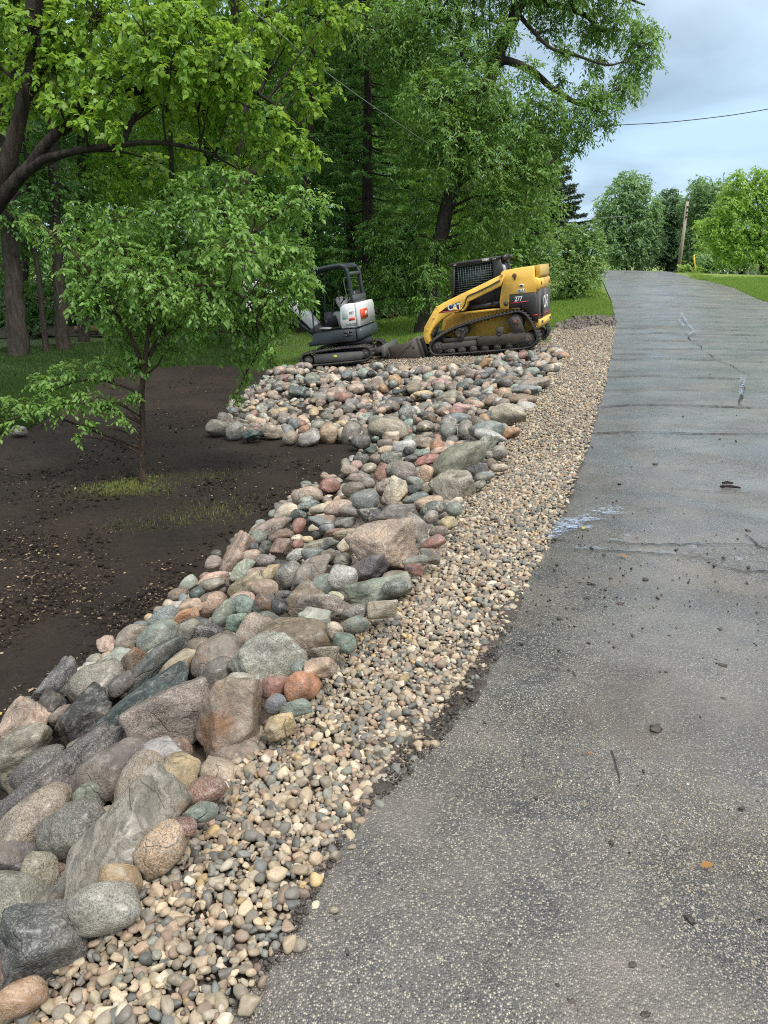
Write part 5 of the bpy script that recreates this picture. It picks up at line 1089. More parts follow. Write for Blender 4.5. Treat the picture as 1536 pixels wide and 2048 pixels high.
for nm, lab, px, Y, wpx, lean, top, cl, mat, seed, fl in FT:
    cl = [(x, y, r * (1.12 if mat is ML_lime else 1.25), d) for x, y, r, d in cl]
    forest(px, Y, wpx, lean, top, cl, lab, mat, seed, size=.26 if Y > 70 else .20, fill=fl * 2.2, name=nm, group='trees across the road', bark=MB_dark)
shrub('leafy roadside bush at the foot of the utility pole', 1380, 56, [(1370, 535, 12, 0), (1385, 538, 10, 0), (1358, 540, 7, 0), (1400, 540, 9, 0)], ML_lime, 66, .2, group='bushes across the road', stems=3)
shrub('pale haze-tinted bushes under the tall elm beyond the crest', 1280, 84, [(1270, 528, 14, 0), (1295, 526, 16, 0), (1240, 530, 12, 0), (1310, 532, 10, 0), (1222, 528, 12, 0)], ML_elm, 67, .3, group='bushes across the road', stems=3)
# --- the deep wood: one far mass that closes the view under and behind the crowns
def wood_mass():
    g = np.random.default_rng(99); n = 2400
    ang = g.uniform(-1, 1, n); X = g.uniform(-52, 6.5, n); Y = 44 + g.uniform(0, 10, n) - np.abs(X + 10) * .12; Z = g.uniform(0, 1, n) ** .9 * 24
    lim = np.where(X > 2, 10, 30); Z = np.minimum(Z, lim * g.uniform(.2, 1, n)) + tz(X, Y)
    P_, D2, N2, S2 = [], [], [], []
    for i in range(n):
        pos, D, Nn, S, _ = sprays(g, np.array([X[i], Y[i], Z[i]]), np.array([2.0, 1.6, 1.5]), 99, .30, 11, .3, .3, upn=.6)
        P_.append(pos); D2.append(D); N2.append(Nn); S2.append(S)
    o = leaf_obj('deep_wood', np.vstack(P_), np.vstack(D2), np.vstack(N2), np.concatenate(S2), TPL_QUAD, ML_dark, None)
    tag(o, 'dark mass of woodland filling the distance behind the nearer trees', 'woodland', kind='stuff')
    # thin far trunks that the mass shows between
    return o
wood_mass()
print('tris', sum(len(o.data.polygons) for o in bpy.data.objects if o.type == 'MESH'))
# ------------------------------------------------------------------ machines
M_YEL = simple('yellow_paint', (.86, .52, .09), .40, 0, .12, 3, (.26, .17, .08), .6, .0008)
M_BLK = simple('black_paint', (.022, .022, .024), .42, 0, .2, 4, (.08, .065, .05), .5)
M_RUB = simple('track_rubber', (.035, .033, .031), .75, 0, .3, 9, (.11, .088, .068), .8, .003)
M_STL = simple('muddy_steel', (.07, .06, .052), .6, .2, .3, 5, (.12, .085, .058), .8, .002)
M_WORN = simple('worn_bucket_steel', (.13, .11, .095), .5, .45, .3, 5, (.10, .07, .05), .7, .002)
M_DRED = simple('red_decal', (.45, .03, .04), .4); M_WDEC = simple('white_decal', (.75, .75, .72), .45, noise=.05); M_YDEC = simple('yellow_decal', (.75, .48, .05), .45)
M_GLS, _nt, _b, _o = mat_new('tinted_glass'); _b.inputs['Base Color'].default_value = (.02, .035, .035, 1); _b.inputs['Roughness'].default_value = .08
M_WIRE = simple('guard_wire', (.10, .13, .125), .5, .3)
M_HYD = simple('hydraulic_black', (.04, .042, .045), .3, .3); M_CHR = simple('chrome_rod', (.5, .5, .5), .2, 1)
M_WHT = simple('white_paint', (.70, .71, .70), .38, 0, .04, 3, (.35, .32, .28), .35); M_BLU = simple('dark_blue_grey_paint', (.018, .026, .033), .6, 0, .15, 3, (.09, .08, .07), .45)
M_GRS = simple('grey_vinyl', (.30, .31, .30), .6, 0, .1, 8); M_ORG = simple('orange_red_decal', (.62, .08, .03), .4); M_GFR = simple('grey_frame_paint', (.10, .10, .098), .55, 0, .2, 4, (.12, .09, .07), .7)
def machine_frame(name, contact_px, Y, yaw, pitch, zx, zy, scale, zoom_origin, alpha, fs=1.0):
    """local frame of a machine facing left; returns root and a map from enlarged-photo points to the side plane in metres"""
    c = at(*contact_px, Y)
    X = np.array([-math.cos(yaw) * math.cos(pitch), math.sin(yaw) * math.cos(pitch), -math.sin(pitch)])
    Yl_ = np.array([-math.sin(yaw), -math.cos(yaw), 0.0]); Z = np.cross(X, Yl_); Z /= np.linalg.norm(Z)
    M = Matrix(((X[0], Yl_[0], Z[0], c[0]), (X[1], Yl_[1], Z[1], c[1]), (X[2], Yl_[2], Z[2], c[2]), (0, 0, 0, 1)))
    root = empty(name); root.matrix_world = M
    s = depth_of(c) / F_PX / scale * fs
    ox, oy = (contact_px[0] - zoom_origin[0]) * scale, (contact_px[1] - zoom_origin[1]) * scale
    ca, sa = math.cos(alpha), math.sin(alpha)
    def loc(X_, Y_):
        dx, dy = X_ - ox, Y_ - oy
        return ((-dx * ca + dy * sa) * s, (-dx * sa - dy * ca) * s * .935)
    return root, loc, s
def text_part(txt, name, mat, parent, pos, size, w_=None, M=None, thick=.004, bold=.0, shear=0):
    cu = bpy.data.curves.new(name, 'FONT'); cu.body = txt; cu.size = size; cu.extrude = thick / 2; cu.align_x = 'CENTER'; cu.align_y = 'CENTER'; cu.offset = bold; cu.shear = shear
    t = bpy.data.objects.new('tmp', cu); C.objects.link(t); bpy.context.view_layer.update()
    me = bpy.data.meshes.new_from_object(t.evaluated_get(bpy.context.evaluated_depsgraph_get())); C.objects.unlink(t); bpy.data.objects.remove(t)
    V = np.array([v.co[:] for v in me.vertices])
    if w_: V[:, 0] *= w_ / (V[:, 0].max() - V[:, 0].min())
    V = V @ np.array(M).T + np.array(pos)
    for i, v in enumerate(me.vertices): v.co = V[i]
    me.materials.clear(); me.materials.append(mat); me.name = name
    o = bpy.data.objects.new(name, me); C.objects.link(o); o.parent = parent; return o
SIDE = [[-1, 0, 0], [0, 0, 1], [0, 1, 0]]; SIDE = np.array([[-1, 0, 0], [0, 0, 1], [0, 1, 0]]).T   # text x,y,z -> -X, Z, Y
REAR = np.array([[0, -1, 0], [0, 0, 1], [-1, 0, 0]]).T
def belt(loop, y0, y1, th, lug=.03, pitch_=.085, lugw=.04):
    """track belt around a closed side-view loop (metres), with lugs outside"""
    P = np.array(loop); Q = smooth_path(np.vstack([P, P[:1]]), 8)[:-1]; n = len(Q)
    ar = np.sum(Q[:, 0] * np.roll(Q[:, 1], -1) - np.roll(Q[:, 0], -1) * Q[:, 1])
    T = np.roll(Q, -1, 0) - np.roll(Q, 1, 0); T /= np.linalg.norm(T, axis=1, keepdims=True); Nn = np.stack([T[:, 1], -T[:, 0]], 1) * (1 if ar > 0 else -1)
    mb = MB(); O = Q; I = Q - Nn * th
    V = np.vstack([np.stack([a[:, 0], np.full(n, y), a[:, 1]], 1) for a, y in ((O, y0), (O, y1), (I, y1), (I, y0))]); i = np.arange(n); j = (i + 1) % n
    Qd = np.vstack([np.stack([k * n + i, k * n + j, ((k + 1) % 4) * n + j, ((k + 1) % 4) * n + i], 1) for k in range(4)]); mb.addq(V, Qd)
    d = np.linalg.norm(np.roll(Q, -1, 0) - Q, axis=1); cum = np.concatenate([[0], np.cumsum(d)]); L_ = cum[-1]; m = int(L_ / pitch_)
    Qc = np.vstack([Q, Q[:1]]); Nc = np.vstack([Nn, Nn[:1]]); Tc = np.vstack([T, T[:1]])
    for k in range(m):
        s_ = k * L_ / m; c = np.array([np.interp(s_, cum, Qc[:, a]) for a in (0, 1)]); nn = np.array([np.interp(s_, cum, Nc[:, a]) for a in (0, 1)]); tt = np.array([np.interp(s_, cum, Tc[:, a]) for a in (0, 1)])
        a0 = c - tt * lugw / 2 - nn * .003; a1 = c + tt * lugw / 2 - nn * .003; b1 = c + tt * lugw * .32 + nn * lug; b0 = c - tt * lugw * .32 + nn * lug
        mb.prism([a0, a1, b1, b0], y0 + .004, y1 - .004)
        # inner drive lugs
        ii_ = c - nn * (th + .002); mb.prism([ii_ - tt * .012, ii_ + tt * .012, ii_ + tt * .008 - nn * .022, ii_ - tt * .008 - nn * .022], (y0 + y1) / 2 - .03, (y0 + y1) / 2 + .03)
    return mb

# ============ tracked loader
LR, lz, ls_ = machine_frame('tracked_loader', (1074, 690), 16.35, R(20), R(6.4), 0, 0, 4.267, (770, 480), R(4.1), .99)
tag(LR, 'yellow tracked skid loader with black mesh cab and lowered front bucket', 'loader')
def LP(*pts): return [lz(*p) for p in pts]
WH = .86                                   # half width to the outside of the tracks
trk_pts = [(452, 938), (520, 950), (700, 937), (900, 921), (1100, 905), (1270, 888), (1335, 850), (1358, 790), (1325, 700), (1280, 620), (1240, 580), (1190, 562), (1130, 572), (1000, 600), (760, 660), (600, 722), (480, 795), (436, 850), (432, 900)]
for side in (1, -1):
    y0, y1 = side * WH, side * (WH - .36)
    tr_ = belt(LP(*trk_pts), min(y0, y1), max(y0, y1), .035, .022, .075, .045).build('track', M_RUB, LR)
    ym = (y0 + y1) / 2
    def wheel(x, y, r, mat=M_STL, nm='roller', hub=True, wdt=.26, hubm=M_STL):
        c = lz(x, y); mb = MB(); mb.cyl((c[0], ym, c[1]), (0, 1, 0), r * ls_, wdt, 28, bev=.012); o = mb.build(nm, mat, LR)
        # recessed dish and hub
        mb = MB(); yo = ym + side * wdt / 2
        mb.cyl((c[0], yo + side * .006, c[1]), (0, 1, 0), r * ls_ * .72, .014, 28, bev=.003); mb.cyl((c[0], yo + side * .02, c[1]), (0, 1, 0), r * ls_ * .32, .05, 18, bev=.006)
        for k in range(6):
            t = k / 6 * 6.283; mb.cyl((c[0] + math.cos(t) * r * ls_ * .52, yo + side * .016, c[1] + math.sin(t) * r * ls_ * .52), (0, 1, 0), .012, .014, 8)
        mb.build('hub', hubm, o); return o
    wheel(497, 882, 55, nm='idler'); wheel(1268, 818, 62, nm='idler'); wheel(725, 722, 42); wheel(1165, 655, 62, nm='sprocket', hubm=M_BLK)
    for x, y in ((620, 912), (715, 903), (815, 892), (915, 882), (1020, 872), (1120, 862)): wheel(x, y, 33)
    mb = MB(); yo = side * (WH - .05); yi = side * (WH - .12); B_ = .008
    def plate(mb, pts, a, b_): mb.prism(LP(*pts), min(a, b_), max(a, b_), B_)
    plate(mb, [(470, 872), (500, 845), (840, 812), (850, 850), (845, 862), (500, 908), (475, 900)], yo, yi)
    plate(mb, [(845, 785), (1090, 762), (1160, 738), (1245, 735), (1248, 800), (1225, 835), (1180, 850), (858, 862)], yo + side * .02, yi)
    plate(mb, [(540, 790), (600, 795), (860, 775), (858, 815), (560, 835)], yo - side * .02, yi)
    mb.build('track_frame', M_STL, LR)
    for pl_, off_, bolts in (([(652, 735), (690, 692), (735, 705), (745, 745), (728, 812), (690, 815), (668, 775)], .02, ((690, 770, 14), (700, 715, 11))),
            ([(1002, 708), (1045, 695), (1072, 702), (1062, 770), (1040, 785), (1012, 775)], .02, ((1035, 735, 12), (1035, 765, 8))),
            ([(1120, 640), (1140, 612), (1190, 610), (1215, 650), (1248, 738), (1150, 748)], .035, ((1150, 640, 6), (1185, 640, 6), (1145, 670, 6), (1195, 670, 6)))):
        mb = MB(); plate(mb, pl_, yo + side * off_, yi)
        for x, y, r in bolts:
            c = lz(x, y); mb.cyl((c[0], yo + side * (off_ + .008), c[1]), (0, 1, 0), r * ls_, .03, 14, bev=.004)
        mb.build('suspension_arm', M_STL, LR)
    if side > 0:
        c = lz(1167, 655); mb = MB(); mb.cyl((c[0], yo + .055, c[1]), (0, 1, 0), .045, .03, 20, bev=.006); mb.build('hub_cap', simple('red_brown_cap', (.22, .07, .06), .5), LR)
# chassis between the tracks
mb = MB(); mb.prism(LP((520, 745), (545, 640), (600, 585), (700, 578), (1060, 555), (1110, 545), (1330, 640), (1345, 700), (1240, 760), (900, 800), (620, 815), (535, 790)), -.48, .48, .02); mb.build('chassis', M_YEL, LR)
# yellow lower rail above the track
for side in (1, -1):
    mb = MB(); a, b_ = sorted((side * .50, side * .74)); mb.prism(LP((635, 575), (1048, 540), (1048, 554), (665, 592)), a, b_, .006); mb.build('fender', M_YEL, LR)
    # tower
    mb = MB(); a, b_ = sorted((side * .50, side * .80))
    mb.prism(LP((1040, 238), (1062, 225), (1180, 207), (1296, 195), (1306, 290), (1330, 412), (1114, 428), (1110, 546), (1062, 554), (1036, 532), (1030, 480), (1046, 360), (1060, 300)), a, b_, .016)
    mb.build('side_tower', M_YEL, LR)
    mb = MB(); a, b_ = sorted((side * .50, side * .795)); mb.prism(LP((1115, 430), (1326, 412), (1350, 662), (1312, 650), (1278, 590), (1230, 552), (1190, 538), (1115, 542)), a, b_, .01); mb.build('rear_fender', M_BLK, LR)
    # lift arm
    mb = MB(); a, b_ = sorted((side * .60, side * .835))
    mb.prism(LP((1072, 262), (1035, 262), (900, 325), (720, 405), (560, 480), (488, 520), (440, 600), (388, 690), (374, 770), (395, 838), (425, 846), (436, 815), (430, 765), (470, 700), (540, 626), (620, 576), (700, 560), (735, 552), (757, 515), (766, 480), (900, 418), (1042, 352)), a, b_, .014)
    for x, y, r in ((718, 542, 14), (1052, 258, 12), (472, 610, 7), (414, 712, 7), (500, 515, 6)):
        c = lz(x, y); mb.cyl((c[0], side * .84, c[1]), (0, 1, 0), r * ls_, .03, 16, bev=.004)
    arm = mb.build('lift_arm', M_YEL, LR)
    mb = MB(); yy = sorted((side * .826, side * .8385)); mb.prism(LP((520, 566), (600, 510), (705, 470), (700, 543), (640, 553)), *yy); mb.build('side_decal', M_BLK, arm)
    mb = MB(); yy = sorted((side * .830, side * .8405)); mb.prism(LP((516, 569), (524, 560), (640, 549), (640, 556), (560, 566)), *yy); mb.prism(LP((641, 549), (698, 541), (697, 547), (641, 556)), *yy); mb.build('red_stripe', M_DRED, arm)
    mb = MB(); yy = sorted((side * .79, side * .7985)); mb.prism(LP((1114, 499), (1268, 481), (1268, 488), (1114, 507)), *yy); mb.prism(LP((1300, 602), (1343, 598), (1344, 607), (1305, 612)), *yy); mb.build('red_stripe', M_DRED, LR)
    mb = MB(); a_ = lz(750, 535); b2 = lz(1030, 497); yc = side * .68
    mb.tube([(a_[0], yc, a_[1]), (b2[0] + (a_[0] - b2[0]) * .22, yc, b2[1] + (a_[1] - b2[1]) * .22)], .042, 16); mb.tube([(b2[0] + (a_[0] - b2[0]) * .25, yc, b2[1] + (a_[1] - b2[1]) * .25), (b2[0], yc, b2[1])], .05, 16); mb.build('lift_cylinder', M_HYD, LR)
    c = lz(1150, 270); mb = MB(); mb.cyl((c[0], side * .80, c[1]), (0, 1, 0), .045, .03, 18, bev=.005); mb.prism(LP((1140, 275), (1165, 270), (1158, 305), (1148, 305)), *sorted((side * .79, side * .812))); mb.build('lifting_eye', simple('rusty_eye', (.16, .08, .04), .7), LR)
    c = lz(1086, 502); mb = MB(); mb.cyl((c[0], side * .80, c[1]), (0, 1, 0), .052, .024, 18, bev=.005); mb.cyl((c[0], side * .815, c[1]), (0, 1, 0), .022, .02, 12); mb.build('pivot_pin', M_STL, LR)
lt = text_part('CAT', 'lettering', M_WDEC, LR, (lz(656, 521)[0], .8415, lz(656, 521)[1]), .17, .30, SIDE, .004, .004)
mb = MB(); mb.prism(LP((640, 549), (658, 522), (680, 546)), .8412, .8465); mb.build('logo_triangle', M_YDEC, LR)
text_part('277', 'lettering', M_WDEC, LR, (lz(1184, 466)[0], .7985, lz(1184, 466)[1]), .13, .165, SIDE, .004, .003, .15)
# emblem disc on the tower: a small wheel-and-panel mark
mb = MB(); c = lz(1210, 392); mb.prism([(c[0] - .075, c[1] - .05), (c[0] + .075, c[1] - .05), (c[0] + .07, c[1] + .02), (c[0] - .07, c[1] + .02)], .799, .8035)
c = lz(1210, 368)
mb.prism([(c[0] + .055 * math.cos(t), c[1] + .03 + .035 * math.sin(t)) for t in np.linspace(0, 6.28, 15)[:-1]], .799, .8038); mb.build('emblem', simple('emblem_white', (.55, .56, .52), .5), LR)
mb = MB(); mb.prism([(c[0] + .03 * math.cos(t), c[1] + .03 + .02 * math.sin(t)) for t in np.linspace(0, 6.28, 9)[:-1]], .8036, .8052)
for k in range(4): mb.box(c[0] - .06 + k * .033, c[0] - .045 + k * .033, .8033, .8052, c[1] - .075, c[1] - .04)
mb.build('emblem', M_BLK, LR)
# engine hood, rear door, bumper
mb = MB(); mb.prism(LP((1180, 300), (1316, 292), (1342, 300), (1350, 330), (1352, 394), (1180, 402)), -.72, .72, .03); mb.build('engine_hood', M_YEL, LR)
mb = MB(); mb.prism(LP((1200, 412), (1354, 394), (1358, 620), (1352, 648), (1200, 648)), -.70, .70, .02); rd = mb.build('rear_door', simple('grey_brown_door', (.075, .065, .062), .45, 0, .15, 3, (.12, .1, .08), .5), LR)
mb = MB(); c = lz(1361, 500); mb.box(c[0] - .004, c[0] + .02, .30, .62, c[1] - .28, c[1] + .28); mb.build('rear_grille', M_BLK, rd)
text_part('CAT', 'lettering', M_WDEC, rd, (lz(1361, 510)[0] - .0065, .05, lz(1361, 510)[1]), .34, .62, REAR, .004, .006)
mb = MB(); mb.box(lz(1361, 605)[0] - .006, lz(1361, 605)[0] + .01, -.66, .66, lz(1361, 605)[1] - .014, lz(1361, 605)[1] + .014); mb.build('red_stripe', M_DRED, rd)
mb = MB(); mb.prism(LP((1310, 652), (1362, 640), (1372, 680), (1352, 720), (1318, 700)), -.74, .74, .012); bp = mb.build('bumper', M_YEL, LR)
mb = MB()
for yy in (-.55, .55):
    c = lz(1368, 668); mb.box(c[0] - .012, c[0] + .01, yy - .10, yy + .10, c[1] - .025, c[1] + .025)
mb.build('tow_slot', M_BLK, bp)
mb = MB(); mb.prism(LP((1300, 192), (1342, 188), (1350, 270), (1345, 292), (1312, 290)), -.55, .62, .008); mb.build('hood_guard', simple('dull_yellow', (.48, .33, .08), .5, 0, .1, 3), LR)
mb = MB(); mb.cyl((lz(1330, 300)[0], .1, lz(1330, 285)[1]), (0, 0, 1), .04, .16, 16); mb.build('exhaust_pipe', M_STL, LR)
# cab
mb = MB(); mb.prism(LP((556, 156), (590, 146), (1000, 102), (1008, 124), (600, 180), (562, 172)), -.47, .47, .01); mb.build('cab_roof', M_BLK, LR)
mb = MB(); mb.prism(LP((597, 178), (935, 131), (1004, 122), (1034, 258), (1034, 560), (640, 578), (590, 460)), -.36, .36, .01); mb.build('cab_interior', simple('cab_dark', (.012, .014, .014), .6), LR)
for side in (1, -1):
    a, b_ = sorted((side * .36, side * .45)); mb = MB()
    mb.prism(LP((596, 178), (618, 174), (612, 452), (588, 462)), a, b_, .006); mb.prism(LP((932, 132), (1003, 123), (1034, 256), (1030, 300), (930, 350), (946, 260), (944, 190)), a, b_, .006)
    mb.prism(LP((590, 455), (935, 310), (1034, 258), (1040, 556), (760, 572), (600, 560)), a, b_, .006); mb.prism(LP((618, 174), (932, 132), (934, 146), (618, 190)), a, b_, .004)
    mb.build('cab_frame', M_BLK, LR)
    pn = MB(); pn.prism(LP((616, 188), (936, 145), (945, 200), (938, 310), (614, 450)), *sorted((side * .362, side * .372))); gl = pn.build('side_window', M_GLS, LR)
    mb = MB()
    for k in range(15):
        x = 628 + k * 21.5; t = (x - 616) / 320; mb.box(*sorted((lz(x, 0)[0] - .004, lz(x, 0)[0] + .004)), *sorted((side * .43, side * .437)), lz(x, 448 - t * 138)[1], lz(x, 188 - t * 43)[1])
    for k in range(13):
        y = 196 + k * 20; x1 = 940 if y < 312 else 614 + (450 - y) / 138 * 320
        if x1 < 640: continue
        p0, p1 = lz(616, y + 5), lz(x1, y - (x1 - 616) * .07); mb.tube([(p0[0], side * .433, p0[1]), (p1[0], side * .433, p1[1])], .0045, 4)
    mb.build('window_guard', M_WIRE, LR)
text_part('TURBO', 'lettering', M_WDEC, LR, (lz(880, 130)[0], .4725, lz(880, 130)[1]), .062, .155, SIDE, .003, .002)
for x, y in ((614, 166), (628, 165), (945, 128), (962, 127)):
    mb = MB(); c = lz(x, y); mb.cyl((c[0], .474, c[1]), (0, 1, 0), .010, .008, 10); mb.build('roof_bolt', M_WDEC, LR)
mb = MB(); c = lz(1030, 118)
mb.box(c[0] - .05, c[0] + .05, .02, .42, c[1] - .06, c[1] + .05); c = lz(1083, 114); mb.box(c[0] - .04, c[0] + .04, .28, .44, c[1] - .04, c[1] + .04)
mb.tube([(lz(1035, 140)[0], .35, lz(1035, 140)[1]), (lz(1060, 170)[0], .36, lz(1060, 170)[1]), (lz(1070, 240)[0], .36, lz(1070, 240)[1])], .018, 8); mb.tube([(lz(1040, 155)[0], .38, lz(1040, 155)[1]), (lz(1105, 155)[0], .38, lz(1105, 160)[1])], .012, 6)
mb.build('work_light', M_BLK, LR)
mb = MB(); mb.prism(LP((1010, 175), (1035, 180), (1048, 230), (1022, 238)), .30, .40, .006); mb.build('washer_bottle', simple('pale_plastic', (.55, .62, .62), .4), LR)
# hoses, cab step and grab handle
for yy, off in ((.846, 0), (.852, 6)):
    mb = MB(); mb.tube(smooth_path([(lz(x, y + off)[0], yy, lz(x, y + off)[1]) for x, y in ((1040, 300), (940, 352), (840, 398), (765, 432), (745, 500), (700, 556))], 4), .010, 6); mb.build('hydraulic_hose', M_HYD, LR, smooth=True)
mb = MB(); mb.tube(smooth_path([(lz(x, y)[0], .50, lz(x, y)[1]) for x, y in ((580, 300), (566, 290), (566, 250), (580, 240))], 3), .010, 6); mb.build('grab_handle', M_BLK, LR, smooth=True)
mb = MB()
for k in range(6):
    x = 965 + k * 11; a0, a1 = lz(x, 400 + k * 0), lz(x + 4, 480); mb.box(*sorted((a0[0], a1[0])), .452, .462, *sorted((a0[1], a1[1])))
mb.build('cooling_louvre', simple('louvre_grey', (.06, .065, .065), .5), LR)
mb = MB(); mb.cyl((lz(1352, 340)[0], -.5, lz(1352, 340)[1]), (1, 0, 0), .035, .03, 14, bev=.005); mb.cyl((lz(1352, 340)[0], .56, lz(1352, 340)[1]), (1, 0, 0), .035, .03, 14, bev=.005); mb.build('tail_lamp', M_DRED, LR)
# bucket and its linkage
mb = MB()
for yy in ((.84, .86), (-.86, -.84)): mb.prism(LP((28, 878), (36, 975), (75, 987), (380, 962), (352, 880), (325, 782), (262, 803), (235, 828), (60, 868)), *yy, .003)
for a, b_ in (((75, 987), (380, 962)), ((380, 962), (325, 782)), ((325, 782), (262, 803))):
    p, q_ = np.array(lz(*a)), np.array(lz(*b_)); d = (q_ - p) / np.linalg.norm(q_ - p); n_ = np.array([-d[1], d[0]]) * .012
    mb.prism([p - n_, q_ - n_, q_ + n_, p + n_], -.845, .845)
bk_ = mb.build('bucket', M_WORN, LR)
mb = MB(); mb.prism(LP((110, 975), (262, 812), (280, 822), (140, 978)), .86, .872, .003); mb.prism(LP((28, 935), (72, 985), (72, 940), (50, 868), (28, 876)), .86, .874, .003); mb.prism(LP((372, 960), (318, 785), (338, 783), (395, 958)), .80, .875, .004)
mb.build('wear_plate', M_STL, bk_)
mb = MB()
for x, y in ((235, 868), (290, 868)):
    c = lz(x, y)
    mb.box(c[0] - .028, c[0] + .028, .861, .866, c[1] - .03, c[1] + .03)
mb.box(lz(265, 855)[0] - .05, lz(265, 855)[0] + .05, .861, .8652, lz(265, 855)[1] - .008, lz(265, 855)[1] + .008); mb.build('worn_badge', M_STL, bk_)
mb = MB(); 
for yy in (-.45, .45):
    mb.prism(LP((330, 800), (400, 770), (435, 800), (440, 900), (395, 945), (372, 930)), yy - .05, yy + .05, .006); mb.tube([(*[lz(470, 690)[0]], yy, lz(470, 690)[1]), (lz(395, 880)[0], yy, lz(395, 880)[1])], .03, 10)
mb.prism(LP((340, 800), (380, 790), (425, 940), (390, 952)), -.80, .80, .006); mb.build('quick_hitch', M_BLK, LR)

# ============ mini excavator
ER, ez, es_ = machine_frame('mini_excavator', (747, 713), 17.0, R(13), R(7.0), 0, 0, 5.12, (560, 480), R(6.3), .955)
tag(ER, 'white and dark blue mini excavator with open canopy, half hidden by the crabapple', 'excavator')
def EP(*pts): return [ez(*p) for p in pts]
WE = .74
etrk = [(268, 1240), (310, 1265), (400, 1259), (560, 1243), (740, 1223), (900, 1204), (970, 1192), (1008, 1165), (1025, 1115), (1005, 1060), (955, 1033), (850, 1038), (700, 1052), (540, 1075), (400, 1098), (310, 1118), (268, 1145), (252, 1195)]
for side in (1, -1):
    y0, y1 = sorted((side * WE, side * (WE - .30))); belt(EP(*etrk), y0, y1, .035, .02, .07, .035).build('track', M_RUB, ER)
    ym = (y0 + y1) / 2
    for nm, x, y, r in (('idler', 328, 1200, 52), ('sprocket', 965, 1112, 58), ('roller', 480, 1210, 24), ('roller', 610, 1196, 24), ('roller', 740, 1182, 24), ('roller', 850, 1168, 24)):
        c = ez(x, y); mb = MB(); mb.cyl((c[0], ym, c[1]), (0, 1, 0), r * es_, .20, 26, bev=.01); o = mb.build(nm, M_STL, ER)
        if r > 40:
            mb = MB(); mb.cyl((c[0], ym + side * .105, c[1]), (0, 1, 0), r * es_ * .6, .02, 24, bev=.004); mb.cyl((c[0], ym + side * .12, c[1]), (0, 1, 0), r * es_ * .25, .04, 14, bev=.004); mb.build('hub', M_GFR, o)
    mb = MB(); a, b_ = sorted((side * (WE - .28), side * (WE - .03))); mb.prism(EP((388, 1130), (915, 1086), (938, 1110), (936, 1150), (905, 1182), (412, 1232), (398, 1200)), a, b_, .014)
    tf = mb.build('track_frame', M_GFR, ER)
    if side > 0:
        mb = MB(); c = ez(630, 1150); mb.prism([(c[0] + .05 * math.cos(t), c[1] + .03 * math.sin(t)) for t in np.linspace(0, 6.28, 17)[:-1]], WE - .031, WE - .026); mb.build('yellow_sticker', simple('sticker_yellow', (.55, .55, .05), .5), tf)
mb = MB(); mb.prism(EP((520, 1080), (900, 1040), (930, 1100), (900, 1150), (420, 1200), (430, 1120)), -.42, .42, .01); mb.cyl((ez(740, 1035)[0], 0, ez(740, 1030)[1]), (0, 0, 1), .42, .16, 28); mb.build('undercarriage', M_BLK, ER)
mb = MB(); mb.prism(EP((1010, 1085), (1120, 1060), (1140, 1075), (1110, 1120), (1010, 1150)), -.60, .30, .01); mb.prism(EP((1118, 1030), (1148, 1028), (1158, 1150), (1128, 1160), (1112, 1100)), -.74, .62, .008); mb.build('dozer_blade', M_GFR, ER)
# upper structure
mb = MB(); mb.prism(EP((392, 912), (700, 862), (848, 848), (862, 980), (700, 998), (352, 1048), (338, 1012), (384, 988)), -.70, .70, .018); hs = mb.build('platform', M_BLU, ER)
mb = MB(); mb.prism(EP((850, 850), (905, 838), (925, 860), (935, 930), (905, 968), (864, 980)), -.70, .70, .05); mb.build('counterweight', simple('slate_paint', (.06, .075, .085), .42, 0, .1, 3), ER)
mb = MB()
for x, y, w_, h_ in ((745, 890, 34, 22), (800, 882, 30, 22), (745, 925, 40, 14), (805, 918, 34, 14), (772, 905, 16, 60)):
    mb.prism(EP((x - w_ / 2, y - h_ / 2 + 2), (x + w_ / 2, y - h_ / 2 - 2), (x + w_ / 2, y + h_ / 2 - 2), (x - w_ / 2, y + h_ / 2 + 2)), .698, .706)
mb.build('air_vent', M_BLK, hs)
mb = MB(); mb.prism(EP((690, 625), (735, 592), (842, 577), (864, 836), (704, 852), (684, 780)), .22, .69, .03)
mb.prism(EP((845, 577), (868, 579), (884, 612), (908, 822), (866, 836)), -.69, .69, .03); cv = mb.build('engine_cover', M_WHT, ER)
mb = MB(); mb.prism(EP((712, 632), (766, 624), (778, 745), (716, 755)), .688, .6945, .002); mb.build('access_panel', simple('panel_grey', (.52, .56, .55), .4), cv)
mb = MB(); mb.prism(EP((790, 738), (842, 722), (850, 752), (785, 768)), .688, .695); c = ez(900, 700); mb.box(c[0] - .022, c[0] + .012, .08, .60, c[1] - .10, c[1] + .10); mb.build('orange_decal', M_ORG, cv)
mb = MB(); mb.box(c[0] - .0265, c[0] - .020, .15, .20, c[1] - .05, c[1] + .05); mb.box(c[0] - .0265, c[0] - .020, .26, .31, c[1] - .05, c[1] + .05); mb.build('white_bars', M_WDEC, cv)
mb = MB(); cc_ = ez(740, 742); mb.prism([(cc_[0] + .03 * math.cos(t), cc_[1] + .03 * math.sin(t)) for t in np.linspace(0, math.pi, 9)], .688, .6962); mb.build('green_sticker', simple('sticker_green', (.05, .25, .1), .5), cv)
text_part('M07', 'lettering', simple('grey_lettering', (.12, .13, .13), .5), cv, (ez(812, 685)[0], .6915, ez(812, 685)[1]), .085, .10, SIDE, .004)
text_part('bobcat', 'lettering', bpy.data.materials['grey_lettering'], cv, (ez(806, 803)[0], .6915, ez(806, 803)[1]), .10, .24, SIDE, .004, .002)
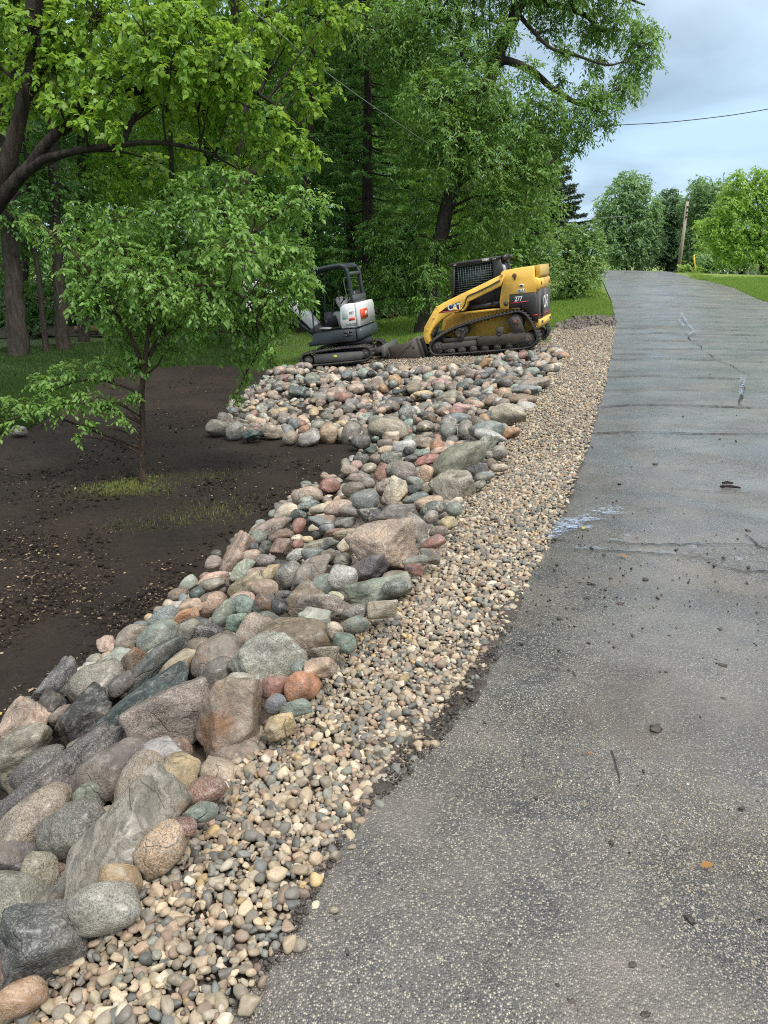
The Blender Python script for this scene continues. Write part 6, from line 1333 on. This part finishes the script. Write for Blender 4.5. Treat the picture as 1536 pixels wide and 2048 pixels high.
# canopy
mb = MB(); 
for yy, sh in ((.62, 0), (-.30, 0)):
    rr = .045
    pts = [ez(x, y) for x, y in ((400, 268), (432, 236), (560, 212), (688, 192), (735, 212), (768, 262), (784, 360), (806, 480), (826, 582))]
    mb.tube(smooth_path([(p[0], yy, p[1]) for p in pts], 3), rr, 10)
    pts = [ez(x, y) for x, y in ((400, 268), (392, 420), (385, 640), (398, 905))]; mb.tube(smooth_path([(p[0], yy, p[1]) for p in pts], 3), .018, 8)
for x, y in ((400, 268), (700, 196)): mb.tube([(ez(x, y)[0], .62, ez(x, y)[1]), (ez(x, y)[0], -.30, ez(x, y)[1])], .03, 8)
cp_ = mb.build('canopy_frame', M_BLU, ER, smooth=True)
mb = MB(); mb.prism(EP((392, 262), (430, 226), (560, 200), (690, 176), (762, 206), (752, 226), (690, 206), (560, 218), (436, 242)), -.36, .68, .010); mb.build('canopy_roof', M_BLU, ER)
mb = MB(); mb.prism(EP((806, 500), (838, 497), (850, 578), (822, 584)), -.32, .66, .006); mb.prism(EP((766, 262), (782, 258), (792, 290), (776, 294)), -.30, .62, .004); mb.build('rear_panel', simple('panel_slate', (.07, .08, .085), .45), ER)
mb = MB(); mb.tube(smooth_path([(ez(x, y)[0], .66, ez(x, y)[1]) for x, y in ((760, 322), (735, 325), (740, 400), (770, 540), (790, 548), (795, 520))], 3), .010, 6); mb.build('grab_handle', M_WIRE, ER)
# seat, levers, floor
mb = MB(); mb.prism(EP((583, 545), (655, 548), (692, 690), (660, 702), (596, 600)), -.16, .30, .03); mb.prism(EP((588, 536), (600, 530), (652, 538), (650, 550), (590, 548)), -.10, .24, .015); mb.prism(EP((560, 690), (690, 692), (692, 720), (560, 735)), -.16, .30, .03); st_ = mb.build('seat', M_GRS, ER)
mb = MB(); mb.prism(EP((604, 702), (690, 715), (696, 842), (640, 846)), .22, .42, .02); mb.build('seat_console', simple('console_grey', (.22, .23, .22), .55), ER)
mb = MB(); mb.prism(EP((720, 560), (752, 470), (790, 460), (815, 580), (700, 600)), -.25, .25, .03); mb.build('rear_box', M_BLK, ER)
mb = MB(); mb.prism(EP((430, 700), (520, 690), (600, 720), (600, 850), (430, 880)), -.30, .1, .02); mb.build('front_console', M_BLK, ER)
for x0, y0, x1, y1, yy in ((540, 720, 500, 790, .40), (470, 850, 440, 840, .45), (560, 700, 575, 560, .30), (640, 560, 630, 470, .35), (660, 600, 700, 540, .4)):
    mb = MB(); a_, b_ = ez(x0, y0), ez(x1, y1); mb.tube([(a_[0], yy, a_[1]), (b_[0], yy, b_[1])], .014, 8); mb.cyl((b_[0], yy, b_[1]), (0, 0, 1), .022, .07, 10, bev=.006); mb.build('control_lever', M_BLK, ER)
mb = MB(); mb.prism(EP((440, 848), (540, 850), (560, 860), (450, 868)), .30, .55, .006); mb.build('foot_plate', M_GRS, ER)
# boom, dipper, digging bucket
mb = MB(); BM = lambda *p: [ez((x - 560) * 5.12, (y - 480) * 5.12) for x, y in p]
mb.prism(BM((634, 645), (632, 662), (618, 655), (575, 612), (540, 586), (500, 566), (478, 566), (478, 552), (505, 548), (548, 563), (585, 588)), -.12, .12, .012); mb.build('boom', M_WHT, ER)
mb = MB(); mb.prism(BM((632, 640), (640, 655), (638, 672), (620, 668), (612, 655)), -.16, .16, .012); mb.build('boom_foot', M_BLK, ER)
def cyl2(p0, p1, r, yy, nm='hydraulic_cylinder'):
    mb = MB(); a_, b_ = BM(p0, p1); a_ = np.array([a_[0], yy, a_[1]]); b_ = np.array([b_[0], yy, b_[1]])
    mb.tube([a_, a_ + (b_ - a_) * .6], r, 12); o = mb.build(nm, M_HYD, ER, smooth=True); mb = MB(); mb.tube([a_ + (b_ - a_) * .58, b_], r * .55, 10); mb.build('rod', M_CHR, o, smooth=True)
cyl2((626, 672), (566, 622), .045, 0); cyl2((548, 562), (482, 540), .04, 0); cyl2((470, 560), (458, 640), .035, .0)
for yy in (-.07, .07):
    mb = MB(); a_ = BM((630, 655), (600, 606), (560, 566), (520, 548), (482, 545)); mb.tube(smooth_path([(p[0], yy, p[1]) for p in a_], 4), .014, 6); mb.build('hydraulic_hose', M_HYD, ER, smooth=True)
mb = MB(); mb.prism(BM((470, 545), (484, 548), (486, 580), (478, 660), (470, 662), (464, 580)), -.09, .09, .01); mb.build('dipper_arm', M_WHT, ER)
mb = MB()
for yy in ((-.26, -.245), (.245, .26)): mb.prism(BM((462, 660), (486, 662), (492, 685), (482, 706), (464, 712), (456, 700), (470, 690)), *yy)
pts_ = BM((462, 660), (486, 662), (492, 685), (482, 706), (464, 712))
for a_, b_ in zip(pts_[:-1], pts_[1:]):
    p, q_ = np.array(a_), np.array(b_); d = (q_ - p) / np.linalg.norm(q_ - p); n_ = np.array([-d[1], d[0]]) * .01; mb.prism([p - n_, q_ - n_, q_ + n_, p + n_], -.25, .25)
mb.build('digging_bucket', M_STL, ER)
# ------------------------------------------------------------------ pole, wires, marker, house, deck
M_POLE = bark_mat('weathered_pole_wood', (.30, .25, .20), (.52, .46, .39), 9)
Yp = 58
pb = np.array([*at(1357, 545, Yp)[:2], 0.0]); pb[2] = float(tz(pb[0], pb[1])) - .2; pt = at(1375, 403, Yp)
pr = empty('utility_pole', pb); tag(pr, 'leaning bare wooden utility pole at the crest of the road', 'utility pole')
mb = MB(); mb.tube([np.zeros(3), (pt - pb) * .5, pt - pb], [.13, .115, .10], 14); mb.build('pole', M_POLE, pr, smooth=True)
mb = MB(); d_ = (pt - pb)
for t, s_ in ((.86, 1), (.93, -1), (.80, 1)):
    c = d_ * t; mb.box(c[0] - .06, c[0] + .06, c[1] - .30, c[1] - .10, c[2] - .06, c[2] + .06)
mb.tube([d_ * .0 + [-.2, -.1, .1], d_ * .45 + [-.17, -.1, 0]], .03, 6); mb.build('bracket', M_STL, pr)
def wire(name, label, pts, r, mat):
    sp = smooth_path(pts, 10); c = sp[0]; V, Q = tube(sp - c, r, 5); o = mesh_obj(name, V, Q, mat, None, True, c); tag(o, label, 'cable'); return o
M_CABLE = simple('dark_cable', (.05, .05, .052), .6); M_CABLE2 = simple('grey_cable', (.16, .17, .16), .5)
wire('overhead_cable', 'dark overhead cable crossing the sky right of the ash', [at(1100, 262, 26), at(1225, 251, 25), at(1330, 245, 24), at(1450, 232, 23), at(1560, 214, 22), at(1800, 170, 20)], .011, M_CABLE)
wire('overhead_cable', 'thin pale overhead cable running down through the left trees', [at(400, -110, 6.5), at(480, -5, 7.2), at(560, 68, 8.2), at(640, 135, 9.5), at(700, 180, 11), at(760, 222, 13), at(860, 290, 18)], .006, M_CABLE2)
wire('overhead_cable', 'faint distant cable between the spruce and the elm', [at(1080, 433, 60), at(1150, 436, 60), at(1195, 436, 62), at(1260, 432, 66)], .018, M_CABLE2)
mk = at(1391, 549, 50); mk[2] = float(tz(mk[0], mk[1])) - .05; mt = at(1388, 513, 50)
mr = empty('marker_post', mk); tag(mr, 'slim yellow marker post standing right of the utility pole', 'marker post')
mb = MB(); mb.tube([np.zeros(3), mt - mk], .045, 10); mb.build('post', M_YDEC, mr, smooth=True); mb = MB(); mb.cyl(tuple(mt - mk + np.array([0, 0, .03])), (0, 0, 1), .055, .1, 12, bev=.02); mb.build('cap', M_YDEC, mr)
# house at the right edge
hx0 = at(1519, 558, 66); hz = float(tz(hx0[0], 66)); hr = empty('white_house', (hx0[0], 66, hz)); tag(hr, 'pale sided house with a white framed window at the right edge', 'house')
M_SIDE = simple('pale_siding', (.55, .53, .47), .6, 0, .05, 2)
mb = MB(); mb.box(0, 14, 0, 8, -.3, 3.0)
for k in range(14): mb.box(-.02, 14, -.02, .0, .1 + k * .2, .11 + k * .2)
mb.build('wall', M_SIDE, hr)
mb = MB(); mb.prism([(-.5, 2.9), (14.5, 2.9), (14.5, 3.05), (7, 5.2), (-.5, 3.05)], -.5, 8.5); mb.build('roof', simple('brown_shingles', (.12, .09, .075), .85, 0, .3, 3), hr)
wf = MB(); wf.box(.55, .65, -.06, -.021, 1.0, 2.4); wf.box(2.2, 2.3, -.06, -.021, 1.0, 2.4); wf.box(.65, 2.2, -.06, -.021, .95, 1.05); wf.box(.65, 2.2, -.06, -.021, 2.35, 2.45); wf.box(1.25, 1.32, -.055, -.021, 1.05, 2.35); wf.box(1.7, 1.77, -.055, -.021, 1.05, 2.35); wo = wf.build('window', M_WDEC, hr)
mb = MB(); mb.box(.65, 2.2, -.035, -.0215, 1.05, 2.35); mb.build('pane', M_GLS, wo)
gx0 = at(1500, 558, 68); gr_ = empty('brown_shed', (gx0[0], 68, float(tz(gx0[0], 68)))); tag(gr_, 'low brown shed with a pale roof edge beside the house', 'shed')
mb = MB(); mb.box(0, 1.0, 0, 2.0, -.3, .78); mb.build('wall', simple('brown_boards', (.10, .06, .045), .7), gr_); mb = MB(); mb.prism([(-.2, .78), (1.2, .9), (1.2, 1.0), (-.2, .88)], -.2, 2.2); mb.build('roof', M_SIDE, gr_)
fx = at(1432, 557, 64); fr = empty('low_white_fence', (fx[0], 64, float(tz(fx[0], 64)))); tag(fr, 'low white rail fence under the lime-green tree', 'fence')
mb = MB(); mb.box(0, 2.6, 0, .05, .18, .36); mb.box(0, 2.6, 0, .05, .42, .50); mb.build('rail', M_WDEC, fr)
for k in range(4):
    mb = MB(); mb.box(k * .84, k * .84 + .08, -.04, -.002, -.2, .55); mb.build('post', M_WDEC, fr)
# wooden deck in the shade at far left
dk = at(-30, 560, 30); dzv = float(tz(dk[0], 30)); dr_ = empty('wooden_deck', (dk[0], 30, dzv)); tag(dr_, 'dim raised wooden deck with balusters deep in the left woods', 'deck')
M_DECK = simple('weathered_deck_boards', (.13, .085, .065), .7, 0, .2, 3)
top_ = at(0, 545, 30)[2] - dzv; bot_ = at(0, 567, 30)[2] - dzv
mb = MB(); mb.box(-2, 1.3, 0, 2.5, bot_ - .25, bot_ - .05); mb.build('floor', M_DECK, dr_)
mb = MB(); mb.box(-2, 1.3, 0, .05, top_, top_ + .06); mb.box(-2, 1.3, 0, .05, bot_, bot_ + .05)
for k in range(26): mb.box(-2 + k * .13, -1.95 + k * .13, .005, .045, bot_ + .05, top_)
mb.build('railing', M_DECK, dr_)
for x in (-1.5, -.2, 1.1):
    mb = MB(); mb.box(x, x + .12, .3, .42, -.3, bot_ - .25); mb.build('post', M_DECK, dr_)
# fallen log in the wood
lg_ = at(180, 672, 24.5); lg_[2] = float(tz(lg_[0], lg_[1])) + .22; V, Q = tube([(-.45, 0, 0), (0, .05, .02), (.5, .0, .0)], [.10, .11, .09], 12); lo = mesh_obj('fallen_log', V, Q, simple('red_brown_log', (.22, .10, .06), .7), None, True, lg_); tag(lo, 'short reddish log lying between the left forest trunks', 'log')

# ------------------------------------------------------------------ grass blades
def blades(name, label, poly_px, n, hgt, mat, seed, wid=.006, yr=(1, 60), xr=(-25, 30), thin=None, lean=.5):
    g = np.random.default_rng(seed); tot = []; k = 0
    P = np.array(poly_px, float)
    while k < n:
        qx = g.uniform(P[:, 0].min(), P[:, 0].max(), 60000); qy = g.uniform(P[:, 1].min(), P[:, 1].max(), 60000); ok = in_poly(qx, qy, poly_px); qx, qy = qx[ok], qy[ok]
        # back to the ground by iterating on the height
        z = np.full(len(qx), -.7)
        for _ in range(6):
            yn = (qy - 1024) / F_PX; xn = (qx - 768) / F_PX; dz = -SP - yn * CP; t = (z - CAM_H) / dz; X = xn * t; Y = (CP - yn * SP) * t; z = tz(X, Y)
        ok = (Y > yr[0]) & (Y < yr[1]) & (X > xr[0]) & (X < xr[1])
        if thin is not None: ok &= g.uniform(size=len(X)) < thin(X, Y, qx, qy)
        tot.append(np.column_stack([X, Y, z])[ok]); k += ok.sum()
        if len(tot) > 60: break
    B_ = np.vstack(tot)[:n]; n = len(B_)
    a = g.uniform(0, 6.283, n); h = hgt * g.uniform(.5, 1.3, n); ln = np.stack([np.cos(a), np.sin(a)], 1) * (h * g.uniform(0, lean, n))[:, None]
    sd = np.stack([-np.sin(a), np.cos(a)], 1) * (wid * g.uniform(.6, 1.3, n) * np.maximum(1, B_[:, 1] / 9))[:, None]
    V = np.empty((n, 3, 3)); V[:, 0, :2] = B_[:, :2] - sd; V[:, 1, :2] = B_[:, :2] + sd; V[:, 2, :2] = B_[:, :2] + ln; V[:, 0, 2] = V[:, 1, 2] = B_[:, 2] - .03; V[:, 2, 2] = B_[:, 2] + h
    o = mesh_obj(name, V.reshape(-1, 3), np.arange(3 * n).reshape(-1, 3), mat); tag(o, label, 'grass', kind='stuff'); return o
MG1 = leaf_mat('grass_blades', (.14, .25, .04), (.27, .37, .09), (.34, .52, .09), .38, .5, .25)
MG3 = leaf_mat('painted_shade_blades', (.025, .06, .015), (.065, .11, .027), (.09, .17, .03), .3, .6, .2)  # lawn blades with the tree shade put into their colour
MG2 = leaf_mat('dry_and_green_blades', (.12, .20, .04), (.30, .30, .10), (.35, .42, .1), .3, .6, .2)
blades('lawn_grass', 'mown grass of the lawn behind the machines', [(540, 640), (760, 600), (1110, 590), (1195, 560), (1224, 600), (1228, 634), (1110, 655), (1100, 690), (860, 700), (560, 745), (480, 740)], 90000, .055, MG1, 71)
blades('painted_shade_grass', 'grass coloured darker for tree shade beyond the black soil', [(-20, 700), (120, 690), (300, 680), (520, 680), (560, 742), (400, 731), (300, 738), (200, 765), (110, 830), (40, 868), (-20, 872)], 60000, .08, MG3, 72)
blades('verge_grass', 'bright mown grass on the right side of the road', [(1345, 546), (1430, 556), (1600, 556), (1600, 620), (1536, 603), (1470, 577), (1400, 559)], 40000, .07, MG1, 73, yr=(10, 90), xr=(0, 60))
def ringthin(X, Y, qx, qy):
    d = np.hypot((qx - 300) / 120, (qy - 985) / 26); q2 = np.hypot((qx - 300) / 230, (qy - 1010) / 60)
    n_ = waves(np.column_stack([X, Y, X * 0]), 33, 6)
    return np.clip(1.1 - d + .45 * n_, 0, 1) + .10 * np.clip(1.2 - q2 + .7 * n_, 0, 1)
blades('tuft_of_grass', 'sparse grass left around the foot of the crabapple', [(120, 940), (500, 940), (540, 1000), (480, 1060), (300, 1080), (120, 1050)], 9000, .035, MG2, 74, wid=.003, thin=ringthin, lean=1.2)

# ------------------------------------------------------------------ litter on soil and road
def scatter_px(poly, n, seed, thin=None):
    g = np.random.default_rng(seed); P = np.array(poly, float); o = []
    # even in world area: accept with weight by distance squared
    while len(o) < n:
        qx = g.uniform(P[:, 0].min(), P[:, 0].max(), 4000); qy = g.uniform(P[:, 1].min(), P[:, 1].max(), 4000); ok = in_poly(qx, qy, poly)
        qx, qy = qx[ok], qy[ok]; z = np.full(len(qx), -.3)
        for _ in range(6):
            yn = (qy - 1024) / F_PX; xn = (qx - 768) / F_PX; dz = -SP - yn * CP; t = (z - CAM_H) / dz; X = xn * t; Y = (CP - yn * SP) * t; z = tz(X, Y)
        wgt = np.ones(len(X)) if thin is None else thin(X, Y)
        for i in np.where(g.uniform(size=len(X)) < wgt)[0]: o.append((X[i], Y[i], z[i]))
    return np.array(o[:n])
soil_poly = [(0, 880), (110, 835), (200, 770), (300, 742), (480, 745), (420, 860), (600, 895), (690, 900), (600, 980), (520, 1050), (440, 1095), (320, 1210), (150, 1340), (60, 1410), (0, 1440)]
g = np.random.default_rng(5)
def flakes(name, label, P, size, mat, seed, lift=.012):
    g = np.random.default_rng(seed); n = len(P); D = g.normal(0, 1, (n, 3)) * [1, 1, .12]; Nn = g.normal(0, .3, (n, 3)) + [0, 0, 1]
    o = leaf_obj(name, P + [0, 0, lift], D, Nn, size * g.gamma(4, .25, n), TPL_QUAD, mat, None); tag(o, label, 'litter', kind='stuff'); return o
def clump_thin(X, Y): return np.clip(.18 + .8 * waves(np.column_stack([X, Y, X * 0]), 12, 1.8), .04, 1)
M_CHIP = leaf_mat('wood_chips', (.10, .07, .042), (.34, .26, .16), (.2, .15, .1), .05, .7, .2); M_CHIP2 = leaf_mat('brown_shreds', (.032, .022, .015), (.085, .058, .038), (.1, .06, .03), .05, .8, .2)
M_OLEAF = leaf_mat('orange_brown_leaf', (.22, .10, .03), (.34, .17, .05), (.3, .15, .04), .15, .5, .3)
M_YLEAF = leaf_mat('yellow_leaf', (.40, .26, .05), (.55, .42, .10), (.4, .3, .05), .2, .5, .3)
flakes('wood_chips', 'pale wood chips and bits of leaf scattered over the black soil', scatter_px(soil_poly, 1700, 81, clump_thin), .019, M_CHIP, 82, .018)
flakes('brown_shreds', 'brown bark shreds mixed in the black soil', scatter_px(soil_poly, 5000, 83, clump_thin), .017, M_CHIP2, 84, .014)
# soil crumbs
Pc = scatter_px(soil_poly, 6000, 85, lambda X, Y: np.clip(.5 + .5 * waves(np.column_stack([X, Y, X * 0]), 14, 3), .1, 1)); Sc = np.random.default_rng(86).gamma(2.2, .0036, len(Pc)).clip(.002, .026)
Pc[:, 2] += .012 + Sc * .3
sc_o = stone_cloud('soil_crumbs', Pc, Sc, 6, np.tile((.028, .021, .016), (len(Pc), 1)) * np.random.default_rng(2).uniform(.7, 1.8, (len(Pc), 1)), M_SOIL, 1, 8, 'a', (1, .8, .5), .5); tag(sc_o, 'crumbs and clods of black soil', 'soil crumbs', kind='stuff')
# mud crumbs on the asphalt and along its edge
road_px_poly = [(480, 2048), (620, 1770), (800, 1560), (960, 1390), (1050, 1190), (1120, 1050), (1180, 900), (1215, 760), (1230, 660), (1536, 660), (1536, 2048)]
Pm = scatter_px(road_px_poly, 800, 87, lambda X, Y: np.clip(.05 + 1.0 * waves(np.column_stack([X, Y, X * 0]), 21, 1.1) + .4 * (Y > 6), .02, 1)); Sm = np.random.default_rng(88).gamma(1.3, .0026, len(Pm)).clip(.0012, .014)
Pe = scatter_px(mud_px, 1400, 89); Se = np.random.default_rng(90).gamma(1.6, .0022, len(Pe)).clip(.001, .010); Pm = np.vstack([Pm, Pe]); Sm = np.concatenate([Sm, Se]); Pm[:, 2] += .02 + Sm * .25
mo = stone_cloud('mud_crumbs', Pm, Sm, 7, np.tile((.03, .024, .02), (len(Pm), 1)), M_MUD, 1, 8, 'a', (1, .75, .45), .5); tag(mo, 'small crumbs of dark mud dropped on the asphalt', 'mud crumbs', kind='stuff')
# stray pebbles and larger clods, sticks, leaves: things
clods = [(1240, 1208, 22, 'dark clod of mud alone on the asphalt beside the middle of the gravel'), (1440, 1258, 16, 'small upright clod of mud near the right edge of the road'), (1443, 1330, 26, 'crumbled double clod of mud near the right edge of the road'), (1312, 1457, 36, 'long flat clod of mud in the middle of the lower road'),
         (1448, 1397, 14, 'small round clod of mud above the worn gouge at right'), (1072, 1595, 14, 'small brown clod of mud left of the gouge in the asphalt'), (1290, 1158, 18, 'clod of mud just below the long pale crack'), (1146, 2003, 26, 'flat dark mud clod at the bottom of the picture'), (1290, 2030, 30, 'mud clod cut by the bottom edge right of the middle'), (1380, 1838, 28, 'wide mud clod in the lower right of the road'), (1265, 1930, 22, 'mud smear clod left of the lower right corner'), (1497, 1062, 20, 'broken clod of mud by the right edge above the crack'), (1310, 928, 14, 'tiny clod of mud on the upper road near the gravel'), (1445, 972, 16, 'lump of mud beside the piece of bark on the upper road')]
for i, (px, py, wpx, lab) in enumerate(clods):
    p = hit(px, py, .02); k = depth_of(p) / F_PX; V, Fc = rock_shape(3, 'a', 900 + i); s_ = wpx * .40 * k
    V = V * [s_, s_ * .7, s_ * .26] * (1 + .25 * waves(V, i, 7))[:, None]; o = mesh_obj('mud_clod', V, Fc, M_MUD, None, True, (p[0], p[1], float(tz(p[0], p[1])) + .018 + s_ * .12)); o.rotation_euler = (0, 0, i * 1.3); tag(o, lab, 'mud clod', 'clods of mud on the road')
for px, py, L_, a, lab in ((1462, 976, .13, -.35, 'dark strip of bark lying on the upper road near the right edge'), (1455, 968, .08, -.1, 'short dark twig just above the strip of bark'),):
    p = hit(px, py, .02); V, Q = tube([(-L_ / 2, 0, 0), (0, .004, .004), (L_ / 2, 0, 0)], [.008, .011, .006], 7); o = mesh_obj('bark_piece' if 'bark' in lab else 'twig', V, Q, MB_dark, None, True, (p[0], p[1], float(tz(p[0], p[1])) + .028)); o.rotation_euler = (0, 0, a); tag(o, lab, 'bark' if 'strip' in lab else 'twig')
for i, (px, py, s_, lab) in enumerate(((1400, 1738, .04, 'orange-brown dead leaf on the lower right asphalt'), (1255, 1118, .06, 'curled brown leaf just below the pale crack'), (1167, 1056, .05, 'pale yellow leaf on the blue paint patch'), (1175, 1511, .02, 'tiny orange leaf scrap right of the road middle'), (240, 1332, .07, 'curled yellow leaf on the soil next to the near bank'), (5, 1427, .06, 'yellow leaf on the soil at the left edge'))):
    p = hit(px, py, .02); g2 = np.random.default_rng(i); z = .02 if px > 800 else .02
    o = leaf_obj('fallen_leaf', np.array([[0, 0, 0.0]]), np.array([[math.cos(i * 2.1 + .2), math.sin(i * 2.1 + .2), .15]]), np.array([[.2, -.1, 1]]), np.array([s_]), TPL_BIG, M_YLEAF if i in (2, 4, 5) else M_OLEAF, None); o.location = (p[0], p[1], float(tz(p[0], p[1])) + z + .008); tag(o, lab, 'leaf', 'fallen leaves')
strays = [(668, 1822, .012, 'single cream pebble strayed onto the asphalt below the gravel'), (836, 1453, .016, 'tan pebble lying in the mud at the end of the gravel'), (735, 1500, .01, 'pale pebble at the edge of the gravel by the mud patch')]
for i, (px, py, s_, lab) in enumerate(strays):
    p = hit(px, py, .02); V, Fc = rock_shape(3, 'r', 950 + i); o = mesh_obj('pebble', V * [s_, s_ * .8, s_ * .6], Fc, M_ROCK['p'], None, True, (p[0], p[1], float(tz(p[0], p[1])) + .018 + s_ * .5)); o.color = (.5, .42, .28, 1); tag(o, lab, 'pebble', 'stray pebbles')
# leftover chips of light aggregate standing proud in the chip seal near the camera
g = np.random.default_rng(44)
Pg = scatter_px([(470, 2048), (640, 1760), (800, 1560), (960, 1400), (1536, 1300), (1536, 2048)], 26000, 91, lambda X, Y: np.clip(.6 + .5 * waves(np.column_stack([X, Y, X * 0]), 25, 2.2), .1, 1))
Sg = g.gamma(6, .0022 / 6, len(Pg)); Pg[:, 2] += .0155
cg = np.array([(.42, .36, .24), (.55, .51, .42), (.36, .34, .31), (.46, .40, .26), (.26, .25, .24)])[g.integers(0, 5, len(Pg))]
ag = stone_cloud('road_chips', Pg, Sg, 8, cg, M_ROCKA, 1, 8, 'a', (1, .8, .5), .3); tag(ag, 'pale stone chips worn proud in the asphalt surface', 'chips', kind='stuff')

Pd = scatter_px(sp_px, 900, 92); Sd = np.random.default_rng(93).gamma(2.0, .016, len(Pd)).clip(.008, .09); Pd[:, 2] += .02 + Sd * .2
dc = stone_cloud('dirt_clods', Pd, Sd, 9, np.array((.085, .062, .044)) * np.random.default_rng(3).uniform(.5, 1.4, (len(Pd), 1)), M_ROCKA, 2, 10, 'a', (1, .8, .6), .5); tag(dc, 'brown clods heaped at the edge of the lawn by the loader', 'dirt clods', kind='stuff')
